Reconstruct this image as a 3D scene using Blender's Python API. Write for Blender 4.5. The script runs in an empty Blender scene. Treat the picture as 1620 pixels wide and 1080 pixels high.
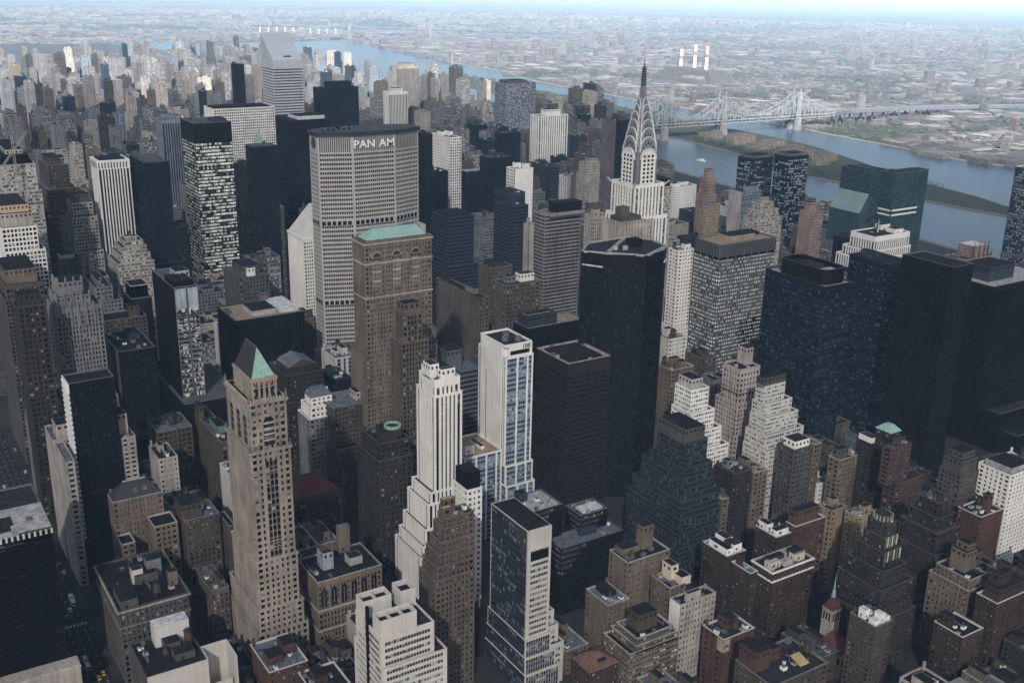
# Midtown skyscrapers seen from a high observation deck, hazy daylight.
# Grid aligned metres: +X crosstown towards the river, +Y uptown, Z up.
import bpy, math, random
from mathutils import Vector, Matrix
R = math.radians
scene = bpy.context.scene
# ---------------------------------------------------------------- camera
cam_d = bpy.data.cameras.new("camera"); cam = bpy.data.objects.new("camera", cam_d)
scene.collection.objects.link(cam); scene.camera = cam
yaw, pit, rol = R(32.6795), R(18.7029), R(1.15916)
fw = Vector((math.sin(yaw)*math.cos(pit), math.cos(yaw)*math.cos(pit), -math.sin(pit)))
rt = Vector((math.cos(yaw), -math.sin(yaw), 0)); up = rt.cross(fw)
rr = rt*math.cos(rol) + up*math.sin(rol); uu = -rt*math.sin(rol) + up*math.cos(rol)
cam.matrix_world = Matrix(((rr.x, uu.x, -fw.x, -15.5), (rr.y, uu.y, -fw.y, -10.1), (rr.z, uu.z, -fw.z, 375.4), (0, 0, 0, 1)))
cam_d.sensor_width = 36; cam_d.lens = 1708.39*36/1620; cam_d.clip_start = 1; cam_d.clip_end = 200000
# ---------------------------------------------------------------- sky, sun, exposure
SUN_EL, SUN_AZ = R(34), R(217)      # azimuth clockwise from +Y
world = bpy.data.worlds.new("World"); scene.world = world; world.use_nodes = True
wn = world.node_tree
sky = wn.nodes.new("ShaderNodeTexSky"); sky.sky_type = 'NISHITA'; sky.sun_disc = False
sky.sun_elevation = SUN_EL; sky.sun_rotation = SUN_AZ; sky.air_density = 1.0; sky.dust_density = 2.0
bg = wn.nodes["Background"]; bg.inputs[1].default_value = .05
wn.links.new(sky.outputs[0], bg.inputs[0])
sun_d = bpy.data.lights.new("sun", 'SUN'); sun_d.energy = 5.0; sun_d.angle = R(1.2); sun_d.color = (1, .983, .965)
sun = bpy.data.objects.new("sun", sun_d); scene.collection.objects.link(sun)
tosun = Vector((math.sin(SUN_AZ)*math.cos(SUN_EL), math.cos(SUN_AZ)*math.cos(SUN_EL), math.sin(SUN_EL)))
sun.rotation_euler = tosun.to_track_quat('Z', 'Y').to_euler(); sun.location = (0, 0, 900)
vs = scene.view_settings; vs.view_transform = 'Standard'; vs.look = 'None'; vs.exposure = 1.4; vs.gamma = 1.0
scene.cycles.use_denoising = True
scene.cycles.max_bounces = 8; scene.cycles.diffuse_bounces = 2; scene.cycles.glossy_bounces = 2
scene.cycles.transparent_max_bounces = 8; scene.cycles.volume_bounces = 2; scene.cycles.transmission_bounces = 4
scene.cycles.caustics_reflective = False; scene.cycles.caustics_refractive = False

# ---------------------------------------------------------------- materials
MATS = {}
def nodes_of(name):
    m = bpy.data.materials.new(name); m.use_nodes = True
    nt = m.node_tree; return m, nt, nt.nodes["Principled BSDF"]
def N(nt, t, **kw):
    n = nt.nodes.new(t)
    for k, v in kw.items():
        if k.startswith('_'): n.inputs[k[1:]].default_value = v
        else: setattr(n, k, v)
    return n
def mathn(nt, op, a, b=None):
    n = nt.nodes.new("ShaderNodeMath"); n.operation = op
    for i, x in enumerate((a, b)):
        if x is None: continue
        if isinstance(x, (int, float)): n.inputs[i].default_value = x
        else: nt.links.new(x, n.inputs[i])
    return n.outputs[0]
def mix(nt, fac, a, b, mode='MIX'):
    n = nt.nodes.new("ShaderNodeMix"); n.data_type = 'RGBA'; n.blend_type = mode
    for sock, x in ((n.inputs[0], fac), (n.inputs[6], a), (n.inputs[7], b)):
        if isinstance(x, (int, float)): sock.default_value = x
        elif isinstance(x, tuple): sock.default_value = (*x, 1)
        else: nt.links.new(x, sock)
    return n.outputs[2]
def wall(name, col, rough=.85, dirt=.35, spec=.25, metal=0.0):
    """masonry or panel: mottled by weather, long vertical streaks of soot, fine grain"""
    m, nt, p = nodes_of(name)
    geo = N(nt, "ShaderNodeNewGeometry")
    n1 = N(nt, "ShaderNodeTexNoise", _Scale=.07, _Detail=4.0); nt.links.new(geo.outputs['Position'], n1.inputs['Vector'])
    mp = N(nt, "ShaderNodeMapping"); mp.inputs['Scale'].default_value = (.55, .55, .035)
    nt.links.new(geo.outputs['Position'], mp.inputs['Vector'])
    n2 = N(nt, "ShaderNodeTexNoise", _Scale=1.0, _Detail=3.0); nt.links.new(mp.outputs[0], n2.inputs['Vector'])
    n3 = N(nt, "ShaderNodeTexNoise", _Scale=1.1, _Detail=2.0); nt.links.new(geo.outputs['Position'], n3.inputs['Vector'])
    s = mathn(nt, 'ADD', mathn(nt, 'MULTIPLY', n1.outputs[0], .4), mathn(nt, 'ADD', mathn(nt, 'MULTIPLY', n2.outputs[0], .4), mathn(nt, 'MULTIPLY', n3.outputs[0], .2)))
    cr = N(nt, "ShaderNodeValToRGB")
    cr.color_ramp.elements[0].position = .36; cr.color_ramp.elements[1].position = .6
    d = 1-dirt
    cr.color_ramp.elements[0].color = (col[0]*d, col[1]*d*.98, col[2]*d*.95, 1)
    cr.color_ramp.elements[1].color = (col[0]*1.06, col[1]*1.06, col[2]*1.06, 1)
    nt.links.new(s, cr.inputs[0]); nt.links.new(cr.outputs[0], p.inputs['Base Color'])
    p.inputs['Roughness'].default_value = rough; p.inputs['Specular IOR Level'].default_value = spec
    p.inputs['Metallic'].default_value = metal
    MATS[name] = m; return m
for nm, c in dict(white_stone=(.80, .775, .73), limestone=(0.419, 0.387, 0.344), beige=(0.346, 0.303, 0.256), grey_stone=(.20, .20, .205),
        dark_stone=(0.093, 0.087, 0.082), pale_stone=(.56, .54, .51), tan_brick=(0.179, 0.145, 0.113), brown_brick=(0.083, 0.067, 0.056),
        brown_brick2=(0.119, 0.098, 0.082), brown_tan=(0.181, 0.151, 0.125), dark_brick=(0.040, 0.035, 0.032), red_brick=(0.102, 0.055, 0.045),
        dark_red=(0.057, 0.038, 0.031), red_brown=(0.090, 0.059, 0.054), pink_brick=(0.314, 0.220, 0.195), yellow_brick=(0.338, 0.270, 0.183),
        grey_brick=(.155, .145, .14), blue_stone=(.14, .155, .175), concrete=(.44, .425, .40), pale_concrete=(.60, .56, .51), pale_pink=(0.455, 0.405, 0.376), mauve=(0.158, 0.129, 0.140), pale_mauve=(.44, .38, .38),
        brown_wall=(0.109, 0.087, 0.080), cream=(0.596, 0.524, 0.409), white_brick=(.52, .49, .45), pale_stripe=(.30, .27, .265),
        amber=(0.508, 0.371, 0.256), orange=(0.496, 0.316, 0.194), copper_dull=(.12, .2, .17), roof_red=(.12, .045, .04), tile_red=(.19, .10, .075),
        blue_panel=(.24, .305, .39), pale_blue=(.38, .43, .5), steel_blue=(.2, .235, .29), yellow_paint=(0.468, 0.382, 0.166), red_paint=(0.371, 0.083, 0.080),
        white_paint=(.8, .8, .78), truss_paint=(.24, .265, .275), wood=(.07, .055, .045), lane_paint=(.6, .6, .57), kerb=(.2, .2, .2)).items():
    wall(nm, c, dirt=.16 if c[0] > .5 else .5)
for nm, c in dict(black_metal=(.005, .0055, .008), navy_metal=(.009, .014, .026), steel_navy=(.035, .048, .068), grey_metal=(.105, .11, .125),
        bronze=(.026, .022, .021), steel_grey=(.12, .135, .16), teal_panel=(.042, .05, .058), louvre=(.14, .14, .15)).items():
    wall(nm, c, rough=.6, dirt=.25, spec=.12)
wall('chrome_steel', (.62, .63, .65), rough=.32, dirt=.2, spec=.5, metal=.75)
for nm, c in dict(roof_tar=(.018, .018, .02), roof_gravel=(.12, .12, .125), roof_pale=(.46, .44, .41), roof_white=(.7, .69, .67),
        roof_tan=(.38, .29, .205), roof_grey=(.16, .18, .21), roof_pink=(.42, .345, .31), roof_dark=(.032, .032, .036)).items():
    m, nt, p = nodes_of(nm)
    geo = N(nt, "ShaderNodeNewGeometry")
    a = N(nt, "ShaderNodeTexNoise", _Scale=.35, _Detail=5.0); nt.links.new(geo.outputs['Position'], a.inputs['Vector'])
    v = N(nt, "ShaderNodeTexVoronoi", _Scale=.16); nt.links.new(geo.outputs['Position'], v.inputs['Vector'])
    f = mathn(nt, 'MULTIPLY', a.outputs[0], mathn(nt, 'ADD', mathn(nt, 'MULTIPLY', v.outputs['Distance'], .25), .8))
    cr = N(nt, "ShaderNodeValToRGB"); cr.color_ramp.elements[0].position = .25; cr.color_ramp.elements[1].position = .7
    cr.color_ramp.elements[0].color = (c[0]*.45, c[1]*.45, c[2]*.47, 1); cr.color_ramp.elements[1].color = (c[0]*1.5 if c[0] < .1 else c[0]*1.15, c[1]*1.5 if c[0] < .1 else c[1]*1.15, c[2]*1.5 if c[0] < .1 else c[2]*1.15, 1)
    nt.links.new(f, cr.inputs[0]); nt.links.new(cr.outputs[0], p.inputs['Base Color']); p.inputs['Roughness'].default_value = .95
    p.inputs['Specular IOR Level'].default_value = .1
    MATS[nm] = m
def copper(name, c1, c2):
    m, nt, p = nodes_of(name)
    geo = N(nt, "ShaderNodeNewGeometry")
    mp = N(nt, "ShaderNodeMapping"); mp.inputs['Scale'].default_value = (.7, .7, .18)
    nt.links.new(geo.outputs['Position'], mp.inputs['Vector'])
    a = N(nt, "ShaderNodeTexNoise", _Scale=2.2, _Detail=6.0); nt.links.new(mp.outputs[0], a.inputs['Vector'])
    cr = N(nt, "ShaderNodeValToRGB"); cr.color_ramp.elements[0].position = .36; cr.color_ramp.elements[1].position = .56
    cr.color_ramp.elements[0].color = (*c2, 1); cr.color_ramp.elements[1].color = (*c1, 1)
    nt.links.new(a.outputs[0], cr.inputs[0]); nt.links.new(cr.outputs[0], p.inputs['Base Color']); p.inputs['Roughness'].default_value = .7
    MATS[name] = m
copper('copper_green', (.30, .47, .40), (.15, .27, .235)); copper('copper_black', (.03, .03, .03), (.012, .013, .014))
def glass(name, base, blind, frac, lit=0.0, litcol=(1, .83, .5), rough=.12, litfrac=0.0, spec=.5, streak=False):
    """window glass on UV cells (u = bay, v = storey): each cell has its own tone, blind and drawn height"""
    m, nt, p = nodes_of(name)
    uv = N(nt, "ShaderNodeUVMap"); uv.uv_map = "UVMap"
    sep = N(nt, "ShaderNodeSeparateXYZ"); nt.links.new(uv.outputs[0], sep.inputs[0])
    fu = mathn(nt, 'FLOOR', sep.outputs[0]); fv = mathn(nt, 'FLOOR', sep.outputs[1]); fr = mathn(nt, 'FRACT', sep.outputs[1])
    cb = N(nt, "ShaderNodeCombineXYZ"); nt.links.new(fu, cb.inputs[0]); nt.links.new(fv, cb.inputs[1])
    w1 = N(nt, "ShaderNodeTexWhiteNoise"); w1.noise_dimensions = '3D'; nt.links.new(cb.outputs[0], w1.inputs[0])
    cb2 = N(nt, "ShaderNodeCombineXYZ"); cb2.inputs[2].default_value = 7.3
    # neighbouring cells on one storey tend to share a tone (offices), so a slow noise shifts the odds
    cb3 = N(nt, "ShaderNodeCombineXYZ"); nt.links.new(mathn(nt, 'MULTIPLY', fu, .11 if streak else .23), cb3.inputs[0]); nt.links.new(mathn(nt, 'MULTIPLY', fv, 3.7), cb3.inputs[1])
    ns = N(nt, "ShaderNodeTexNoise", _Scale=1.0, _Detail=1.0); nt.links.new(cb3.outputs[0], ns.inputs['Vector'])
    sepc = N(nt, "ShaderNodeSeparateColor"); nt.links.new(w1.outputs['Color'], sepc.inputs[0])
    odds = mathn(nt, 'ADD', mathn(nt, 'MULTIPLY', mathn(nt, 'SUBTRACT', ns.outputs[0], .5), 5.0), frac) if streak else mathn(nt, 'MULTIPLY', ns.outputs[0], 2*frac)
    has = mathn(nt, 'LESS_THAN', sepc.outputs[0], odds)
    drawn = mathn(nt, 'GREATER_THAN', fr, mathn(nt, 'MULTIPLY', sepc.outputs[1], .75))
    isb = mathn(nt, 'MULTIPLY', has, drawn)
    tone = mathn(nt, 'ADD', mathn(nt, 'MULTIPLY', sepc.outputs[2], .9), .45)
    bcol = N(nt, "ShaderNodeVectorMath"); bcol.operation = 'SCALE'; bcol.inputs[0].default_value = blind; nt.links.new(tone, bcol.inputs['Scale'])
    gcol = N(nt, "ShaderNodeVectorMath"); gcol.operation = 'SCALE'; gcol.inputs[0].default_value = base; nt.links.new(tone, gcol.inputs['Scale'])
    c = mix(nt, isb, gcol.outputs[0], bcol.outputs[0])
    nt.links.new(c, p.inputs['Base Color'])
    rg = mathn(nt, 'ADD', mathn(nt, 'MULTIPLY', isb, .4), mathn(nt, 'MULTIPLY', mathn(nt, 'ADD', mathn(nt, 'MULTIPLY', sepc.outputs[1], .9), .5), rough)); nt.links.new(rg, p.inputs['Roughness'])
    p.inputs['Specular IOR Level'].default_value = spec
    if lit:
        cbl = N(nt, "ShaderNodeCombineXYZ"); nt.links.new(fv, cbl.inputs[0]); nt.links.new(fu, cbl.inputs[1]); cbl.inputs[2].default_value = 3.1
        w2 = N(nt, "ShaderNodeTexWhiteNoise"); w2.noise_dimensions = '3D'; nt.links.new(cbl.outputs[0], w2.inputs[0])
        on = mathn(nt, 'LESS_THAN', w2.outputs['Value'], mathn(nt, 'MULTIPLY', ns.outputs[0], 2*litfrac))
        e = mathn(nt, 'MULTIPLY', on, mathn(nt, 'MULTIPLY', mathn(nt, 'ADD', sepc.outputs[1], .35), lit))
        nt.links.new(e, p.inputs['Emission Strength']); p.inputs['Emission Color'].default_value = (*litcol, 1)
    MATS[name] = m
glass('glass_plain', (.007, .008, .01), (.24, .235, .21), .13)
glass('glass_dark', (.009, .012, .018), (.03, .036, .045), .04, rough=.22, spec=.16)
glass('glass_black', (.003, .003, .004), (.03, .03, .035), .04, rough=.4, spec=.05)
glass('glass_band', (.014, .02, .028), (.22, .23, .23), .2, streak=True)
glass('glass_pale', (.03, .037, .042), (.5, .5, .46), .5)
glass('glass_teal', (.010, .017, .024), (.05, .078, .092), .22)
glass('glass_blue', (.03, .045, .07), (.33, .36, .38), .22, streak=True)
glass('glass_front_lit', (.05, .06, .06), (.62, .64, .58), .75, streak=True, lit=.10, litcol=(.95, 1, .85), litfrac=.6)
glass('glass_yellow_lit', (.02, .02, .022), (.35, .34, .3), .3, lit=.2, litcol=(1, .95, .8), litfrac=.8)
glass('glass_blue_lit', (.006, .01, .018), (.05, .075, .11), .12, lit=.025, litcol=(.35, .7, 1), litfrac=.2)
glass('glass_river', (.010, .016, .024), (.30, .36, .40), .42, streak=True)
def plain(name, col, rough=.5, emit=0, metal=0):
    m, nt, p = nodes_of(name); geo = N(nt, "ShaderNodeNewGeometry")
    a = N(nt, "ShaderNodeTexNoise", _Scale=.8, _Detail=3.0); nt.links.new(geo.outputs['Position'], a.inputs['Vector'])
    nt.links.new(mix(nt, a.outputs[0], tuple(x*.8 for x in col), tuple(min(1, x*1.2) for x in col)), p.inputs['Base Color'])
    p.inputs['Roughness'].default_value = rough; p.inputs['Metallic'].default_value = metal
    if emit: p.inputs['Emission Color'].default_value = (*col, 1); p.inputs['Emission Strength'].default_value = emit
    MATS[name] = m
plain('pane_dark', (.012, .014, .018), .1); plain('pane_mid', (.05, .055, .06), .2); plain('blind', (.32, .315, .285), .7); plain('blind_warm', (.3, .24, .14), .7)
plain('frame_grey', (.13, .12, .11), .6); plain('taxi_yellow', (.6, .36, .02), .35); plain('car_white', (.7, .7, .68), .3); plain('car_blue', (.02, .07, .22), .3)
plain('car_dark', (.02, .02, .024), .3); plain('car_red', (.25, .02, .02), .3); plain('rubber', (.012, .012, .012), .9); plain('bus_white', (.62, .62, .6), .35); plain('letter_white', (.8, .8, .78), .5); plain('letter_dark', (.03, .03, .035), .6)
# tinted stuff: colour kept in a face attribute, windows as UV cells
def tinted(name, windows):
    m, nt, p = nodes_of(name)
    at = N(nt, "ShaderNodeAttribute", attribute_name="tint")
    geo = N(nt, "ShaderNodeNewGeometry")
    a = N(nt, "ShaderNodeTexNoise", _Scale=.12, _Detail=3.0); nt.links.new(geo.outputs['Position'], a.inputs['Vector'])
    c = mix(nt, mathn(nt, 'MULTIPLY', a.outputs[0], .6), at.outputs['Color'], (.05, .05, .05), 'MIX')
    if windows:
        uv = N(nt, "ShaderNodeUVMap"); uv.uv_map = "UVMap"
        sep = N(nt, "ShaderNodeSeparateXYZ"); nt.links.new(uv.outputs[0], sep.inputs[0])
        fu = mathn(nt, 'FRACT', sep.outputs[0]); fv = mathn(nt, 'FRACT', sep.outputs[1])
        mk = mathn(nt, 'MULTIPLY', mathn(nt, 'MULTIPLY', mathn(nt, 'GREATER_THAN', fu, .3), mathn(nt, 'LESS_THAN', fu, .8)), mathn(nt, 'MULTIPLY', mathn(nt, 'GREATER_THAN', fv, .35), mathn(nt, 'LESS_THAN', fv, .85)))
        cb = N(nt, "ShaderNodeCombineXYZ"); nt.links.new(mathn(nt, 'FLOOR', sep.outputs[0]), cb.inputs[0]); nt.links.new(mathn(nt, 'FLOOR', sep.outputs[1]), cb.inputs[1])
        w = N(nt, "ShaderNodeTexWhiteNoise"); nt.links.new(cb.outputs[0], w.inputs[0])
        g = mix(nt, mathn(nt, 'POWER', w.outputs['Value'], 3.0), (.015, .018, .024), (.28, .28, .26))
        c = mix(nt, mk, c, g)
    nt.links.new(c, p.inputs['Base Color']); p.inputs['Roughness'].default_value = .85
    MATS[name] = m
tinted('tinted_facade', True); tinted('tinted_plain', False)
# ---------------------------------------------------------------- mesh helpers
COL = scene.collection
class M:
    """collects faces, then links them as ONE mesh object"""
    def __init__(s): s.v = []; s.f = []; s.mi = []; s.uv = {}; s.mats = []; s.tint = []; s.usetint = False
    def mat(s, name):
        if name not in s.mats: s.mats.append(name)
        return s.mats.index(name)
    def face(s, pts, m, uv=None, tint=None):
        b = len(s.v); s.v += [tuple(p) for p in pts]; s.f.append(tuple(range(b, b+len(pts)))); s.mi.append(s.mat(m))
        if uv: s.uv[len(s.f)-1] = uv
        if tint: s.usetint = True
        s.tint.append(tint or (0, 0, 0))
    def box(s, x0, y0, z0, x1, y1, z1, m, bottom=False, tint=None):
        a = ((x0, y0), (x1, y0), (x1, y1), (x0, y1)); s.prism(a, z0, z1, m, bottom, tint)
    def prism(s, poly, z0, z1, m, bottom=False, tint=None, topm=None):
        n = len(poly)
        for i in range(n):
            a, b = poly[i], poly[(i+1) % n]
            s.face(((a[0], a[1], z0), (b[0], b[1], z0), (b[0], b[1], z1), (a[0], a[1], z1)), m, None, tint)
        s.face([(p[0], p[1], z1) for p in poly], topm or m, None, tint)
        if bottom: s.face([(p[0], p[1], z0) for p in reversed(poly)], m, None, tint)
    def frustum(s, p0, z0, p1, z1, m, cap=True):
        n = len(p0)
        for i in range(n):
            j = (i+1) % n; s.face(((*p0[i], z0), (*p0[j], z0), (*p1[j], z1), (*p1[i], z1)), m)
        if cap: s.face([(*p, z1) for p in p1], m)
    def bar(s, a, b, w, m, h=None):
        """square bar from a to b"""
        a, b = Vector(a), Vector(b); d = (b-a)
        if d.length < 1e-6: return
        d.normalize(); e = Vector((0, 0, 1)) if abs(d.z) < .95 else Vector((1, 0, 0))
        x = d.cross(e).normalized(); y = x.cross(d); h = h or w
        c = [x*w/2+y*h/2, -x*w/2+y*h/2, -x*w/2-y*h/2, x*w/2-y*h/2]
        for i in range(4):
            j = (i+1) % 4; s.face((a+c[i], b+c[i], b+c[j], a+c[j]), m)
        s.face([a+q for q in c], m); s.face([b+q for q in reversed(c)], m)
    def cyl(s, x, y, z0, z1, r0, r1, m, n=12, cap=True):
        p = lambda r: [(x+r*math.cos(2*math.pi*i/n), y+r*math.sin(2*math.pi*i/n)) for i in range(n)]
        s.frustum(p(r0), z0, p(max(r1, .01)), z1, m, cap)
    def build(s, name, parent=None, base=(0, 0, 0)):
        if not s.f: return None
        me = bpy.data.meshes.new(name)
        bx, by, bz = base
        me.from_pydata([(a-bx, b-by, c-bz) for a, b, c in s.v], [], s.f)
        for q in s.mats: me.materials.append(MATS[q])
        me.polygons.foreach_set("material_index", s.mi)
        if s.uv:
            L = me.uv_layers.new(name="UVMap"); d = [0.0]*(2*len(me.loops)); k = 0
            for i, f in enumerate(s.f):
                u = s.uv.get(i)
                for j in range(len(f)):
                    if u: d[2*k], d[2*k+1] = u[j]
                    k += 1
            L.data.foreach_set("uv", d)
        if s.usetint:
            at = me.attributes.new("tint", 'FLOAT_COLOR', 'FACE'); d = []
            for t in s.tint: d += [*t, 1.0]
            at.data.foreach_set("color", d)
        me.update()
        o = bpy.data.objects.new(name, me); COL.objects.link(o)
        if parent: o.parent = parent
        elif base != (0, 0, 0): o.location = base
        return o
def tag(o, label=None, cat=None, group=None, kind=None):
    if label: o['label'] = label
    if cat: o['category'] = cat
    if group: o['group'] = group
    if kind: o['kind'] = kind
    return o
def thing(name, label, cat, loc, group=None):
    o = bpy.data.objects.new(name, None); COL.objects.link(o); o.location = loc; o.empty_display_size = 3
    return tag(o, label, cat, group)
def inset(poly, g):
    n = len(poly); out = []
    for i in range(n):
        p, c, q = Vector(poly[i-1]).to_2d(), Vector(poly[i]).to_2d(), Vector(poly[(i+1) % n]).to_2d()
        a = (c-p).normalized(); b = (q-c).normalized(); na = Vector((-a.y, a.x)); nb = Vector((-b.y, b.x))
        k = (na+nb); k = k/max(1e-6, 1+na.dot(nb)); out.append((c.x+k.x*g, c.y+k.y*g))
    return out
def ring(m, x0, y0, x1, y1, z0, z1, mat, t=1.1):
    for a, b, c, d in ((x0, y0, x1, y0+t), (x0, y1-t, x1, y1), (x0, y0+t, x0+t, y1-t), (x1-t, y0+t, x1, y1-t)): m.box(a, b, z0, c, d, z1, mat, True)
def rect(x0, y0, x1, y1): return [(x0, y0), (x1, y0), (x1, y1), (x0, y1)]

# ---------------------------------------------------------------- facades
# fh storey, bw bay, pier and span = solid share of bay and storey, g recess of the glass, po/so how far piers/spandrels sit back
S0 = dict(fh=3.5, bw=2.6, pier=.56, span=.52, g=.4, po=0, so=.05, glass='glass_plain', spanm=None, crown=1.4, cw=None)
def sty(**k): d = dict(S0); d.update(k); return d
ST = dict(
    M=sty(), Mt=sty(fh=3.6, bw=2.5, pier=.5, span=.4, g=.5, so=.16), M2=sty(bw=3.2, pier=.6), M3=sty(bw=3.4, pier=.7, span=.6), Mr=sty(bw=3.6, pier=.74, span=.6),
    V=sty(bw=2.3, pier=.46, span=.38, g=.6, so=.36, crown=3.5), V2=sty(bw=2.9, pier=.56, span=.2, g=.7, so=.62, spanm='black_metal', glass='glass_dark', crown=5),
    Vt=sty(bw=3.0, pier=.42, span=.3, g=.7, so=.55, spanm='steel_navy', glass='glass_dark', crown=5), Vw=sty(bw=4.2, pier=.55, span=.35, g=.8, so=.6, spanm='steel_blue', glass='glass_band'),
    H=sty(fh=3.3, bw=2.0, pier=.22, span=.52, g=.4, po=.22, so=0, glass='glass_pale'), H2=sty(fh=3.0, bw=3.4, pier=.5, span=.4, g=.6, glass='glass_band'),
    Hw=sty(fh=3.6, bw=1.5, pier=.14, span=.46, g=.4, po=.25, so=0, glass='glass_blue', cw=2.2, crown=3), Hd=sty(fh=3.7, bw=1.6, pier=.12, span=.42, g=.25, po=.12, so=0, glass='glass_dark'),
    Hn=sty(fh=3.7, bw=1.6, pier=.16, span=.36, g=.25, po=.06, so=0, glass='glass_blue_lit', crown=4),
    Hs=sty(fh=3.7, bw=1.6, pier=.1, span=.42, g=.3, po=.2, so=0, glass='glass_dark'), Hg=sty(fh=3.6, bw=1.7, pier=.2, span=.4, g=.22, po=.03, so=.06, glass='glass_teal', crown=1.5, spanm='teal_panel'),
    G=sty(fh=3.5, bw=2.8, pier=.3, span=.34, g=.6, so=.04, glass='glass_band'), C=sty(fh=3.7, bw=1.6, pier=.1, span=.3, g=.2, so=.1, glass='glass_dark'),
    Cd=sty(fh=3.7, bw=1.6, pier=.12, span=.34, g=.2, so=.1, glass='glass_dark', crown=4), Cv=sty(fh=3.7, bw=2.6, pier=.3, span=.3, g=.5, so=.35, glass='glass_black', crown=5),
    Lit=sty(fh=3.8, bw=2.2, pier=.08, span=.34, g=.25, po=.02, so=.06, glass='glass_front_lit'), Lb=sty(fh=3.6, bw=2.2, pier=.12, span=.3, g=.2, po=.02, so=.08, glass='glass_river', crown=5),
    Lb2=sty(fh=3.6, bw=2.4, pier=.3, span=.4, g=.3, glass='glass_blue_lit', crown=5), Lg=sty(fh=3.6, bw=2.2, pier=.5, span=.52, g=.35, so=.02, glass='glass_yellow_lit'),
    P=sty(fh=3.5, bw=1.6, pier=.08, span=.46, g=.3, po=.12, so=.1, spanm='blue_panel', glass='glass_blue', crown=1.2, cw=1.2, big=5, bigw=1.3),
    Fb=sty(fh=1.9, bw=4.5, pier=.06, span=.5, g=.35, po=.1, so=0, glass='glass_black', crown=4),
    Sw=sty(fh=3.6, bw=1.6, pier=.1, span=.34, g=.2, po=.02, so=.08, glass='glass_band', crown=12),
    St=sty(fh=3.7, bw=2.0, pier=.1, span=.3, g=.3, so=.1, glass='glass_dark', crown=3), St2=sty(fh=3.6, bw=2.0, pier=.1, span=.4, g=.3, po=.1, so=0, glass='glass_dark', big=6, bigw=1.2, bigm='white_stone'),
    Sl=sty(fh=3.6, bw=1.6, pier=.1, span=.4, g=.3, po=.1, so=.14, spanm='steel_grey', glass='glass_band', crown=2, cw=.9),
    Pa=sty(fh=3.9, bw=1.9, pier=.24, span=.46, g=.55, po=.28, so=0, glass='glass_dark', crown=15, cw=1.3), B=sty(blank=True))
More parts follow.
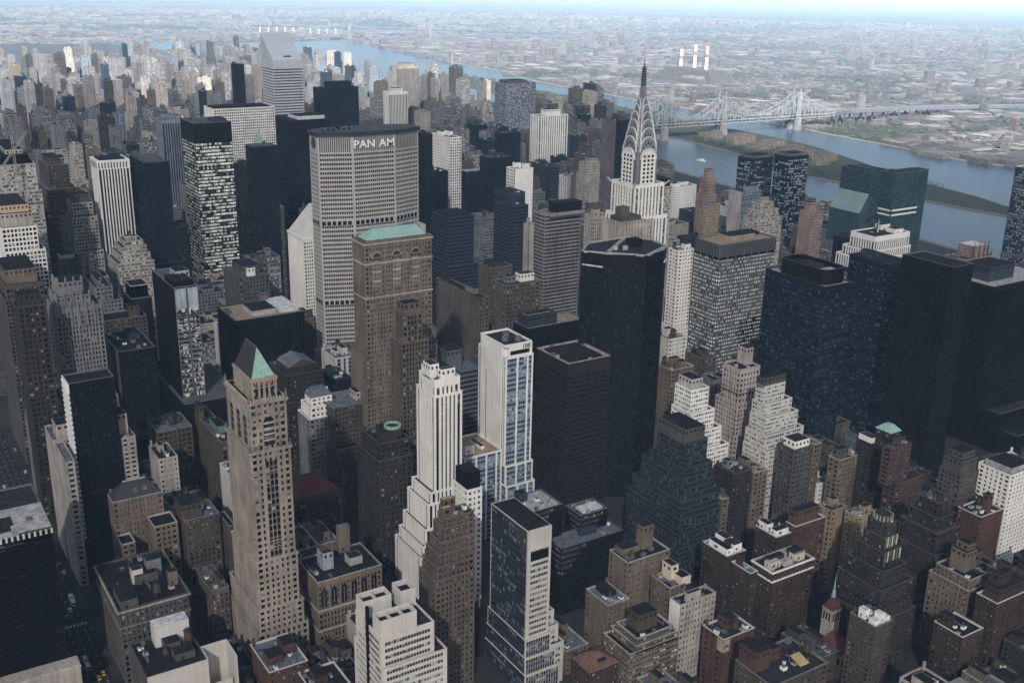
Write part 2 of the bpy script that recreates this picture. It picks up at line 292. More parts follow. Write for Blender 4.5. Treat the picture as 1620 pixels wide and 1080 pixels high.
def facade(parts, poly, z0, z1, s, wallm, faces=None, seed=0, rec=None, near=False, glaze='window_glazing'):
    """one storey stack: glass core inset by g, corner posts, spandrels and piers standing in front of it"""
    g = s['g']; n = len(poly); core = inset(poly, g)
    W = parts.setdefault('wall', M()); GL = parts.setdefault(glaze, M()); SP = parts.setdefault('spandrel', M()) if s['spanm'] else W
    spm = s['spanm'] or wallm; crown = s['crown']; zt = z1-crown
    if zt-z0 < s['fh']: zt = z0+.2*(z1-z0) if z1-z0 < s['fh'] else z1-1.2
    nf = max(1, round((zt-z0)/s['fh'])); fh = (zt-z0)/nf
    for i in range(n):
        A = Vector(poly[i]).to_2d(); B = Vector(poly[(i+1) % n]).to_2d(); L = (B-A).length
        if L < .8: 
            W.face(((*A, z0), (*B, z0), (*B, z1), (*A, z1)), wallm); continue
        t = (B-A)/L; inn = Vector((-t.y, t.x)); ss = s; wm = wallm
        f = faces.get(i) if faces else None
        if isinstance(f, tuple): ss, wm = ST[f[0]], f[1]
        elif f in ST: ss = ST[f]
        elif f: wm = f
        blank = ss.get('blank') or (f and not isinstance(f, tuple) and f not in ST)
        if blank:
            Wb = parts.setdefault('side_wall', M()) if wm != wallm else W
            W.face([(*(A+inn*0), z0), (*B, z0), (*B, z1), (*A, z1)], wm) if wm == wallm else Wb.face([(*A, z0), (*B, z0), (*B, z1), (*A, z1)], wm)
            c0, c1 = A+inn*g, B+inn*g
            W.face([(*B, z0), (*c1, z0), (*c1, z1), (*B, z1)], wm); W.face([(*A, z1), (*B, z1), (*c1, z1), (*c0, z1)], wm)
            W.face([(*c0, z0), (*A, z0), (*A, z1), (*c0, z1)], wm); W.face([(*c1, z1-3), (*c0, z1-3), (*c0, z1), (*c1, z1)], wm)
            continue
        cw = min(ss['cw'] or max(.5, ss['pier']*ss['bw']*.8), L*.3)
        nb = max(1, round((L-2*cw)/ss['bw'])); bw = (L-2*cw)/nb
        P = lambda d, o, z: (A.x+t.x*d+inn.x*o, A.y+t.y*d+inn.y*o, z)
        def slab(d0, d1, o, za, zb, m, mesh, ends=True, caps=True, back=False):
            mesh.face((P(d0, o, za), P(d1, o, za), P(d1, o, zb), P(d0, o, zb)), m)
            if caps:
                mesh.face((P(d0, o, zb), P(d1, o, zb), P(d1, g, zb), P(d0, g, zb)), m); mesh.face((P(d0, g, za), P(d1, g, za), P(d1, o, za), P(d0, o, za)), m)
            if ends:
                mesh.face((P(d1, o, za), P(d1, g, za), P(d1, g, zb), P(d1, o, zb)), m); mesh.face((P(d0, g, za), P(d0, o, za), P(d0, o, zb), P(d0, g, zb)), m)
            if back: mesh.face((P(d1, g, za), P(d0, g, za), P(d0, g, zb), P(d1, g, zb)), m)
        # corner posts (each edge carries its two halves), crown band
        for d0, d1 in ((0, cw), (L-cw, L)):
            W.face((P(d0, 0, z0), P(d1, 0, z0), P(d1, 0, z1), P(d0, 0, z1)), wallm)
            e = d1 if d0 == 0 else d0
            W.face((P(e, 0, z0), P(e, g, z0), P(e, g, z1), P(e, 0, z1)) if d0 == 0 else (P(e, g, z0), P(e, 0, z0), P(e, 0, z1), P(e, g, z1)), wallm)
        W.face((P(0, 0, z1), P(L, 0, z1), P(L-g, g, z1), P(g, g, z1)), wallm)
        W.face((P(L-g, g, zt), P(g, g, zt), P(g, g, z1), P(L-g, g, z1)), wallm)
        slab(cw, L-cw, min(ss['po'], ss['so']), zt, z1, wm, W, ends=False)
        for k in ss.get('belts', ()):
            if 0 < k < nf or 0 < nf+k < nf: za = z0+(k if k > 0 else nf+k)*fh; slab(-.18, L+.18, -.2, za-.1, za+.45, ss.get('beltm', wallm), W)
        for k in range(nf):
            za = z0+k*fh
            slab(cw, L-cw, ss['so'], za, za+ss['span']*fh, spm if ss is s else wm, SP if ss is s else W, ends=False)
        if ss['pier'] > 0:
            pw = ss['pier']*bw
            for k in range(1, nb):
                c = cw+k*bw
                if ss.get('big') and k % ss['big'] == 0: slab(c-ss['bigw']/2, c+ss['bigw']/2, -.1, z0, zt, ss.get('bigm', wallm), W, caps=False)
                else: slab(c-pw/2, c+pw/2, ss['po'], z0, zt, spm if ss.get('big') and ss['spanm'] else wm, SP if ss.get('big') and ss['spanm'] else W, caps=False)
        u0 = seed*17 % 97+i*31; v0 = int(z0/3)+seed % 53
        a, b = core[i], core[(i+1) % n]
        GL.face(((*a, z0), (*b, z0), (*b, zt), (*a, zt)), ss['glass'], ((u0, v0), (u0+nb, v0), (u0+nb, v0+nf), (u0, v0+nf)))
        if rec is not None and (abs(t.x-1) < .01 or abs(t.y+1) < .01):
            pw = ss['pier']*bw
            for k in range(nf):
                for j in range(nb):
                    za = z0+k*fh+ss['span']*fh
                    rec.append((P(cw+(j+.5)*bw, g-.14, (za+z0+(k+1)*fh)/2), bw-pw, fh*(1-ss['span']), 0 if abs(t.x-1) < .01 else -math.pi/2, k, j))
def cap(parts, poly, z1, m, coping=None):
    """flat roof sunk behind the parapet"""
    ci = sum(1 for k in parts if k.startswith('roof'))
    Rf = parts.setdefault('roof#%d' % ci, M()); p = inset(poly, .3)
    Rf.face([(a, b, z1-.9) for a, b in p], m)
    if coping:
        Cp = parts.setdefault('parapet#%d' % ci, M()); o = inset(poly, -.12); i = inset(poly, .5); n = len(poly)
        for k in range(n):
            j = (k+1) % n
            Cp.face(((*o[k], z1+.22), (*o[j], z1+.22), (*i[j], z1+.22), (*i[k], z1+.22)), coping)
            Cp.face(((*o[k], z1-.12), (*o[j], z1-.12), (*o[j], z1+.22), (*o[k], z1+.22)), coping)
            Cp.face(((*i[j], z1-.9), (*i[k], z1-.9), (*i[k], z1+.22), (*i[j], z1+.22)), coping)
# a window set into an opening: sash frame, meeting rail, pane and blind; copied for every opening it fills
def window_mesh(kind):
    m = M(); f = 'frame_grey'; low = 'pane_dark'
    top = {0: 'pane_dark', 1: 'blind', 2: 'blind', 3: 'pane_mid', 4: 'blind_warm'}[kind]
    if kind in (2,): low = 'blind'
    cut = {0: .5, 1: .5, 2: .5, 3: .5, 4: .35}[kind]
    for x0, z0, x1, z1 in ((-.5, -.5, -.44, .5), (.44, -.5, .5, .5), (-.44, .46, .44, .5), (-.44, -.5, .44, -.45), (-.44, -.025, .44, .025), (-.02, -.45, .02, .46)):
        m.box(x0, -.06, z0, x1, .02, z1, f)
    zc = .46-.91*cut
    m.face(((-.44, .0, zc), (.44, .0, zc), (.44, .0, .46), (-.44, .0, .46)), top)
    m.face(((-.44, .0, -.45), (.44, .0, -.45), (.44, .0, zc), (-.44, .0, zc)), low)
    o = m.build('window'); me = o.data; bpy.data.objects.remove(o); return me
WIN = [window_mesh(k) for k in range(5)]
TANK = None
def water_tank(parent, base, x, y, z, rnd):
    global TANK
    if TANK is None:
        a = M(); a.cyl(0, 0, 2.6, 6.4, 1.75, 1.65, 'wood', 12); a.box(-1.7, -1.7, 2.3, 1.7, 1.7, 2.58, 'wood', True)
        for sx in (-1.3, 1.3):
            for sy in (-1.3, 1.3): a.bar((sx, sy, 0), (sx, sy, 2.4), .22, 'wood')
        b = M(); b.cyl(0, 0, 6.42, 7.9, 1.95, .05, 'roof_dark', 12)
        oa = a.build('water_tank'); ob = b.build('tank_roof'); TANK = (oa.data, ob.data)
        bpy.data.objects.remove(oa); bpy.data.objects.remove(ob)
    o = bpy.data.objects.new('water_tank', TANK[0]); COL.objects.link(o); o.parent = parent; o.location = (x-base[0], y-base[1], z-base[2])
    s = rnd.uniform(.8, 1.25); o.scale = (s, s, s)
    q = bpy.data.objects.new('tank_roof', TANK[1]); COL.objects.link(q); q.parent = o
NWIN = 0
def rooftop(root, base, x0, y0, x1, y1, z, rnd, wallm, kind, pre=None):
    """bulkheads, tanks and machines: each a part of the building"""
    w, d = x1-x0, y1-y0
    if w < 6 or d < 6: return
    used = list(pre or [])
    def spot(a, b):
        for _ in range(12):
            x = rnd.uniform(x0+1, x1-1-a); y = rnd.uniform(y0+1, y1-1-b)
            if x < x0+1 or y < y0+1: continue
            if all(x+a < u[0] or x > u[2] or y+b < u[1] or y > u[3] for u in used):
                used.append((x, y, x+a, y+b)); return x, y
    for _ in range(0 if pre else (2 if w*d > 350 and kind == 'M' else 1)):
        a, b, h = rnd.uniform(.22, .4)*w, rnd.uniform(.22, .4)*d, rnd.uniform(3, 5.5)
        q = spot(a, b)
        if q:
            m = M(); m.box(q[0], q[1], z-.9, q[0]+a, q[1]+b, z+h, wallm); m.face([(q[0]+.25, q[1]+.25, z+h+.03), (q[0]+a-.25, q[1]+.25, z+h+.03), (q[0]+a-.25, q[1]+b-.25, z+h+.03), (q[0]+.25, q[1]+b-.25, z+h+.03)], 'roof_tar')
            m.box(q[0]+a*.3, q[1]-.05, z-.9, q[0]+a*.3+1, q[1]+.1, z+1.2, 'black_metal')
            m.build('penthouse', root, base)
    for _ in range(rnd.randint(3, 8) if math.hypot(x0, y0) < 800 else rnd.randint(1, 3)):
        a, b, h = rnd.uniform(1.2, 3.2), rnd.uniform(1.2, 3.2), rnd.uniform(.8, 2.2)
        q = spot(a, b)
        if q:
            m = M(); mt = rnd.choice(['steel_grey', 'concrete', 'louvre', 'white_paint', 'steel_navy', 'roof_pale']); m.box(q[0], q[1], z-.9, q[0]+a, q[1]+b, z-.9+h, mt); m.box(q[0]+.3, q[1]+.3, z-.9+h, q[0]+a-.3, q[1]+b-.3, z-.6+h, 'louvre')
            m.build('roof_unit', root, base)
    if kind == 'M' and math.hypot(x0, y0) < 900 and w > 9:
        m = M(); x = rnd.uniform(x0+2, x1-2); y = rnd.uniform(y0+2, y0+d*.5); m.bar((x, y, z-.2), (x, min(y+d*.4, y1-1.5), z-.2), .8, 'steel_grey', .6); m.cyl(x, y, z-.9, z+2.4, .3, .3, 'steel_grey', 6); m.build('duct', root, base)
        m = M(); x = rnd.choice((x0+1, x1-2.2)); m.box(x, y1-2.2, z-.9, x+1.2, y1-1, z+rnd.uniform(2, 4.5), wallm); m.build('chimney', root, base)
    if kind == 'M' and rnd.random() < .6:
        q = spot(4, 4)
        if q: water_tank(root, base, q[0]+2, q[1]+2, z-.9, rnd)
def flush(parts, root, base, order=None):
    for k, m in parts.items():
        k = k.split('#')[0]; o = m.build(k, root, base)
        if o and k == 'window_glazing': o['kind'] = 'stuff'
def add_windows(root, base, rec, rnd, limit=100):
    """real sashes for the openings that show largest, copies of five kinds"""
    global NWIN
    cp = Vector((-15.5, -10.1, 375.4))
    rec.sort(key=lambda q: (Vector(q[0])-cp).length)
    for q in rec[:limit]:
        k = rnd.choices((0, 1, 2, 3, 4), (8, 1.6, .7, 3, .35))[0]
        o = bpy.data.objects.new('window', WIN[k]); COL.objects.link(o); o.parent = root
        o.location = (q[0][0]-base[0], q[0][1]-base[1], q[0][2]-base[2]); o.rotation_euler = (0, 0, q[3]); o.scale = (q[1], 1, q[2]); NWIN += 1
ROOTS = {}
def building(name, label, cat, group, st, wallm, boxes, tops, o, seed):
    rnd = random.Random(seed); s = dict(ST[st]); parts = {}
    b0 = boxes[-1]; base = ((b0[0]+b0[2])/2, (b0[1]+b0[3])/2, 0)
    root = thing(name, label, cat, base, group); ROOTS[o.get('key', label)] = (root, base, boxes)
    dist = math.hypot(base[0]+15, base[1]+10); near = dist < 640 and not s.get('blank')
    rec = [] if near else None
    masonry = st[0] in 'MVG' or st in ('H', 'B', 'H2')
    roofm = o.get('roof') or (rnd.choice(['roof_tar', 'roof_tar', 'roof_dark', 'roof_gravel', 'roof_grey']) if masonry else rnd.choice(['roof_dark', 'roof_gravel', 'roof_tar']))
    cop = o.get('coping') or {'dark_brick': 'dark_stone', 'brown_brick': 'grey_stone', 'black_metal': 'steel_grey', 'navy_metal': 'steel_navy', 'dark_red': 'pale_stone', 'tan_brick': 'limestone', 'red_brick': 'pale_stone', 'brown_brick2': 'brown_tan', 'bronze': 'roof_pink'}.get(wallm, wallm)
    if st in ('M', 'Mt', 'V') and not s.get('big'):
        s['big'] = rnd.choice((2, 2, 3, 4)); s['bigw'] = s['bw']*s['pier']*rnd.uniform(1.15, 1.5); s['belts'] = rnd.choice(((2, -2), (3, -3), (2, -1, -4), (-2,), (2, 3, -3), ())); s['bw'] *= rnd.uniform(.85, 1.2); s['fh'] *= rnd.uniform(.93, 1.08)
    if 'crown' in o: s['crown'] = o['crown'] or s['crown']
    for bi, (x0, y0, x1, y1, z0, z1) in enumerate(boxes):
        fc = {}
        if o.get('wface'): fc[3] = o['wface']
        if st == 'St': fc = {1: 'black_metal', 3: 'black_metal'}
        if o.get('lower') and bi == len(boxes)-1 and len(boxes) > 1: wm = o['lower']
        else: wm = wallm
        sb = dict(s)
        if bi: sb['crown'] = min(s['crown'], 1.4)
        facade(parts, rect(x0, y0, x1, y1), z0, z1, sb, wm, fc, seed+bi, rec, near)
        cap(parts, rect(x0, y0, x1, y1), z1, roofm if bi == 0 else rnd.choice(['roof_tar', 'roof_dark', roofm]), cop)
    x0, y0, x1, y1, z0, z1 = boxes[0]
    if st == 'St': strips(parts, root, x0, y0, x1, y1, boxes)
    if o.get('band'):
        m = M(); m.prism(rect(x0-.3, y0-.3, x1+.3, y1+.3), z1-9, z1-.3, o['band']); 
        for k in range(int((x1-x0)/3)): m.box(x0+1+k*3, y0-.36, z1-8, x0+2.2+k*3, y0-.2, z1-2, 'steel_navy')
        for k in range(int((y1-y0)/3)): m.box(x0-.36, y0+1+k*3, z1-8, x0-.2, y0+2.2+k*3, z1-2, 'steel_navy')
        m.build('crown_band', root, base)
    if st == 'Lg':
        m = M(); c = s['crown']
        for k in range(int((x1-x0)/1.9)): m.box(x0+.6+k*1.9, y0-.35, z1-c+3, x0+1.2+k*1.9, y0-.02, z1-.4, 'louvre'); m.box(x0+1.3+k*1.9, y0-.12, z1-c+3, x0+2.3+k*1.9, y0-.02, z1-.8, 'black_metal')
        for k in range(int((y1-y0)/1.9)): m.box(x0-.35, y0+.6+k*1.9, z1-c+3, x0-.02, y0+1.2+k*1.9, z1-.4, 'louvre'); m.box(x0-.12, y0+1.3+k*1.9, z1-c+3, x0-.02, y0+2.3+k*1.9, z1-.8, 'black_metal')
        for k in range(7): w = (x1-x0)/7; m.box(x0+.8+k*w, y0-.1, z1-c-.2, x0+w-.8+k*w, y0-.03, z1-c+2.4, 'black_metal')
        for k in range(4): w = (y1-y0)/4; m.box(x0-.1, y0+.8+k*w, z1-c-.2, x0-.03, y0+w-.8+k*w, z1-c+2.4, 'black_metal')
        m.build('louvred_crown', root, base)
    for t in tops:
        a0, c0, a1, c1, q0, q1 = t[:6]; mt = t[6] if len(t) > 6 else wallm
        m = M()
        if mt.startswith('roof') and q1-z1 < 3: m.box(a0, c0, z1-.89, a1, c1, max(z1-.8, q1), mt); m.build('roof_deck', root, base); continue
        if len(t) > 7 and t[7] == 'round':
            r = min(a1-a0, c1-c0)*.22; pl = []
            for cx, cy, s0 in ((a1-r, c0+r, -90), (a1-r, c1-r, 0), (a0+r, c1-r, 90), (a0+r, c0+r, 180)):
                for k in range(5): an = R(s0+k*22.5); pl.append((cx+r*math.cos(an), cy+r*math.sin(an)))
            m.prism(pl, q0, q1-4, mt); pi_ = inset(pl, .7)
            n = len(pl)
            for k in range(n):
                j = (k+1) % n; m.face(((*pl[k], q1-4), (*pl[j], q1-4), (*pl[j], q1), (*pl[k], q1)), mt); m.face(((*pi_[j], q1-4), (*pi_[k], q1-4), (*pi_[k], q1), (*pi_[j], q1)), mt); m.face(((*pl[k], q1), (*pl[j], q1), (*pi_[j], q1), (*pi_[k], q1)), 'steel_grey')
            m.box(a0+(a1-a0)*.3, c0+(c1-c0)*.35, q1-4, a1-(a1-a0)*.3, c1-(c1-c0)*.3, q1-.6, 'roof_dark'); m.box(a0+(a1-a0)*.15, c0+(c1-c0)*.1, q1-4, a1-(a1-a0)*.2, c0+(c1-c0)*.28, q1-2.5, 'roof_pale')
            m.build('penthouse', root, base); continue
        m.box(a0, c0, q0, a1, c1, q1, mt)
        tm = t[7] if len(t) > 7 else ('roof_tar' if mt not in ('white_stone', 'amber') else 'roof_dark')
        m.face([(a0+.3, c0+.3, q1+.04), (a1-.3, c0+.3, q1+.04), (a1-.3, c1-.3, q1+.04), (a0+.3, c1-.3, q1+.04)], tm)
        w = a1-a0; nn = int(w/3)
        if q1-z1 > 4:
            for k in range(nn): m.box(a0+w*(k+.3)/nn, c0-.06, q1-3.2, a0+w*(k+.7)/nn, c0+.1, q1-1.4, 'black_metal')
            w = c1-c0; nn = int(w/3)
            for k in range(nn): m.box(a0-.06, c0+w*(k+.3)/nn, q1-3.2, a0+.1, c0+w*(k+.7)/nn, q1-1.4, 'black_metal')
        m.build('penthouse', root, base)
    if not tops and not o.get('flat'): rooftop(root, base, x0, y0, x1, y1, z1, rnd, wallm if masonry else 'steel_navy', 'M' if masonry else 'C')
    elif not o.get('flat') and dist < 760: rooftop(root, base, x0, y0, x1, y1, z1, rnd, wallm if masonry else 'steel_navy', 'M' if masonry else 'C', [(t[0], t[1], t[2], t[3]) for t in tops])
    flush(parts, root, base)
    if rec and dist < 640: add_windows(root, base, rec, rnd, 100 if dist < 520 else 60)
    return root, base
def strips(parts, root, x0, y0, x1, y1, boxes):
    """two proud bright glass strips between black piers on the street front"""
    G2 = M(); W = M(); z0, z1 = 0, boxes[0][5]; base = root.location
    for f0, f1, k in ((.05, .47, 3), (.55, .95, 9)):
        a, b = x0+f0*(x1-x0), x0+f1*(x1-x0)
        zt = z1-16; nf = int((zt-boxes[0][4])/3.7); nb = 6
        G2.face(((a, y0-.7, boxes[0][4]), (b, y0-.7, boxes[0][4]), (b, y0-.7, zt), (a, y0-.7, zt)), 'glass_pale', ((k, 0), (k+nb, 0), (k+nb, nf), (k, nf)))
        W.box(a, y0-.75, zt, b, y0+.2, z1-1, 'pale_blue', True)
        W.box(a-.1, y0-.82, zt-6, b+.1, y0+.1, zt-4.5, 'steel_navy', True)
        for j in range(nf): W.box(a, y0-.78, boxes[0][4]+j*3.7, b, y0+.2, boxes[0][4]+j*3.7+1.1, 'grey_stone', True)
        for e in (a-.35, b-.05): W.box(e, y0-1, boxes[0][4], e+.4, y0+.2, z1, 'grey_stone')
    G2.build('window_glazing', root, tuple(base))['kind'] = 'stuff'; W.build('front_strips', root, tuple(base))
# ---------------------------------------------------------------- the named buildings: tiers (x0, y0, x1, y1, z0, z1) from the top down, then roof boxes
BUILDINGS = [
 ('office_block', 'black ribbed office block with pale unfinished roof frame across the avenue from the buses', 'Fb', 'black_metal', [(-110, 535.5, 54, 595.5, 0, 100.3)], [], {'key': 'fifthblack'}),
 ('office_building', 'dark stone block with colonnaded front and three bulkheads on its flat black roof', 'V', 'dark_stone', [(80, 525.9, 117.8, 581.9, 0, 47.3)], [], {'roof': 'roof_tar', 'key': 'darkcornice'}),
 ('loft_building', 'low loft with white penthouse and bare white party wall beside the avenue', 'M', 'dark_stone', [(80, 470.6, 110.7, 504.5, 0, 39.6)], [], {'roof': 'roof_tar', 'key': 'whiteparty'}),
 ('office_slab', 'black slab tower edged with white sawtooth fins on its narrow side', 'Cd', 'black_metal', [(90, 661.2, 117.2, 678.6, 0, 131.3)], [(91.1, 662.6, 116.1, 677.2, 130.1, 131.1, 'roof_tar')], {'key': 'slab'}),
 ('corner_building', 'narrow beige corner block hugging the foot of the black sawtooth slab', 'M', 'limestone', [(80, 643.3, 85.5, 677.3, 0, 87.8)], [], {'key': 'beige'}),
 ('office_building', 'pale pinkish block with yellow painted wall strip lower down', 'M', 'pale_pink', [(80, 683.7, 91.2, 711.7, 0, 86.5)], [(83.4, 686.5, 91.2, 700.5, 85.3, 95.5)], {'key': 'pink'}),
 ('loft_building', 'grey loft with blank shaped gable wall beside the red roof bulkhead', 'M', 'grey_stone', [(82, 740.7, 93.9, 752.7, 0, 73.2)], [(85, 740.9, 93.3, 742.1, 72, 80.2, 'concrete'), (92.8, 744.3, 96.9, 750.3, 72, 79.2, 'red_brick')], {'key': 'gable'}),
 ('office_building', 'stepped grey office block with dark red bulkhead on the far avenue side', 'M', 'grey_stone', [(100, 829.5, 113.7, 850.2, 61.7, 70.7), (93, 823.5, 113.7, 852.2, 52.3, 63.2), (87, 821.5, 115.7, 854.2, 0, 53.8)], [(104.1, 833.6, 111, 844, 69.5, 75.7, 'red_brick')], {'key': 'greystep'}),
 ('office_building', 'slim tan block with tall top windows right of the black sawtooth slab', 'M', 'limestone', [(117.8, 662.9, 127, 682.9, 0, 88)], [(117.8, 668.9, 124.2, 682.9, 86.8, 102)], {'key': 'tanslim'}),
 ('office_tower', 'plain brown walled tower with black front and flat dusty roof', 'Cd', 'black_metal', [(142.1, 763, 168.7, 812.3, 49.1, 112), (140.1, 749, 171.7, 815.3, 0, 50.6)], [], {'wface': 'brown_wall', 'key': 'brown9'}),
 ('office_tower', 'black tower with two bright glass strips running up its front', 'St', 'black_metal', [(181.6, 749.5, 199.4, 807.1, 72.7, 158), (178.6, 733.5, 221.4, 811.1, 45.5, 74.2), (176.6, 729.5, 203.4, 813.1, 0, 47)], [(183.4, 755.3, 197.7, 778.3, 156.8, 161, 'black_metal'), (190.5, 775.4, 201.2, 789.8, 156.8, 163, 'roof_pale')], {'key': 'stripe'}),
 ('office_tower', 'grey ribbed setback tower with wavy crown of stone piers', 'V', 'grey_stone', [(103.1, 762.3, 133.8, 787.4, 80.6, 150), (99.1, 756.3, 137.8, 793.4, 0, 82.1)], [(104.9, 763.8, 127.1, 784.9, 148.8, 158, 'grey_stone'), (107.4, 765.3, 123.4, 783.6, 148.8, 168, 'grey_stone')], {'key': 'deco'}),
 ('office_building', 'dark brown office block left of the grey ribbed tower', 'M', 'dark_brick', [(75.9, 737.5, 93.8, 757.7, 0, 162)], [(77.7, 741.5, 92, 753.6, 160.8, 169, 'dark_brick')], {'key': 'leftdark'}),
 ('office_building', 'grey brown classical block with columned top storey and pale cornice at the frame edge', 'V', 'dark_stone', [(84.8, 857.7, 111.6, 921.2, 134.4, 146), (82.8, 853.7, 114.6, 925.2, 0, 135.9)], [(86.1, 864.1, 109, 908.5, 144.8, 156, 'tan_brick')], {'key': 'pediment'}),
 ('office_tower', 'white grid fronted tower with stepped right edge and amber lit floor on top', 'G', 'white_stone', [(95.5, 926, 122.1, 1001.9, 154.6, 175), (95.5, 922, 126.1, 1007.9, 0, 156.1)], [(96.9, 933.6, 120.8, 994.3, 173.8, 185, 'limestone'), (98.2, 937.4, 119.4, 990.5, 173.8, 191, 'amber')], {'key': 'whitegrid'}),
 ('office_tower', 'unfinished tower of bare white floor edges beside the crane', 'H', 'concrete', [(116.6, 1053.5, 146.3, 1173.1, 179.7, 205), (114.6, 1049.5, 148.3, 1177.1, 0, 181.2)], [(119.6, 1065.4, 143.3, 1161.2, 203.8, 211, 'black_metal'), (125.5, 1077.4, 140.4, 1149.2, 203.8, 215, 'concrete')], {'key': 'construct'}),
 ('office_tower', 'brown masonry tower with small green cupola and amber band near its top', 'M', 'brown_brick', [(188.1, 1250.5, 209.6, 1306.5, 143.2, 170), (184.1, 1246.5, 214.6, 1311.5, 0, 144.7)], [(190.2, 1256.1, 203.2, 1295.3, 168.8, 177, 'brown_brick'), (204.2, 1261.7, 209.6, 1284.1, 168.8, 176, 'copper_green')], {'key': 'browntower'}),
 ('loft_building', 'masonry block with flat green copper roof patch', 'M', 'dark_stone', [(153.3, 1027.2, 171.7, 1041.9, 95.7, 120), (150.3, 1023.2, 177.7, 1047.9, 0, 97.2)], [(153.7, 1028, 166.2, 1040.4, 118.8, 123, 'copper_green')], {'key': 'greencop'}),
 ('office_building', 'small grey stone tower with pointed buttresses right of the green copper roof', 'V', 'limestone', [(178.4, 1028.1, 185.2, 1042.1, 98.6, 118), (176.4, 1022.1, 193.2, 1046.1, 0, 100.1)], [], {'key': 'pinnacle'}),
 ('office_tower', 'white gridded tower tapering upward between brown blocks', 'G', 'limestone', [(187.6, 1130.6, 207.1, 1158.5, 134.4, 150), (185.6, 1127.6, 210.1, 1161.5, 99.1, 135.9), (183.6, 1125.6, 212.1, 1162.5, 0, 100.6)], [(190.5, 1133.4, 204.2, 1152.9, 148.8, 158, 'dark_stone')], {'key': 'tapered'}),
 ('office_tower', 'tower of tall dark stripes under a white top band', 'Vt', 'white_stone', [(216.2, 1134.3, 247.9, 1165.8, 0, 190)], [(219.3, 1137.4, 244.7, 1162.6, 188.8, 191, 'roof_tar')], {'band': 'white_stone', 'key': 'whitecap'}),
 ('office_tower', 'plain navy tower with open mechanical roof beside the white topped tower', 'Hd', 'navy_metal', [(254.5, 1103, 279.7, 1161.1, 86, 190), (254.5, 1093, 287.7, 1167.1, 0, 87.5)], [(257, 1108.8, 277.1, 1155.3, 188.8, 191, 'roof_gravel')], {'key': 'navybox'}),
 ('office_building', 'stepped beige block of many terraces in front of the navy tower', 'H', 'limestone', [(219.6, 1061.7, 237.2, 1085.7, 115.7, 122), (215.6, 1056.7, 239.2, 1088.7, 109.4, 117.2), (212.6, 1052.7, 241.2, 1090.7, 101.9, 110.9), (208.6, 1048.7, 243.2, 1093.7, 82.7, 103.4), (205.6, 1045.7, 245.2, 1095.7, 0, 84.2)], [], {'key': 'stepbeige'}),
 ('office_tower', 'pale blue grey tower of slim vertical ribs behind the dark glass towers', 'Vt', 'steel_blue', [(339.4, 1347.4, 374.3, 1376, 0, 200)], [], {'key': 'ribs'}),
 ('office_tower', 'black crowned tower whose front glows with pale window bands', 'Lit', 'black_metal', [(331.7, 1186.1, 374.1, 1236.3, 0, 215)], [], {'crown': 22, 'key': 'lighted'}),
 ('office_tower', 'broad grid tower with white framed crown of tall openings', 'G', 'white_stone', [(420.3, 1396.2, 502.4, 1438.9, 0, 204)], [(424.4, 1398.3, 498.3, 1436.8, 202.8, 205, 'roof_tar')], {'crown': 0, 'key': 'whitecrown'}),
 ('office_tower', 'plain black tower in front of the green cupola', 'Cd', 'navy_metal', [(353.3, 1062.8, 380.2, 1081.8, 0, 205)], [(356, 1064.7, 377.5, 1079.9, 203.8, 206, 'roof_gravel')], {'key': 'blackplain'}),
 ('office_tower', 'dark glass tower with white roof left of the airline tower', 'Cd', 'navy_metal', [(435.1, 1161.6, 481.8, 1213.1, 0, 216)], [(446.8, 1171.9, 479.4, 1202.8, 214.8, 219, 'roof_white')], {'key': 'parkdark'}),
 ('hotel_tower', 'grey hotel tower ending in a mint green cupola', 'M', 'grey_stone', [(424.1, 1260, 444.7, 1280, 0, 171.2)], [], {'key': 'waldorf'}),
 ('office_tower', 'navy box tower with raised roof block right of the slant roofed tower', 'Hd', 'navy_metal', [(672.4, 1650, 740.8, 1676.2, 0, 198.1)], [(689.5, 1655.2, 730.6, 1670.9, 196.9, 207.1, 'navy_metal')], {'key': 'citydark'}),
 ('apartment_tower', 'slim navy tower standing alone among pale uptown blocks', 'Cd', 'navy_metal', [(616.6, 1900, 636, 1913.6, 0, 218.3)], [], {'key': 'navythin'}),
 ('apartment_tower', 'white striped apartment tower behind the airline tower roof', 'Vt', 'white_stone', [(868.9, 1800, 907.4, 1823.5, 0, 170.6)], [(876.6, 1804.7, 899.7, 1818.8, 169.4, 176.6, 'white_stone')], {'key': 'whitepair'}),
 ('apartment_tower', 'pale twin shouldered apartment slab fading into haze near the river', 'Vt', 'limestone', [(1234.9, 2500, 1297.4, 2528.5, 0, 152.7)], [(1247.4, 2505.7, 1284.9, 2522.8, 151.5, 160.7, 'limestone')], {'key': 'hazytall'}),
 ('apartment_tower', 'broad blue grey apartment slab with flat brown top near the river', 'H', 'steel_blue', [(1087.8, 1750, 1156.2, 1788.7, 0, 182.3)], [(1094.7, 1753.9, 1139.1, 1784.8, 181.1, 187.3, 'mauve')], {'key': 'bluegrid'}),
 ('apartment_tower', 'white apartment tower of thick vertical piers left of the pointed spire tower', 'Vw', 'white_stone', [(996.6, 1500, 1056.8, 1524.9, 0, 155.2)], [(1014.6, 1505, 1044.8, 1519.9, 154, 164.2, 'white_stone')], {'key': 'piers'}),
 ('office_tower', 'navy ribbed block in front of the blue grey apartment slab', 'Hd', 'navy_metal', [(830.9, 1350, 865.1, 1367.8, 0, 155.5)], [], {'key': 'navyshort'}),
 ('office_tower', 'pale lattice fronted tower with diagonal edge above purple brick', 'G', 'white_stone', [(649.7, 1180, 666.1, 1228.3, 0, 181.8)], [], {'lower': 'mauve', 'key': 'lattice'}),
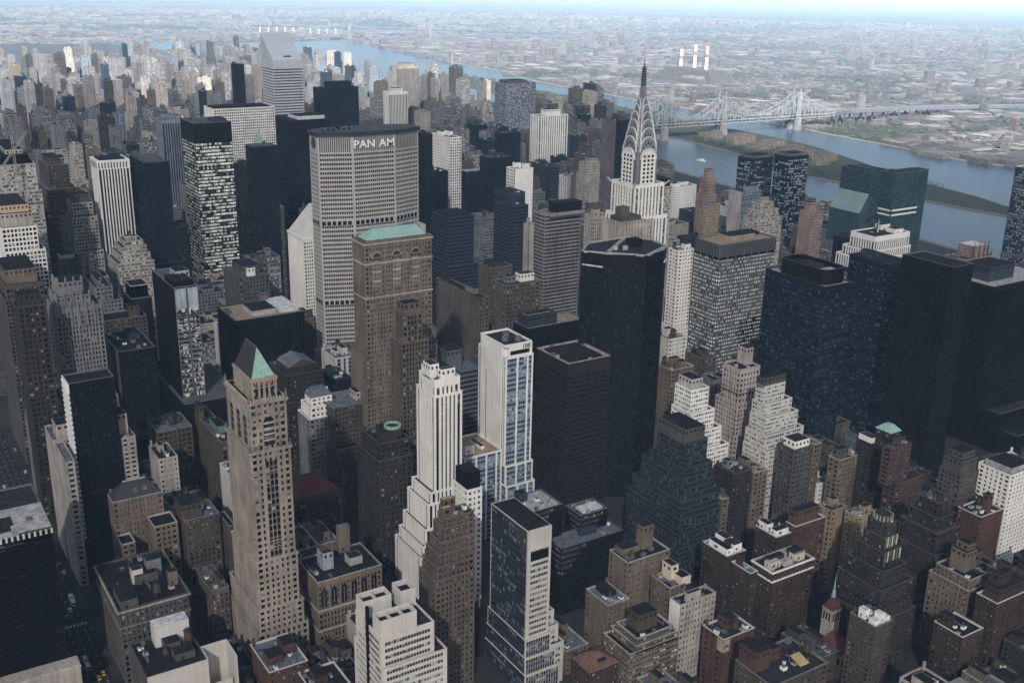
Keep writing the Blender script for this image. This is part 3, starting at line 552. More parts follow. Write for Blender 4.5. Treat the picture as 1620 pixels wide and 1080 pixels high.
 ('office_tower', 'dark navy slab just right of the airline tower', 'Cd', 'navy_metal', [(550.6, 1060, 560.1, 1084, 0, 206.7)], [], {'key': 'navyslim'}),
 ('office_block', 'dark blue block with pale roof behind the lattice tower', 'Hd', 'navy_metal', [(655.5, 1150, 678.3, 1161.1, 0, 143.3)], [(655.5, 1150, 678.3, 1161.1, 142.1, 144.3, 'roof_pale')], {'key': 'navylow'}),
 ('office_tower', 'tall navy slab behind the blank white wall', 'Cd', 'navy_metal', [(645.8, 1080, 678.5, 1100.4, 0, 171.3)], [], {'key': 'navytall'}),
 ('apartment_slab', 'slab with bright blank white end wall among navy towers', 'B', 'white_stone', [(632, 1000, 656.5, 1018.6, 0, 171.3)], [], {'wface': 'G', 'key': 'blankwhite'}),
 ('office_tower', 'grey blue slab left of the striped notched tower', 'Cd', 'steel_navy', [(574.4, 920, 593.8, 949.9, 0, 163.2)], [], {'key': 'navyfront'}),
 ('office_block', 'shorter banded navy block against the grey blue slab', 'Hd', 'steel_navy', [(555.7, 890, 578.3, 915, 0, 156.6)], [], {'key': 'navyfront2'}),
 ('office_block', 'low grey block with bright window bands right of the airline tower', 'Hd', 'steel_navy', [(479.4, 880, 508.8, 910.5, 106.1, 155.1), (477.4, 876, 518.8, 914.5, 0, 107.6)], [(482.3, 883.1, 505.8, 907.5, 153.9, 157.1, 'roof_tar')], {'key': 'banded'}),
 ('office_tower', 'dark tower wrapped in pale horizontal stripes with notched corners', 'Hs', 'pale_stripe', [(572, 840, 612.1, 861, 153.8, 157.4), (569, 846, 612.1, 865, 0, 155.3)], [(580.1, 842.1, 610.1, 856.8, 156.2, 166.4, 'black_metal')], {'key': 'striped'}),
 ('apartment_slab', 'blank concrete slab edge beside the striped notched tower', 'B', 'concrete', [(573.1, 880, 581.4, 892, 0, 138.7)], [], {'key': 'concslab'}),
 ('apartment_slab', 'slab with plain mauve side wall and dark front left of the pointed spire tower', 'Cd', 'navy_metal', [(910.7, 1180, 939.3, 1211.8, 0, 189.6)], [], {'wface': 'mauve', 'key': 'mauve'}),
 ('apartment_building', 'small beige apartment block with setback top left of the mauve slab', 'M', 'limestone', [(949.4, 1300, 981.3, 1316.3, 93.7, 110.8), (947.4, 1297, 984.3, 1319.3, 0, 95.2)], [(958.9, 1303.3, 974.9, 1313, 109.6, 116.8, 'limestone')], {'key': 'littlebeige'}),
 ('office_building', 'tan ribbed block tucked beside the striped notched tower', 'V', 'limestone', [(570.1, 770, 588.9, 782.8, 0, 168.5)], [], {'key': 'ribbedlow'}),
 ('office_block', 'pale striped block with black top right of the pointed spire tower', 'H', 'limestone', [(759.8, 900, 775.2, 930, 0, 157.6)], [(755.2, 903, 775.2, 927, 156.4, 165.6, 'black_metal')], {'key': 'chrback'}),
 ('apartment_building', 'wide white apartment block with rows of windows right of the spire tower', 'M', 'white_stone', [(996.1, 1150, 1038.7, 1172, 0, 95.8)], [], {'key': 'whitewide'}),
 ('apartment_tower', 'red brick stepped tower with ornate top near the river', 'M', 'pink_brick', [(963.6, 1050, 981.4, 1061.1, 102.6, 127.9), (960.6, 1048, 983.4, 1064.1, 0, 104.1)], [(967.1, 1052.2, 977.8, 1058.9, 126.7, 137.9, 'pink_brick')], {'key': 'redtower'}),
 ('apartment_building', 'yellowish brick block below the red brick stepped tower', 'M', 'yellow_brick', [(881, 960, 906.8, 966.9, 0, 113.3)], [(886.2, 962.1, 899.1, 965.5, 112.1, 117.3, 'grey_stone')], {'key': 'yellowish'}),
 ('apartment_slab', 'slab with pale mauve end wall and blue front before the twin glass towers', 'G', 'steel_blue', [(913.7, 930, 945.2, 953, 0, 133.5)], [], {'wface': 'pale_mauve', 'key': 'mauveslab'}),
 ('apartment_tower', 'left one of the two dark riverside glass towers', 'Lb', 'navy_metal', [(1074.4, 1080, 1115.9, 1107.6, 0, 140.8)], [(1078.6, 1082.8, 1111.8, 1104.8, 139.6, 143.8, 'mauve')], {'key': 'twinA'}),
 ('apartment_tower', 'right one of the two dark riverside glass towers', 'Lb', 'navy_metal', [(1060.9, 1000, 1098.9, 1025.2, 0, 155.9)], [(1064.7, 1002.5, 1095.1, 1022.7, 154.7, 158.9, 'mauve')], {'key': 'twinB'}),
 ('apartment_building', 'stepped grey beige apartment block with terraces before the twin glass towers', 'H', 'limestone', [(870.7, 860, 895.5, 870.1, 127.4, 136.3), (866.7, 855, 898.5, 873.1, 118.9, 128.9), (862.7, 852, 902.5, 876.1, 0, 120.4)], [(878.1, 862, 888.1, 868.1, 135.1, 142.3, 'limestone')], {'key': 'stepapt'}),
 ('apartment_tower', 'pink brick block with blank left wall and round tank tower', 'M', 'pink_brick', [(912.3, 820, 933.7, 836.2, 0, 129.6)], [(914.4, 823.2, 925.1, 831.3, 128.4, 139.6, 'pink_brick')], {'wface': 'pink_brick', 'key': 'pinkbrick'}),
 ('office_tower', 'dark block in front of the green glass pair', 'Cd', 'navy_metal', [(851.2, 720, 889.4, 730.9, 0, 128.1)], [], {'key': 'darkfront'}),
 ('office_tower', 'white ribbed tower stepping down to the left with small mast', 'Vt', 'white_stone', [(827.6, 660, 878.6, 690, 129.3, 143.8), (821.6, 657, 878.6, 693, 121.7, 130.8), (815.6, 655, 878.6, 695, 0, 123.2)], [], {'key': 'ribwhite'}),
 ('office_building', 'white topped building with two thin white stripes in the gap between dark towers', 'St2', 'dark_stone', [(723.9, 590, 745.1, 624, 0, 130)], [(716.5, 593.4, 731.3, 620.6, 128.8, 138, 'white_stone')], {'key': 'latwhite'}),
 ('office_tower', 'dark tower dotted with blue lit windows behind the black hulk', 'Lb2', 'navy_metal', [(702.9, 545, 730.3, 585, 0, 158.7)], [], {'key': 'blueleft'}),
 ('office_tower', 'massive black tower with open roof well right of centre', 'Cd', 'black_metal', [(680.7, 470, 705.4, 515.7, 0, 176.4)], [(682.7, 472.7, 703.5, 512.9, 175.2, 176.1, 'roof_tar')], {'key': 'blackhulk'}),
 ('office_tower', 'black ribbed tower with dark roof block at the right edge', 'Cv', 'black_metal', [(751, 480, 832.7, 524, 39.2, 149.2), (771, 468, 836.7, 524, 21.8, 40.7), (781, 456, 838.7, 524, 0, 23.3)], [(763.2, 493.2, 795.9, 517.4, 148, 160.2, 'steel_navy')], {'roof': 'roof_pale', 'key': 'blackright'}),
 ('office_tower', 'dark blue tower with large curved penthouse ringed by pale roof edge', 'Hn', 'navy_metal', [(602.1, 520, 632.6, 581.6, 0, 159.4)], [(605.8, 524.9, 630.5, 572.3, 158.2, 170.4, 'black_metal', 'round')], {'roof': 'roof_pink', 'key': 'penthoused'}),
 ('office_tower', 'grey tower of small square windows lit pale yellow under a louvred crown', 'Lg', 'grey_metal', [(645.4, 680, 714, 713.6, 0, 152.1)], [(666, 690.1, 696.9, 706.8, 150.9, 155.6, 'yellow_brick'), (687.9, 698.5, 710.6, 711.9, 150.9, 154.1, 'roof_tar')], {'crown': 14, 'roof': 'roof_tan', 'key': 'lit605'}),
 ('office_building', 'white slab with windows on its left half beside the grey lit tower', 'M2', 'white_stone', [(632.4, 720, 651.5, 734, 64.6, 139.6), (630.4, 716, 655.5, 738, 0, 66.1)], [], {'key': 'whitelab'}),
 ('loft_building', 'small white walled block with dark windows under the white slab', 'M', 'pale_stone', [(513.1, 590, 531, 610, 0, 111.9)], [], {'key': 'smallwhite'}),
 ('office_building', 'long brown brick block with many small windows behind the gothic topped tower', 'M', 'brown_brick2', [(443.2, 760, 454.1, 836.5, 0, 110.7)], [(444.3, 821.2, 449.7, 832.7, 109.5, 117.7, 'dark_brick'), (447.6, 775.3, 451.9, 790.6, 109.5, 114.7, 'grey_stone')], {'key': 'brownA'}),
 ('office_building', 'brown brick wing behind the block with the white penthouse', 'M', 'brown_brick2', [(497.7, 830, 522.4, 852.2, 0, 114.6)], [(500.2, 834.4, 515, 847.7, 113.4, 118.6, 'dark_brick')], {'key': 'brownB'}),
 ('office_building', 'brown brick block topped by a bright white penthouse', 'M', 'brown_brick2', [(458.1, 740, 493.1, 761.8, 0, 125)], [(477.4, 746.5, 491.4, 755.2, 123.8, 131, 'white_stone'), (465.1, 748.7, 473.9, 755.2, 123.8, 130, 'grey_stone')], {'key': 'brownC'}),
 ('office_block', 'low black block with tan gravel roofs and long machine box', 'B', 'black_metal', [(429.4, 660, 483.8, 682.2, 0, 113.9)], [(430.5, 664.4, 459.3, 677.8, 112.7, 121.9, 'steel_navy'), (432.7, 667.8, 455.5, 674.4, 112.7, 122.5, 'roof_tan')], {'roof': 'roof_tan', 'key': 'tanroof'}),
 ('office_block', 'grey block with sloping metal roofs left of the white number tower', 'Hs', 'steel_grey', [(356.1, 640, 374, 666.1, 0, 98.3)], [(349.8, 647.8, 362.3, 663.5, 97.1, 112.3, 'steel_grey')], {'roof': 'roof_grey', 'key': 'greyroofs'}),
 ('office_block', 'black pier block with patched white and tan roofs', 'Cv', 'black_metal', [(247, 818.2, 306.6, 865.5, 0, 104)], [(264.8, 827.7, 285.7, 853.7, 102.8, 107, 'roof_pale'), (287.5, 825.3, 304.8, 863.1, 102.8, 106, 'roof_white'), (283.9, 858.4, 289.9, 865.5, 102.8, 113, 'mauve')], {'roof': 'roof_tan', 'key': 'blackpale'}),
 ('office_building', 'squat brown block with stepped roof house left of the airline tower', 'M', 'dark_stone', [(292.4, 943.7, 322.4, 987.6, 0, 104)], [(298.4, 952.4, 316.4, 978.8, 102.8, 112, 'dark_stone'), (302.9, 948, 310.4, 956.8, 102.8, 111, 'white_stone')], {'key': 'brown77'}),
 ('office_block', 'low black block with white roof slab behind the striped black tower', 'Hd', 'black_metal', [(196.3, 950.6, 214.1, 980.2, 0, 95)], [(198.1, 958, 213.2, 978.8, 93.8, 105, 'black_metal'), (198.1, 958, 213.2, 978.8, 93.8, 105.5, 'roof_white')], {'key': 'black78'}),
 ('office_building', 'plain grey masonry block behind the grey ribbed tower', 'M', 'grey_stone', [(166.6, 951.3, 181.5, 1002.2, 97.2, 110), (163.6, 945.3, 187.5, 1007.2, 0, 98.7)], [], {'key': 'grey70'}),
 ('loft_building', 'brown brick loft with square chimney house behind the plain brown tower', 'M', 'brown_brick', [(163, 907.5, 198.2, 931.5, 0, 92)], [(184.8, 909.9, 192.9, 919.5, 90.8, 101, 'brown_brick')], {'key': 'brown71'}),
 ('office_building', 'dark brown block with lit windows and a gabled attic behind the pyramid tower', 'M', 'dark_brick', [(251, 718.3, 280.9, 754.4, 0, 88)], [], {'key': 'gabled'}),
 ('office_building', 'white tiered block with grey mansard roof', 'M', 'white_stone', [(246.5, 658, 262.3, 669.6, 84.8, 92), (244.5, 655, 262.3, 672.6, 76.8, 86.3), (242.5, 653, 264.3, 674.6, 0, 78.3)], [], {'lower': 'grey_stone', 'key': 'mansard'}),
 ('office_building', 'plain brown office block right of the grey mansard', 'M', 'brown_brick', [(256.3, 642.2, 294.6, 670.2, 58.4, 88), (254.3, 634.2, 278.6, 673.2, 0, 59.9)], [(277.3, 650.6, 285, 661.8, 86.8, 93, 'limestone')], {'key': 'brown81'}),
 ('office_building', 'dark brown setback block crowned by a green copper ring', 'M', 'dark_brick', [(254.5, 563.8, 275.6, 591.4, 80.5, 92), (251.5, 559.8, 275.6, 593.4, 0, 82)], [], {'key': 'ringtop'}),
 ('loft_building', 'dark brown block with arcaded top and hipped brown roof behind the pyramid tower', 'V', 'dark_brick', [(200.1, 578.4, 233.7, 606.1, 0, 58)], [], {'key': 'darkgrid'}),
 ('office_building', 'brown block of long brick piers with green roof shed left of the pyramid tower', 'V', 'brown_brick', [(179.6, 652.9, 190.5, 712.3, 0, 75)], [(179.6, 700.4, 182.9, 712.3, 73.8, 84, 'brown_brick'), (182.9, 670.7, 189.4, 688.5, 73.8, 79, 'copper_dull')], {'key': 'pierW'}),
 ('loft_building', 'small block with plain whitish side wall tucked behind the pyramid tower', 'B', 'pale_stone', [(174, 619.6, 182.8, 641.4, 0, 66)], [], {'key': 'greywall'}),
 ('loft_building', 'low tan block at the left foot of the pyramid tower', 'M', 'brown_brick', [(157.4, 574.4, 161.4, 595, 0, 55)], [], {'key': 'lowleft'}),
 ('apartment_building', 'brown brick block with green ridged hip roof and two rear wings', 'M', 'tan_brick', [(98, 606.3, 127.6, 619.1, 0, 72)], [], {'key': 'hip'}),
 ('apartment_building', 'brown brick block with small roof house between the two avenue towers', 'M', 'brown_brick', [(134.3, 584.5, 155.2, 606.5, 0, 60)], [(133.6, 588.9, 145.8, 604.3, 58.8, 68, 'brown_brick')], {'key': 'brownF7'}),
 ('loft_building', 'ornate tan loft with arched upper windows and red topped bulkhead', 'V', 'tan_brick', [(181.4, 494.4, 221.3, 524.4, 0, 50)], [(190.2, 506.4, 196.5, 513.9, 48.8, 60, 'pale_blue'), (205.3, 503.4, 213.3, 510.9, 48.8, 54, 'concrete')], {'key': 'ornate'}),
 ('office_block', 'black low terraced block with pale ledges behind the dark striped slab', 'Hd', 'black_metal', [(325, 460.6, 371.9, 476.6, 0, 47)], [], {'roof': 'roof_grey', 'key': 'behindblk'}),
 ('office_block', 'black block with broad pale gravel terrace behind the dark striped slab', 'Hd', 'black_metal', [(310.4, 475.6, 335.5, 499.6, 0, 68)], [], {'roof': 'roof_pale', 'key': 'blkpad'}),
 ('office_block', 'small black block with white roof patch below the dark rimmed tower', 'Hd', 'black_metal', [(347, 472.3, 368.7, 488.3, 0, 58)], [(351.4, 475.5, 366.5, 483.5, 56.8, 58.6, 'roof_white')], {'key': 'blk3'}),
 ('office_tower', 'dark tower with pink roof rim round a sunken roof', 'Hd', 'bronze', [(398, 561.7, 434.8, 601.3, 0, 121.1)], [(401.7, 565.6, 430.4, 597.4, 119.9, 121.4, 'roof_tar')], {'roof': 'roof_pink', 'crown': 10, 'key': 'fp90'}),
 ('office_tower', 'small white gridded tower with black water house behind the brown ziggurat', 'M', 'white_stone', [(265.4, 472.2, 275.5, 488.2, 0, 96)], [(265.9, 473.8, 275, 486.6, 94.8, 106, 'black_metal')], {'key': 'whitesmall'}),
 ('office_tower', 'stepped block of blue green glass rising to a plain brown box', 'Hg', 'teal_panel', [(414.1, 454.2, 432, 482.7, 81.3, 99), (412.1, 452.2, 436, 486.7, 75.4, 82.8), (411.1, 451.2, 438, 492.7, 59.9, 76.9), (409.1, 449.2, 441, 498.7, 48.6, 61.4), (408.1, 448.2, 442, 502.7, 0, 50.1)], [(413.7, 455.6, 430.3, 481.2, 97.8, 108, 'dark_stone')], {'key': 'green19'}),
 ('apartment_building', 'smaller white terraced block stepping down to the right', 'H', 'white_stone', [(451.8, 494, 467.6, 510.8, 96.8, 114), (450.8, 491, 471.6, 511.8, 84.1, 98.3), (450.8, 488, 476.6, 511.8, 71.5, 85.6), (449.8, 485, 481.6, 511.8, 0, 73)], [(453.3, 495.7, 462.8, 509.1, 112.8, 121, 'concrete')], {'key': 'wzigL'}),
 ('apartment_tower', 'beige tower with corner pinnacles and lone chimney between the white terraced blocks', 'V', 'pale_pink', [(511.8, 509.7, 531, 527.7, 86, 113), (509.8, 507.7, 533, 530.7, 62.1, 87.5), (507.8, 506.7, 534, 533.7, 0, 63.6)], [(523.3, 516.9, 530, 525.9, 111.8, 125, 'pale_pink')], {'key': 'beigetower'}),
 ('apartment_building', 'big white ziggurat of stacked terraces with dark roof box', 'H', 'pale_stone', [(500, 474.8, 520.4, 482.7, 100.8, 114), (499, 471.8, 525.4, 483.7, 91.9, 102.3), (498, 468.8, 529.4, 483.7, 80.3, 93.4), (496, 465.8, 533.4, 484.7, 70, 81.8), (495, 462.8, 536.4, 484.7, 0, 71.5)], [(500, 475.2, 520.4, 482.3, 112.8, 120, 'dark_stone')], {'key': 'wzig'}),
 ('apartment_building', 'plain tan block behind the smaller white terraced one', 'M', 'tan_brick', [(500.6, 570.5, 523.2, 588.5, 0, 95)], [], {'key': 'tan91'}),
 ('office_building', 'brown block with white roof railing house and pale patch on its front', 'M', 'dark_stone', [(496.2, 439.1, 512.3, 452.8, 0, 82)], [(497.8, 440.4, 511.5, 451.4, 80.8, 87, 'white_stone')], {'key': 'brown93'}),
 ('apartment_building', 'narrow tan block beside the brown block with the white roof house', 'M', 'tan_brick', [(523.7, 446.7, 531.1, 460.7, 0, 77)], [], {'key': 'tan94'}),
 ('apartment_building', 'brown block with flat grey parapet roof between the slim brown towers', 'M', 'tan_brick', [(531.4, 430.3, 554, 439.8, 0, 70)], [(532.6, 433.2, 542.7, 438.8, 68.8, 76, 'dark_stone')], {'key': 'brown95'}),
 ('loft_building', 'small bright white wall with a few square windows among dark roofs', 'M3', 'white_stone', [(530.5, 445.1, 541.9, 459.1, 0, 46)], [], {'key': 'white96'}),
 ('apartment_building', 'slim brown tower with white topped attic', 'M', 'dark_brick', [(549.1, 420.4, 556, 432.4, 0, 82)], [(549.1, 420.4, 556, 431.2, 80.8, 86, 'white_stone')], {'key': 'slim97'}),
 ('apartment_tower', 'dark tower wearing a pale mint hipped roof', 'M', 'dark_brick', [(552.6, 408.9, 562.7, 420.9, 0, 93)], [], {'key': 'mint97'}),
 ('apartment_building', 'red brown block with red parapet and roof garden below the mint roof', 'M', 'red_brown', [(537.2, 395, 557.1, 402, 64.5, 91), (543.2, 392, 571.1, 402, 0, 66)], [], {'key': 'brick97'}),
 ('office_building', 'grey brown block with stepped roof house and pale cornice', 'M', 'dark_stone', [(585.4, 374.5, 608.9, 391.2, 50.9, 69), (583.4, 373.5, 611.9, 394.2, 0, 52.4)], [(586.6, 376.2, 603, 389.5, 67.8, 78, 'dark_stone'), (588.3, 377.8, 601.9, 388.7, 67.8, 83, 'dark_stone')], {'key': 'step98'}),
 ('apartment_tower', 'pale modern apartment slab with balconies at the right edge', 'H2', 'white_stone', [(604.3, 351.7, 638.9, 375.7, 0, 74)], [(607.7, 354.1, 628.5, 373.3, 72.8, 77, 'roof_pale')], {'key': 'white99'}),
 ('apartment_building', 'low red brick block with white trim and brick chimney tower', 'M', 'red_brick', [(572.3, 347.8, 596, 364.7, 0, 54)], [(585.3, 352.9, 590.1, 357.1, 52.8, 64, 'red_brick')], {'key': 'low101'}),
 ('apartment_building', 'dark brown stepped tower narrowing to a square top', 'M', 'dark_brick', [(514.8, 340.5, 524.3, 355.5, 72.6, 82), (511.8, 337.5, 527.3, 358.5, 64.2, 74.1), (508.8, 334.5, 530.3, 361.5, 51.7, 65.7), (505.8, 331.5, 533.3, 364.5, 0, 53.2)], [], {'key': 'pyr102'}),
 ('apartment_building', 'tan brick slab with strips of windows and a brick roof tower', 'M', 'tan_brick', [(495.7, 300.9, 511.3, 323.7, 48.4, 56), (494.7, 299.9, 512.3, 326.7, 0, 49.9)], [(501.1, 308.9, 510.5, 319.2, 54.8, 68, 'tan_brick'), (503.5, 310, 509.7, 318, 54.8, 72, 'tan_brick')], {'key': 'tan103'}),
 ('apartment_building', 'big dark red block with white trimmed octagonal roof terrace at the right edge', 'M', 'dark_red', [(490.5, 279.7, 526.5, 292.8, 0, 54)], [(494.1, 281.7, 519.3, 290.8, 52.8, 60, 'dark_red'), (497.7, 284.9, 508.5, 290.2, 52.8, 67, 'dark_red')], {'key': 'brick104'}),
 ('apartment_building', 'low dark brick block before the tan brick slab', 'M', 'dark_red', [(468.9, 283.2, 487.2, 301.6, 0, 38)], [(470.7, 294.2, 476.2, 300.6, 36.8, 44, 'dark_red')], {'key': 'brick105'}),
 ('apartment_tower', 'dark setback tower with gold and blue tiled crown', 'M', 'dark_brick', [(452.3, 329, 461.4, 342, 80.5, 90), (451.3, 328, 462.4, 343, 72.9, 82), (449.3, 326, 464.4, 345, 63.4, 74.4), (446.3, 323, 467.4, 348, 53.8, 64.9), (443.3, 320, 471.4, 351, 35.2, 55.3), (441.3, 318, 474.4, 353, 0, 36.7)], [], {'key': 'deco107'}),
 ('apartment_building', 'yellow brick block with deep light court, left wing', 'M', 'yellow_brick', [(486.1, 394.7, 500, 406.2, 0, 60)], [], {'key': 'yel108a'}),
 ('apartment_building', 'yellow brick block with deep light court, right wing', 'M', 'yellow_brick', [(494.1, 380.4, 511.1, 391, 0, 60)], [], {'key': 'yel108b'}),
 ('apartment_building', 'red brick block with hedge lined roof terrace and square attic', 'M', 'red_brick', [(456.7, 396.6, 483.1, 404.5, 0, 56)], [(457.2, 398.2, 477.8, 404.1, 54.8, 65, 'red_brick')], {'key': 'red109'}),
 ('apartment_building', 'tall brown brick slab with white painted roof clutter near the church', 'M', 'brown_brick', [(416.6, 300.9, 430.7, 318, 0, 52)], [], {'key': 'brickwhite111'}),
 ('apartment_building', 'brick apartment house with white roof houses behind the court', 'M', 'dark_red', [(402.1, 398.8, 417.5, 420, 0, 50)], [], {'key': 'court112a'}),
 ('apartment_building', 'wing of brick and white roof houses beside the red hedge terrace', 'M', 'dark_red', [(441.9, 398, 454.9, 415.9, 0, 52)], [], {'key': 'court112b'}),
 ('apartment_building', 'brick apartment house with pale stone belt and white roof cottages', 'M', 'dark_red', [(410.9, 370, 444.5, 386.8, 0, 51)], [], {'key': 'court112c'}),
 ('apartment_building', 'brick wing with narrow terrace joining the pale belted apartment house', 'M', 'dark_red', [(404.2, 380.9, 410.2, 396.9, 0, 47)], [], {'key': 'court112d'}),
 ('apartment_building', 'tall thin block with blank cream end wall and white roof rim', 'M', 'limestone', [(342.3, 371.3, 368.2, 380.3, 0, 51)], [], {'wface': 'white_stone', 'key': 'plain21'}),
 ('apartment_building', 'red brick block with blank front and small boxed sign on its corner', 'B', 'red_brick', [(354.2, 348.5, 377.2, 365.2, 0, 38)], [(363.4, 356, 371.4, 363.5, 36.8, 43, 'red_brick')], {'wface': 'Mr', 'key': 'red22'}),
 ('apartment_building', 'tan brick apartment block with angled bays and square roof tower', 'M', 'tan_brick', [(335.2, 409.8, 366.5, 427, 0, 60)], [(352.4, 418.4, 360.2, 424.5, 58.8, 74, 'tan_brick'), (338.3, 418.4, 350.8, 426.2, 58.8, 63, 'tan_brick')], {'key': 'tan20'}),
 ('apartment_building', 'lower tan block with dark roof in front of the angled bay block', 'M', 'tan_brick', [(316.5, 402.2, 331.8, 423.3, 0, 42)], [(321.9, 410.6, 328.8, 421.2, 40.8, 44, 'roof_tar')], {'key': 'tan20b'}),
 ('apartment_building', 'tan brick block with cream roof houses behind the cream end wall', 'M', 'tan_brick', [(347.5, 386.5, 359.1, 402.5, 0, 52)], [(353.3, 392.9, 358.6, 400.9, 50.8, 61, 'cream'), (355.6, 386.5, 362.6, 394.5, 50.8, 56, 'cream')], {'key': 'tan20c'}),
 ('apartment_building', 'tan brick block with planted terraces and a brown roof tower', 'H', 'tan_brick', [(306.8, 364.3, 331.5, 382.3, 41.7, 46), (304.8, 362.3, 333.5, 384.3, 38.1, 43.2), (300.8, 362.3, 334.5, 385.3, 0, 39.6)], [(311.7, 369.7, 324.5, 379.6, 44.8, 55, 'brown_brick')], {'key': 'tan24'}),
 ('loft_building', 'low brick house with red tiled hip roof', 'M', 'dark_red', [(279.5, 368.9, 299.1, 384.9, 0, 32)], [], {'key': 'hip25'}),
 ('apartment_building', 'brick block with pale coping, twin stair towers and yellow awning at the bottom edge', 'M', 'brown_brick', [(349.5, 307.3, 390.1, 334.4, 0, 36)], [(350.3, 320.9, 360.9, 333.1, 34.8, 47, 'red_brick'), (364.9, 324.1, 371.8, 331.7, 34.8, 42, 'red_brick')], {'roof': 'roof_dark', 'key': 'brick113'}),
 ('apartment_building', 'brown brick corner block with blue tinted roof beside the green glass block', 'M', 'dark_brick', [(459.8, 456.5, 476.9, 474.9, 0, 66)], [(463.2, 465.7, 467.5, 471.2, 64.8, 71, 'grey_stone')], {'key': 'brown116'}),
 ('apartment_building', 'narrow tan fronted house behind the brown corner block', 'M', 'tan_brick', [(479.6, 456.9, 492.5, 474.9, 0, 62)], [], {'key': 'brown116b'}),
 ('loft_building', 'short tan loft at the foot of the green glass block', 'M', 'tan_brick', [(454.1, 458.5, 463.7, 468.5, 0, 48)], [], {'key': 'tan117'}),
 ('office_tower', 'slim beige tower with steep green copper pyramid roof and ornate ledges', 'Mt', 'beige', [(152, 498.9, 165.6, 527.6, 163.1, 175.9), (149, 495.9, 169.1, 532.6, 135.8, 164.6), (148, 495.4, 170.1, 533.6, 71.6, 137.3), (147.4, 494.8, 170.8, 535.6, 42.2, 73.1), (146.4, 493.9, 172.6, 541.6, 27.8, 43.7), (145.4, 492.9, 174.6, 543.6, 0, 29.3)], [], {'flat': 1, 'key': 'tower10'}),
 ('office_tower', 'broad brown tower with gothic arched top windows under a mint copper roof', 'M', 'brown_tan', [(282.9, 642.3, 334.6, 661.7, 121.5, 203), (280.9, 640.3, 337.6, 665.7, 86.9, 123), (278.9, 636.3, 338.6, 667.7, 0, 88.4)], [], {'flat': 1, 'key': 'gothic'}),
 ('office_tower', 'brown ribbed tower with narrower top standing before the gothic topped tower', 'V', 'brown_brick2', [(287.6, 595.3, 302, 606.3, 144.4, 166), (285.1, 592.3, 305, 609.3, 0, 145.9)], [(289, 596.4, 300.6, 605.2, 164.8, 171, 'brown_brick2')], {'key': 'brown295'}),
 ('office_tower', 'gleaming white tower with black vertical window strips and stepped shoulders', 'V2', 'white_stone', [(271.2, 521.1, 288.5, 541.3, 134.9, 146), (270.2, 520.1, 289.5, 543.3, 72.2, 136.4), (267.2, 519.6, 289.5, 545.3, 64.8, 73.7), (265, 519.1, 289.5, 547.3, 48.2, 66.3), (262.7, 518.6, 289.5, 549.3, 37.1, 49.7), (260.7, 518.1, 289.5, 551.3, 29.7, 38.6), (258.7, 518.1, 289.5, 553.3, 0, 31.2)], [(271.2, 527.1, 277.3, 536.2, 144.8, 154, 'white_stone'), (275.5, 521.1, 285.1, 525.1, 144.8, 152, 'white_stone'), (276.4, 525.1, 286.8, 539.3, 144.8, 150, 'roof_tar')], {'key': 'white275'}),
 ('office_building', 'brown brick ziggurat with notched bays and copper orange bulkhead tops', 'M', 'brown_brick2', [(230.1, 432.4, 246.6, 442.7, 99.1, 106), (228.6, 432.1, 246.6, 444.7, 91.3, 100.6), (226.6, 431.8, 246.6, 445.7, 84.7, 92.8), (225.1, 431.5, 246.6, 446.7, 77.7, 86.2), (223.6, 431.2, 246.6, 447.7, 70, 79.2), (222.1, 430.9, 246.6, 448.7, 0, 71.5)], [(230.9, 438, 238.3, 441.1, 104.8, 114, 'brown_brick2', 'orange'), (228.5, 434.4, 234.2, 437, 104.8, 111, 'brown_brick2', 'orange')], {'key': 'zig444'}),
 ('office_slab', 'dark glass slab with white brick end wall rising from banded terraces', 'Sl', 'white_brick', [(265, 408.2, 279.8, 445.1, 33.3, 100), (264.2, 406.7, 281.3, 446.1, 22.9, 34.8), (263.4, 405.2, 283.8, 451.1, 13.2, 24.4), (262.6, 403.7, 285.8, 457.1, 0, 14.7)], [(265.5, 409.3, 279.4, 444, 98.8, 100.4, 'roof_tar')], {'flat': 1, 'wface': ('Sw', 'steel_navy'), 'key': 'slab17'}),
 ('office_building', 'white banded block with three open topped roof boxes and dark flue at the bottom edge', 'Hw', 'pale_concrete', [(169.6, 387.3, 198.1, 415.6, 62.4, 80), (169.3, 385.3, 204.1, 417.6, 0, 63.9)], [], {'flat': 1, 'key': 'bottomwhite'}),
 ('office_tower', 'white and pale blue tower with blank side wall and a number on its top', 'P', 'white_stone', [(348.6, 564.5, 370.6, 600.5, 53.2, 133), (348.1, 562, 370.9, 601, 39, 54.7), (347.6, 559.5, 371.2, 601.5, 0, 40.5)], [], {'flat': 1, 'key': 'park100'}),
]
for i, (nm, lb, st, wl, bx, tp, o) in enumerate(BUILDINGS): building(nm, lb, nm.replace("_", " "), None, st, wl, bx, tp, o, i+1)
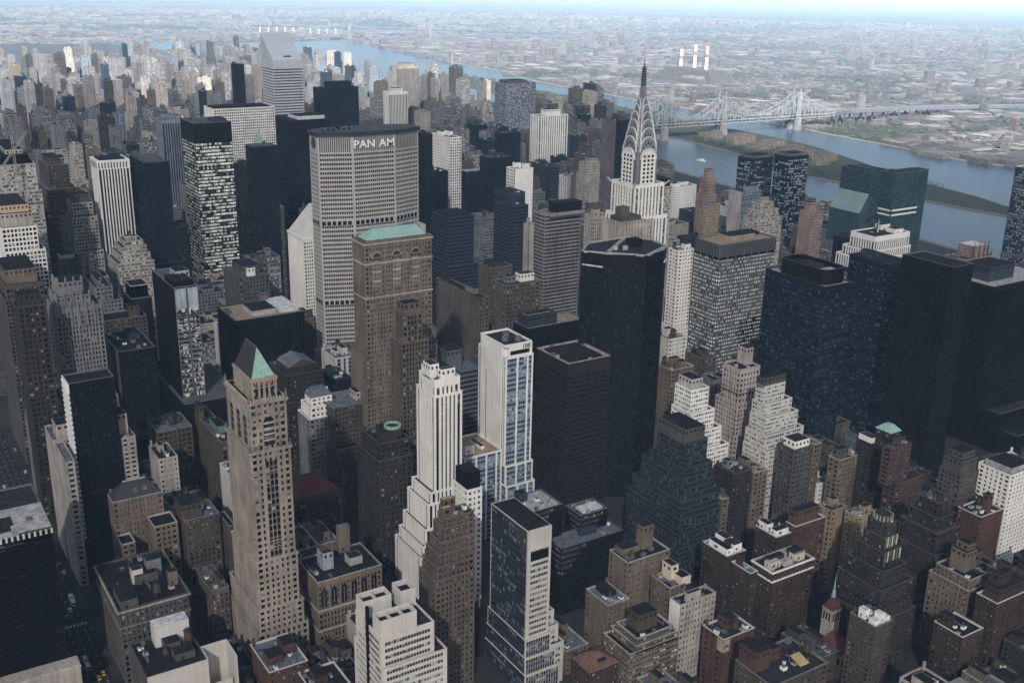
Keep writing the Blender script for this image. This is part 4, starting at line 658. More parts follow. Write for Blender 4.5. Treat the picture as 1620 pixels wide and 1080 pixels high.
# ---------------------------------------------------------------- extra features of single buildings
def add(key, name, m, parent=None):
    root, base, bx = ROOTS[key]; return m.build(name, parent or root, base)
def arch_pts(w, h, n=8):
    """outline of a round headed opening, width w, total height h, foot at 0"""
    r = w/2; p = [(-r, 0), (r, 0)]
    return p+[(r*math.cos(math.pi*k/n), h-r+r*math.sin(math.pi*k/n)) for k in range(n+1)]
def text(body, size, loc, rotz, mat, parent, base, name='lettering', bold=.0, sx=1.0, shear=0, space=1.0):
    c = bpy.data.curves.new(name, 'FONT'); c.body = body; c.size = size; c.extrude = .25; c.offset = bold; c.shear = shear; c.space_character = space
    c.align_x = 'CENTER'; c.align_y = 'CENTER'; c.resolution_u = 3
    t = bpy.data.objects.new(name, c); dg = None
    COL.objects.link(t); bpy.context.view_layer.update()
    me = bpy.data.meshes.new_from_object(t.evaluated_get(bpy.context.evaluated_depsgraph_get()))
    bpy.data.objects.remove(t); me.materials.clear(); me.materials.append(MATS[mat])
    o = bpy.data.objects.new(name, me); COL.objects.link(o); o.parent = parent
    o.location = (loc[0]-base[0], loc[1]-base[1], loc[2]-base[2]); o.rotation_euler = (R(90), 0, rotz); o.scale = (sx, 1, 1); return o
# pyramid tower: roof, ledges, big arched windows
m = M(); e = rect(152.3, 499.2, 165.3, 527.3); m.frustum(e, 175.2, rect(158.6, 507, 158.9, 523), 190, 'copper_green'); add('tower10', 'roof_pyramid', m)
m = M(); m.face([(152.15, 499.5, 175.45), (152.15, 527.0, 175.45), (158.5, 523, 190.25), (158.5, 507, 190.25)][::-1], 'copper_black'); m.bar((158.7, 506.5, 190.1), (158.7, 523.5, 190.1), .5, 'copper_dull'); add('tower10', 'roof_sheathing', m)
bx = ROOTS['tower10'][2]
for (x0, y0, x1, y1, q0, z), d, h in zip(bx[:5], (.5, 1.0, .8, .5, .5), (1.3, 1.4, 1.4, 1.0, 1.0)):
    m = M(); ring(m, x0-d, y0-d, x1+d, y1+d, z-h-.2, z-.1, 'beige'); add('tower10', 'cornice', m)
a0, b0, a1, b1, q0, zl = bx[1]; c0, d0, c1, d1, q0, zs = bx[2]; zt_ = bx[3][5]
m = M()
for k in range(10): m.cyl(152.6+k*1.4, 498.3, 173.2, 174.7, .35, .5, 'orange', 6)
n = int((a1-a0)/1.6)
for k in range(n): m.box(a0+.4+k*1.6, b0-.55, zl-.2, a0+1.2+k*1.6, b0-.1, zl+1.6, 'limestone')
n = int((b1-b0)/1.9)
for k in range(n): m.box(a0-.55, b0+.4+k*1.9, zl-.2, a0-.1, b0+1.3+k*1.9, zl+1.6, 'limestone')
for x, y in ((a0, b0), (a1, b0), (a0, b1)): m.cyl(x, y, zl, zl+4.6, .9, .3, 'tan_brick', 8)
for x, y in ((c0, d0), (c1, d0), (c0, d1), (a0+4, d0), (a1-4, d0)): m.cyl(x, y, zs, zs+3.6, .9, .25, 'tan_brick', 8)
add('tower10', 'ornament', m)
for k in range(4):
    m = M(); x = 154.6+k*2.75; m.face([(x+p, 498.8, 166.6+q) for p, q in arch_pts(1.5, 5.6)], 'pane_dark'); add('tower10', 'arched_window', m)
xc = (a0+a1)/2
m = M(); m.face([(xc+p, b0-.1, zs+2+q) for p, q in arch_pts(6, 16)], 'pane_dark')
for k in range(5): m.box(xc-2.6+k*1.3-.12, b0-.3, zs+2, xc-2.6+k*1.3+.12, b0-.1, zs+16, 'brown_brick')
for k in range(4): m.box(xc-2.9, b0-.35, zs+4.5+k*3.2, xc+2.9, b0-.12, zs+5.6+k*3.2, 'limestone')
add('tower10', 'arched_window', m)
for k in range(3):
    m = M(); y = b0+8+k*(b1-b0-16)/2; m.face([(a0-.1, y-p, zs+2+q) for p, q in arch_pts(4.6, 16)], 'pane_dark')
    for j in range(3): m.box(a0-.3, y-1.4+j*1.4-.12, zs+2, a0-.1, y-1.4+j*1.4+.12, zs+16, 'brown_brick')
    add('tower10', 'arched_window', m)
m = M(); xc = (c0+c1)/2; nf_ = int((zs-7-zt_)/3.7)
m.face(((xc-3.4, d0-.1, zt_), (xc+3.4, d0-.1, zt_), (xc+3.4, d0-.1, zs-7), (xc-3.4, d0-.1, zs-7)), 'glass_plain', ((40, 0), (43, 0), (43, nf_), (40, nf_)))
for k in range(4): m.box(xc-3.5+k*2.27-.16, d0-.45, zt_, xc-3.5+k*2.27+.16, d0-.05, zs-6, 'beige')
for k in range(nf_): z = zt_+(zs-7-zt_)*k/nf_; m.box(xc-3.4, d0-.25, z, xc+3.4, d0-.08, z+1.2, 'brown_brick2')
add('tower10', 'window_bay', m)
# gothic tower: mint roof, arched heads, corner house
m = M(); m.frustum(rect(286, 645, 331, 660.5), 203.4, rect(294, 651.5, 327, 653.5), 209.5, 'copper_green'); m.box(286, 645, 201, 331, 660.5, 203.4, 'brown_tan'); add('gothic', 'hip_roof', m)
m = M(); m.box(329, 650, 202, 334, 660, 209, 'limestone'); add('gothic', 'penthouse', m)
for x in (292, 307, 321.5):
    m = M(); m.face([(x+p, 642.1, 170+q) for p, q in arch_pts(6.4, 25)], 'dark_brick')
    for k in range(6): m.box(x-3.0+k*1.14, 641.8, 170, x-2.7+k*1.14, 642.15, 190 if 0 < k < 5 else 188, 'limestone')
    for k in range(7): m.box(x-3.2, 641.85, 171+k*3.3, x+3.2, 642.12, 172.3+k*3.3, 'limestone' if k % 2 else 'brown_tan')
    for a_, b_ in zip(arch_pts(6.9, 25.3)[2:], arch_pts(6.9, 25.3)[3:]): m.bar((x+a_[0], 641.9, 170+a_[1]), (x+b_[0], 641.9, 170+b_[1]), .5, 'limestone')
    add('gothic', 'arched_window', m)
m = M()
for z, d in ((200.8, .8), (187, .5), (163, .5)): ring(m, 282.9-d, 642.3-d, 334.6+d, 661.7+d, z, z+1, 'limestone')
add('gothic', 'cornice', m)
# green copper ring drum
m = M(); m.cyl(267, 571, 90, 99, 5.2, 5.2, 'dark_brick', 10); add('ringtop', 'drum', m)
m = M()
for k in range(20):
    a, b = 2*math.pi*k/20, 2*math.pi*(k+1)/20; f = lambda r, t, z: (267+r*math.cos(t), 571+r*math.sin(t), z)
    m.face((f(5.6, a, 98.6), f(5.6, b, 98.6), f(5.6, b, 100.4), f(5.6, a, 100.4)), 'copper_green'); m.face((f(5.6, a, 100.4), f(5.6, b, 100.4), f(4.4, b, 100.4), f(4.4, a, 100.4)), 'copper_green'); m.face((f(4.4, b, 98.6), f(4.4, a, 98.6), f(4.4, a, 100.4), f(4.4, b, 100.4)), 'copper_green')
add('ringtop', 'copper_ring', m)
def hip(key, x0, y0, x1, y1, z0, z1, inx, iny, mat, name='hip_roof'):
    m = M(); m.frustum(rect(x0, y0, x1, y1), z0, rect(x0+inx, y0+iny, x1-inx, y1-iny), z1, mat); add(key, name, m)
hip('mansard', 246, 657.5, 262.8, 670, 92.3, 97.5, 4, 3, 'steel_grey', 'mansard_roof')
hip('darkgrid', 200.5, 580.5, 233.2, 605.5, 58.3, 67, 8, 9, 'roof_red')
hip('hip', 98.3, 606.6, 127.3, 618.8, 72.3, 81, 8, 5.6, 'copper_black')
m = M(); m.bar((106, 612.7, 81.1), (119.6, 612.7, 81.1), .9, 'copper_green'); add('hip', 'roof_ridge', m)
m = M()
for x in (111, 116.6): m.box(x, 608.2, 74.5, x+2.6, 611, 77.2, 'copper_dull')
add('hip', 'dormer', m)
for x0, x1, y0, h in ((98, 106, 593, 50), (117, 131, 590, 58)):
    pr_ = {}; facade(pr_, rect(x0, y0, x1, 606), 0, h, ST['M'], 'tan_brick', None, 5); cap(pr_, rect(x0, y0, x1, 606), h, 'roof_tar', 'pale_pink')
    mm = M()
    for q in pr_.values(): 
        for f, i_, u in zip(q.f, q.mi, range(len(q.f))): mm.face([q.v[k] for k in f], q.mats[i_], q.uv.get(u))
    add('hip', 'wing', mm)
hip('hip25', 279, 368.4, 299.6, 385.4, 32.3, 37.5, 9, 7.5, 'tile_red')
hip('mint97', 552, 408.3, 563.3, 421.5, 93.3, 97.2, 3.5, 4.5, 'copper_green')
hip('waldorf', 428, 1264, 441, 1276, 171.2, 184, 3.5, 3, 'copper_green', 'cupola')
m = M(); m.cyl(434.5, 1270, 183.6, 193, 3.2, .6, 'copper_green', 10); add('waldorf', 'cupola_lantern', m)
m = M()   # gable house
m.box(254, 721, 87, 277, 745, 93, 'dark_brick'); m.face(((254, 721, 93), (277, 721, 93), (265.5, 721, 98)), 'brown_brick'); m.face(((254, 721, 93), (265.5, 721, 98), (265.5, 745, 98), (254, 745, 93)), 'roof_grey'); m.face(((277, 721, 93), (277, 745, 93), (265.5, 745, 98), (265.5, 721, 98)), 'roof_grey')
add('gabled', 'attic_house', m)
# wavy crown of the grey ribbed tower
m = M()
for x0, y0, x1, y1, z in ((104.9, 764, 127, 785, 158), (107.4, 767, 123.4, 783.6, 168), (103.1, 762.3, 133.8, 787.4, 150)):
    n = max(3, int((x1-x0)/4.6))
    for k in range(n+1): x = x0+(x1-x0)*k/n; m.cyl(x, y0-.2, z-14, z+1.8, 1.1, .8, 'grey_stone', 6); m.cyl(x, y0-.2, z+1.8, z+3.2, .8, .2, 'grey_stone', 6)
    n = max(3, int((y1-y0)/4.6))
    for k in range(1, n+1): y = y0+(y1-y0)*k/n; m.cyl(x0-.2, y, z-14, z+1.8, 1.1, .8, 'grey_stone', 6)
add('deco', 'crown_piers', m)
# sawtooth white fins on the black slab
m = M()
for k in range(32): z = 24+k*3.35; m.face(((89.4, 661.0, z), (89.4, 661.0, z+1.5), (89.4, 678.8, z+1.5), (89.4, 678.8, z)), 'white_paint'); m.box(88.6, 661.2, z, 90.1, 678.6, z+1.4, 'white_paint', True)
m.box(89.2, 660.9, 125, 90.1, 679.2, 131.3, 'white_paint')
add('slab', 'side_fins', m)
# yellow painted strip on the pinkish block, sign-like patch only
m = M(); m.box(80.4, 683.75, 40, 88.6, 683.99, 54, 'yellow_paint'); add('pink', 'painted_strip', m)
# black louvred block: roof frame and foot ledge
root, base, bx = ROOTS['fifthblack']; z = bx[0][5]; y = bx[0][1]
m = M()
for a, b, c, d, hh in ((-110, y+.5, 54, y+5, 1), (-110, y+26, 54, y+31, 1.4), (38, y+.5, 54, y+31, 1.2), (24, y+5, 27, y+26, .8), (-40, y+5, -36, y+26, .8), (-8, y+5, -4, y+26, .8)): m.box(a, b, z-.8, c, d, z+hh, 'roof_pale')
for k in range(14): m.box(-60+k*8, y+8+k % 3*4, z-.8, -57+k*8, y+12+k % 3*4, z+.6+k % 2, ['concrete', 'tan_brick', 'orange', 'steel_grey'][k % 4])
for k in range(60): m.box(-106+k*2.7, y-.4, z-2.4, -105+k*2.7, y-.05, z+.5, 'pale_stone')
add('fifthblack', 'roof_frame', m)
m = M(); m.box(-110, y-9, 0, 58, y, 22, 'limestone'); m.box(-110, y-9.4, 20.5, 58.4, y, 21.3, 'concrete'); add('fifthblack', 'podium', m)
# white party wall loft: penthouse and light court walls
def house(key, x0, y0, x1, y1, z0, z1, mat, name='penthouse', top=None):
    m = M(); m.box(x0, y0, z0, x1, y1, z1, mat); m.face([(x0+.2, y0+.2, z1+.05), (x1-.2, y0+.2, z1+.05), (x1-.2, y1-.2, z1+.05), (x0+.2, y1-.2, z1+.05)], top or mat)
    if z1-z0 > 4: m.box(x0+.25*(x1-x0), y0-.08, z0+1.6, x0+.45*(x1-x0), y0+.1, z0+3, 'black_metal'); m.box(x0-.08, y0+.5*(y1-y0), z0+1.4, x0+.1, y0+.68*(y1-y0), z0+2.8, 'black_metal')
    add(key, name, m)
house('whiteparty', 91, 495, 109, 503, 38.5, 51, 'pale_stone', 'penthouse', 'roof_white')
m = M(); m.box(80.2, 470.2, 0, 111, 470.6, 39.9, 'white_brick'); m.box(110.6, 470.5, 0, 123, 471.2, 24, 'white_brick'); m.box(110.7, 471, 0, 111.3, 483, 40, 'white_brick'); m.box(111.2, 482.4, 0, 124.4, 483, 40, 'white_brick'); m.box(124.2, 466, 0, 124.8, 483, 40, 'white_brick'); add('whiteparty', 'party_wall', m)
water_tank(ROOTS['whiteparty'][0], ROOTS['whiteparty'][1], 107, 491, 38.7, random.Random(2))
for k, (x, y, w, h, mt) in enumerate(((94, 551, 6, 9, 'pale_stone'), (103, 554, 8, 11, 'grey_stone'), (111, 539, 5, 9, 'tan_brick'))): house('darkcornice', x, y, x+w, y+w*.8, 46, 46+h, mt, 'bulkhead', 'roof_tar')
m = M(); ring(m, 79.2, 525.2, 119, 582.6, 45.9, 46.6, 'limestone'); ring(m, 79.5, 525.5, 118.6, 582.4, 36, 36.6, 'grey_stone'); add('darkcornice', 'cornice', m)
# white number tower: blank side slab, top box, side wing
m = M(); m.box(347.9, 569, 0, 352, 596.5, 140.5, 'white_stone'); m.box(347.8, 588.4, 20, 347.95, 589, 118, 'black_metal'); m.box(352, 565.4, 132, 370, 597, 140.5, 'white_stone')
m.box(352.6, 565.25, 134.2, 367.8, 565.45, 137, 'black_metal'); m.face([(348.6, 569.6, 140.54), (369.4, 566, 140.54), (369.4, 596.4, 140.54), (348.6, 596, 140.54)], 'roof_dark'); add('park100', 'top_box', m)
m = M()
for a, b, c, d in ((347.9, 565.4, 370, 566.1), (347.9, 596.3, 370, 597), (347.9, 566, 348.6, 596.4), (369.3, 566, 370, 596.4)): m.box(a, b, 140.45, c, d, 142, 'white_stone')
for x, y in ((356, 578), (361, 585), (364, 574)): m.cyl(x, y, 140.5, 143.5, 2.4, 2.2, 'steel_grey', 10)
add('park100', 'roof_machines', m)
text('100', 4.6, (365.2, 565.15, 139.0), 0, 'letter_dark', ROOTS['park100'][0], ROOTS['park100'][1], 'number_sign', sx=.82, space=1.15)
pr_ = {}; w = rect(318, 566, 347.7, 600); facade(pr_, w, 0, 66, dict(ST['P'], crown=1.2), 'white_stone', None, 9); cap(pr_, w, 66, 'roof_tan', 'white_stone')
for k_, q in pr_.items(): 
    k_ = k_.split('#')[0]; o_ = add('park100', {'wall': 'wing_wall', 'roof': 'wing_roof', 'parapet': 'wing_parapet'}.get(k_, k_), q)
    if o_ and k_ == 'window_glazing': o_['kind'] = 'stuff'
house('park100', 322, 572, 329, 580, 65.2, 71.5, 'white_stone', 'penthouse', 'roof_tan'); house('park100', 336, 575, 339, 590, 65.2, 67.5, 'white_stone', 'roof_unit', 'roof_tar')
# dark glass slab: white brick end wall and banded terraces
m = M(); m.box(265.1, 407.6, 88, 279.8, 408.2, 100.4, 'white_brick'); m.box(265, 407.55, 34, 266.9, 408.25, 100.3, 'white_brick'); m.box(278.4, 407.55, 34, 279.9, 408.25, 100.3, 'white_brick'); m.box(267, 407.5, 82, 278.3, 408.1, 87, 'black_metal')
for k in range(14): m.box(266.8, 407.7, 34.5+k*3.5, 278.5, 408.18, 36.1+k*3.5, 'white_brick')
add('slab17', 'end_wall', m)
pr_ = {}
for x0, y0, x1, y1, z in ((279.8, 412, 286.5, 440, 44), (280, 409.5, 288, 444, 36), (281, 406.5, 290, 448, 26)):
    facade(pr_, rect(x0, y0, x1, y1), 0, z, dict(ST['Hw'], glass='glass_band'), 'white_brick', None, 3); cap(pr_, rect(x0, y0, x1, y1), z, 'roof_tar', 'white_brick')
for k_, q in pr_.items():
    k_ = k_.split('#')[0]; o_ = add('slab17', {'wall': 'wing_wall', 'roof': 'wing_roof', 'parapet': 'wing_parapet'}.get(k_, k_), q)
    if o_ and k_ == 'window_glazing': o_['kind'] = 'stuff'
m = M()
for k, n in enumerate((8, 14, 20, 26)): m.box(263.6-k*.4, 446, 0, 279, 446+n, 36-k*6, 'bronze'); m.box(263.3-k*.4, 445.5+n, 0, 264.3-k*.4, 446.4+n, 38-k*6, 'white_brick')
add('slab17', 'rear_terrace', m)
# white banded block: open roof boxes and dark flue
def openbox(key, x0, y0, x1, y1, z0, z1, mat, div):
    m = M(); t = .45
    for a, b, c, d in ((x0, y0, x1, y0+t), (x0, y1-t, x1, y1), (x0, y0+t, x0+t, y1-t), (x1-t, y0+t, x1, y1-t)): m.box(a, b, z0, c, d, z1, mat)
    for k in range(1, div): x = x0+(x1-x0)*k/div; m.box(x-.15, y0+t, z0, x+.15, y1-t, z1-.4, mat)
    m.face([(x0+t, y0+t, z1-3), (x1-t, y0+t, z1-3), (x1-t, y1-t, z1-3), (x0+t, y1-t, z1-3)], 'roof_tar'); add(key, 'roof_box', m)
openbox('bottomwhite', 169.9, 388.2, 189.2, 396.4, 79, 88.6, 'pale_concrete', 3); openbox('bottomwhite', 169.9, 406.8, 185, 415.2, 70, 89, 'pale_concrete', 2); openbox('bottomwhite', 189.4, 405.5, 197.6, 415.3, 79, 89.4, 'pale_concrete', 1)
m = M(); m.box(168.6, 400.2, 0, 170, 401.8, 90, 'black_metal'); add('bottomwhite', 'flue', m)
# unfinished mast on the brown ziggurat etc. belt course and roof cottages of the court apartments
m = M()
for z in (44.6, 50.4): ring(m, 410.3, 369.4, 445.1, 387.4, z, z+.7, 'white_stone')
add('court112c', 'belt_course', m)
rnd = random.Random(4)
for x, y, w, d, h in ((413, 374, 8, 5, 4), (423, 372.5, 7, 4, 3), (432, 373, 8, 5, 4.5), (418, 380, 10, 4, 3.5), (431, 380, 9, 4.5, 3), (441, 376, 2.5, 8, 3)): house('court112c', x, y, x+w, y+d, 50, 50.3+h, rnd.choice(['cream', 'pale_pink', 'pale_stone']), 'roof_cottage', 'roof_pale')
for x, y, w, d, h in ((403.5, 400.5, 5, 16, 4), (409.5, 401, 6.5, 5, 5), (410, 409, 6, 9, 5.5)): house('court112a', x, y, x+w, y+d, 49, 49.3+h, 'white_paint', 'roof_cottage', 'roof_tar')
for x, y, w, d, h in ((443, 399.4, 10.5, 5, 4), (443, 407, 5, 8, 5), (449.5, 407, 4.5, 7, 3.5)): house('court112b', x, y, x+w, y+d, 51, 51.3+h, 'white_paint', 'roof_cottage', 'roof_tar')
for k in range(5): house('brickwhite111', 418.2+k % 3*4.2, 302.5+k//3*7, 421.6+k % 3*4.2, 307+k//3*7, 51, 54+k % 2*3, 'white_paint', 'roof_cottage', 'roof_white')
m = M(); m.box(354.1, 348.2, 30, 359, 348.6, 37.4, 'pale_pink'); m.box(353.9, 348.4, 30, 354.2, 353, 37.4, 'pale_pink')
for k in range(3): m.box(355+k*1.1, 348.0, 32.6+k % 2*.6, 355.7+k*1.1, 348.22, 34.2+k % 2*.4, 'letter_dark')
add('red22', 'boxed_sign', m)
m = M(); m.face([(372, 310, 38.2), (379, 310, 38.2), (379, 318, 40.4), (372, 318, 40.4)], 'yellow_paint'); m.box(372, 317.6, 36, 372.4, 318, 40.3, 'steel_grey'); m.box(378.6, 317.6, 36, 379, 318, 40.3, 'steel_grey'); add('brick113', 'awning', m)
m = M(); m.cyl(456.8, 335.5, 89, 93, 5.2, 5.0, 'dark_brick', 8)
for k in range(16): a = 2*math.pi*k/16; m.box(456.8+5.2*math.cos(a)-.35, 335.5+5.2*math.sin(a)-.35, 90.5, 456.8+5.2*math.cos(a)+.35, 335.5+5.2*math.sin(a)+.35, 93.6, ['yellow_paint', 'blue_panel'][k % 2])
for q, z in (((451.3, 328, 462.4, 343), 82), ((449.3, 326, 464.4, 345), 74)):
    for k in range(6): x = q[0]+(q[2]-q[0])*(k+.5)/6; m.box(x-.45, q[1]-.25, z-6, x+.45, q[1]-.02, z+.4, 'cream' if k % 2 else 'copper_dull')
add('deco107', 'tile_crown', m)
def leafy(key, x0, y0, x1, y1, z, n, seed, name='roof_garden'):
    m = M(); r_ = random.Random(seed)
    for _ in range(n):
        x, y, s = r_.uniform(x0, x1), r_.uniform(y0, y1), r_.uniform(.4, .9); zz = z+r_.uniform(.1, 1.4)
        a = [Vector((r_.uniform(-1, 1), r_.uniform(-1, 1), r_.uniform(-.6, 1))).normalized()*s for _ in range(3)]
        c = Vector((x, y, zz)); m.face([c+a[0], c+a[1], c+a[2]], 'leaf_green')
    add(key, name, m)
plain('leaf_green', (.035, .055, .025), .8); plain('leaf_blue', (.05, .075, .045), .8)
leafy('brick97', 538.5, 395.6, 550, 401, 91, 160, 1); leafy('red109', 463, 402, 489, 403.5, 56, 150, 2, 'roof_hedge'); leafy('tan24', 301, 364, 312, 366, 42, 120, 3); leafy('tan20', 338, 413, 346, 420, 60, 120, 4)
m = M(); m.box(253, 521.6, 62, 253.4, 522, 62.1, 'black_metal'); 
# water house crown and copper bulkheads done by rule; mast on the ribbed white tower
m = M(); m.cyl(850, 676, 143, 156, .5, .15, 'white_paint', 6); add('ribwhite', 'mast', m)
m = M()  # chimney ring of the brown office
m.box(133.9, 585.2, 59, 134.4, 606, 61.2, 'tan_brick'); add('brownF7', 'coping', m)
m = M()
for k in range(6):
    x = 183+k*6.2; m.face([(x+2+p, 494.2, 33+q) for p, q in arch_pts(3.4, 12)], 'pane_dark'); m.box(x+1.8, 494.0, 33, x+2.2, 494.25, 43, 'tan_brick')
ring(m, 180.6, 493.6, 222, 525, 31, 31.9, 'limestone'); ring(m, 180.6, 493.6, 222, 525, 18, 18.8, 'limestone'); add('ornate', 'arcade', m)
house('ornate', 190, 509, 196, 515, 49, 60, 'pale_blue', 'bulkhead', 'roof_red'); house('ornate', 206, 520, 213, 524, 49, 66, 'tan_brick', 'stair_tower', 'copper_dull')
for x0, y0, x1, y1, z in ((332, 466, 352, 468.5, 40), (332, 463, 352, 466, 30), (334, 464.5, 350, 467, 20)):
    m = M(); m.box(x0, y0, 0, x1, y1+3, z, 'black_metal'); m.box(x0-.2, y0-.2, z, x1+.2, y1+3, z+.4, 'roof_grey'); add('behindblk', 'ledge', m)

# ---------------------------------------------------------------- the airline tower: elongated octagon
base = (388, 865, 0)
t = thing('office_tower', 'wide pale grid tower with airline lettering across its louvred crown', 'office tower', base)
pl = [(340, 856), (368, 846.5), (408, 846.5), (436, 856), (436, 874), (408, 884), (368, 884), (340, 874)]
P_ = {}
wall('precast', (.42, .40, .385), dirt=.2)
for z0, z1, c in ((0, 98, 4.4), (98, 170, 4.4), (170, 243, 15)):
    facade(P_, pl, z0, z1, dict(ST['Pa'], crown=c), 'precast', None, 11, None, True)
Dk = M()
for i in range(8):
    A, B = Vector(pl[i]), Vector(pl[(i+1) % 8]); L = (B-A).length; u = (B-A)/L; nn = Vector((u.y, -u.x))
    for zc in (96, 168):
        k = max(3, int(L/4.6))
        for j in range(k):
            a = A+u*(1.3+(L-2.6)*j/k)+nn*.06; b = A+u*(1.3+(L-2.6)*(j+.72)/k)+nn*.06
            Dk.face(((*a, zc-2), (*b, zc-2), (*b, zc+1.6), (*a, zc+1.6)), 'black_metal')
    if i in (3, 7): continue
    k = int(L/1.9)
    for j in range(k):
        a = A+u*(1.3+(L-2.6)*j/k)+nn*.05; b = A+u*(1.3+(L-2.6)*(j+.55)/k)+nn*.05
        Dk.face(((*a, 229.5), (*b, 229.5), (*b, 242), (*a, 242)), 'louvre_dark')
plain('louvre_dark', (.05, .05, .055), .7)
flush(P_, t, base); Dk.build('louvres', t, base)
m = M(); m.prism(inset(pl, -1.5), 243.0, 246.4, 'steel_navy', True); m.face([(*p, 246.44) for p in inset(pl, 1)], 'roof_gravel'); m.prism(inset(pl, 2.6), 241, 243, 'black_metal')
for k in range(9): m.box(346+k*3.2, 858+k % 3*3, 246.4, 348+k*3.2, 862+k % 3*4, 248+k % 2, ['steel_navy', 'steel_grey', 'black_metal'][k % 3])
m.build('roof', t, base)
text('PAN AM', 9.2, (388, 845.6, 235.6), 0, 'letter_white', t, base, 'lettering', bold=.18, sx=1.12, space=1.05)
g = M(); gx, gy, gz = 339.8, 865, 236.5
g.face([(gx, gy-5.2*math.cos(2*math.pi*k/24), gz+5.2*math.sin(2*math.pi*k/24)) for k in range(24)], 'steel_navy')
for r_ in (-.55, 0, .55):
    pts = [(gx-.12, gy-5*r_*math.cos(a), gz+5*math.sin(a)) for a in [math.pi*(-.5+k/12) for k in range(13)]]
    for a, b in zip(pts, pts[1:]): g.bar(a, b, .3, 'grey_metal')
for z_ in (-2.4, 0, 2.4): g.bar((gx-.12, gy-math.sqrt(25-z_*z_), gz+z_), (gx-.12, gy+math.sqrt(25-z_*z_), gz+z_), .3, 'grey_metal')
g.build('globe_emblem', t, base)
m = M(); m.prism(rect(338, 845, 438, 886), 0, 24, 'grey_stone'); m.build('podium', t, base)

# ---------------------------------------------------------------- dark faceted tower with white roof edges
base = (462, 588, 0); t = thing('office_tower', 'massive black faceted glass tower with white edged roof in the middle', 'office tower', base)
pl = [(431.5, 597), (440.8, 581.6), (465, 564.8), (487, 572), (497, 581), (500, 604), (488, 618), (452, 616)]
P_ = {}; facade(P_, pl, 0, 190, dict(ST['Cd'], crown=7, pier=.1, span=.26, g=.15, so=.06, po=.02), 'black_metal', None, 5); cap(P_, pl, 190, 'roof_dark', 'roof_pale'); flush(P_, t, base)
m = M()
for a, b in ((0, 2), (2, 4), (1, 6)): A, B = Vector((*pl[a], 189.7)), Vector((*pl[b], 189.7)); m.bar(A.lerp(B, .04), B.lerp(A, .04), 2.4, 'roof_pale', 1.2)
m.build('roof_edge', t, base)
m = M(); m.box(472, 590, 189, 481, 598, 195, 'black_metal'); m.cyl(458, 592, 189, 192, 2, 2, 'roof_pale', 10); m.cyl(464, 588, 189, 192, 2, 2, 'roof_pale', 10); m.build('roof_unit', t, base)
for A, B in ((pl[0], pl[1]), (pl[3], pl[4])):
    m = M(); a, b = Vector((*A, 180.5)), Vector((*B, 180.5)); u = (b-a).normalized(); n_ = Vector((u.y, -u.x, 0))*.5
    m.bar(a+u*1.2+n_, b-u*1.2+n_, 1.0, 'roof_white', .8); m.build('ledge', t, base)

# ---------------------------------------------------------------- spire tower with steel sunburst crown
cx, cy = 588, 730; base = (cx, cy, 0)
t = thing('office_tower', 'white art deco tower with tiered steel sunburst crown and needle spire', 'office tower', base)
P_ = {}; sq = lambda h: rect(cx-h, cy-h, cx+h, cy+h)
facade(P_, sq(19.5), 0, 178, dict(ST['Vw'], bw=3.6, so=.4, spanm='grey_stone', crown=3), 'white_stone', None, 4); cap(P_, sq(19.5), 178, 'roof_gravel', 'white_stone')
facade(P_, sq(16.5), 176, 206, dict(ST['Vw'], bw=3.6, so=.3, spanm='grey_stone', crown=3), 'white_stone', None, 4); cap(P_, sq(16.5), 206, 'roof_gravel', 'white_stone')
flush(P_, t, base)
wall('crown_steel', (.33, .34, .36), rough=.38, dirt=.35, spec=.5, metal=.45); wall('rim_highlight', (.70, .71, .72), rough=.4, dirt=.15, spec=.5)  # steel rims; bright highlights along the arch edges put into their pale colour
def profile(w, z0, zs, zt, n=12): return [(-w, z0), (w, z0)]+[(w*math.cos(math.pi*k/n), zs+(zt-zs)*math.sin(math.pi*k/n)**.9) for k in range(n+1)]
def place(p, ax, s, d): return (cx+p[0], cy+s*d, p[1]) if ax == 0 else (cx-s*d, cy+p[0], p[1])
def vault(m, prof, d, mat):
    """a barrel through the tower along both axes: a cross with arched ends"""
    for ax in (0, 1):
        m.face([place(p, ax, -1, d) for p in prof], mat); m.face([place(p, ax, 1, d) for p in reversed(prof)], mat)
        for k in range(1, len(prof)-1): m.face((place(prof[k], ax, -1, d), place(prof[k], ax, 1, d), place(prof[k+1], ax, 1, d), place(prof[k+1], ax, -1, d)), mat)
def rims(par, prof, d, w):
    for ax in (0, 1):
        for s in (-1, 1):
            m = M()
            for a, b in zip(prof[2:], prof[3:]): m.bar(place(a, ax, s, d), place(b, ax, s, d), w, 'rim_highlight')
            sub(m, 'arch_rim', par)
def sub(m, name, par): o_ = m.build(name, par, (0, 0, 0)); o_.data.transform(Matrix.Translation((-base[0], -base[1], 0))); return o_
m = M(); m.prism(sq(10.6), 200, 238, 'crown_steel'); m.build('core', t, base)
pf = profile(8.1, 200, 226.5, 236); m = M(); vault(m, pf, 12.7, 'white_stone'); bay = m.build('arched_bay', t, base)
rims(bay, pf, 12.75, 1.1)
q = M()
for i in range(8):
    for j in (-1, 0, 1):
        z = 203+i*3.6
        for ax, s in ((0, -1), (1, 1), (0, 1), (1, -1)):
            if z < 229 or j == 0: q.face([place(p, ax, s, 12.78) for p in ((j*4.4-1.2, z), (j*4.4+1.2, z), (j*4.4+1.2, z+2.2), (j*4.4-1.2, z+2.2))][::-1 if s > 0 else 1], 'pane_dark')
sub(q, 'windows', bay)
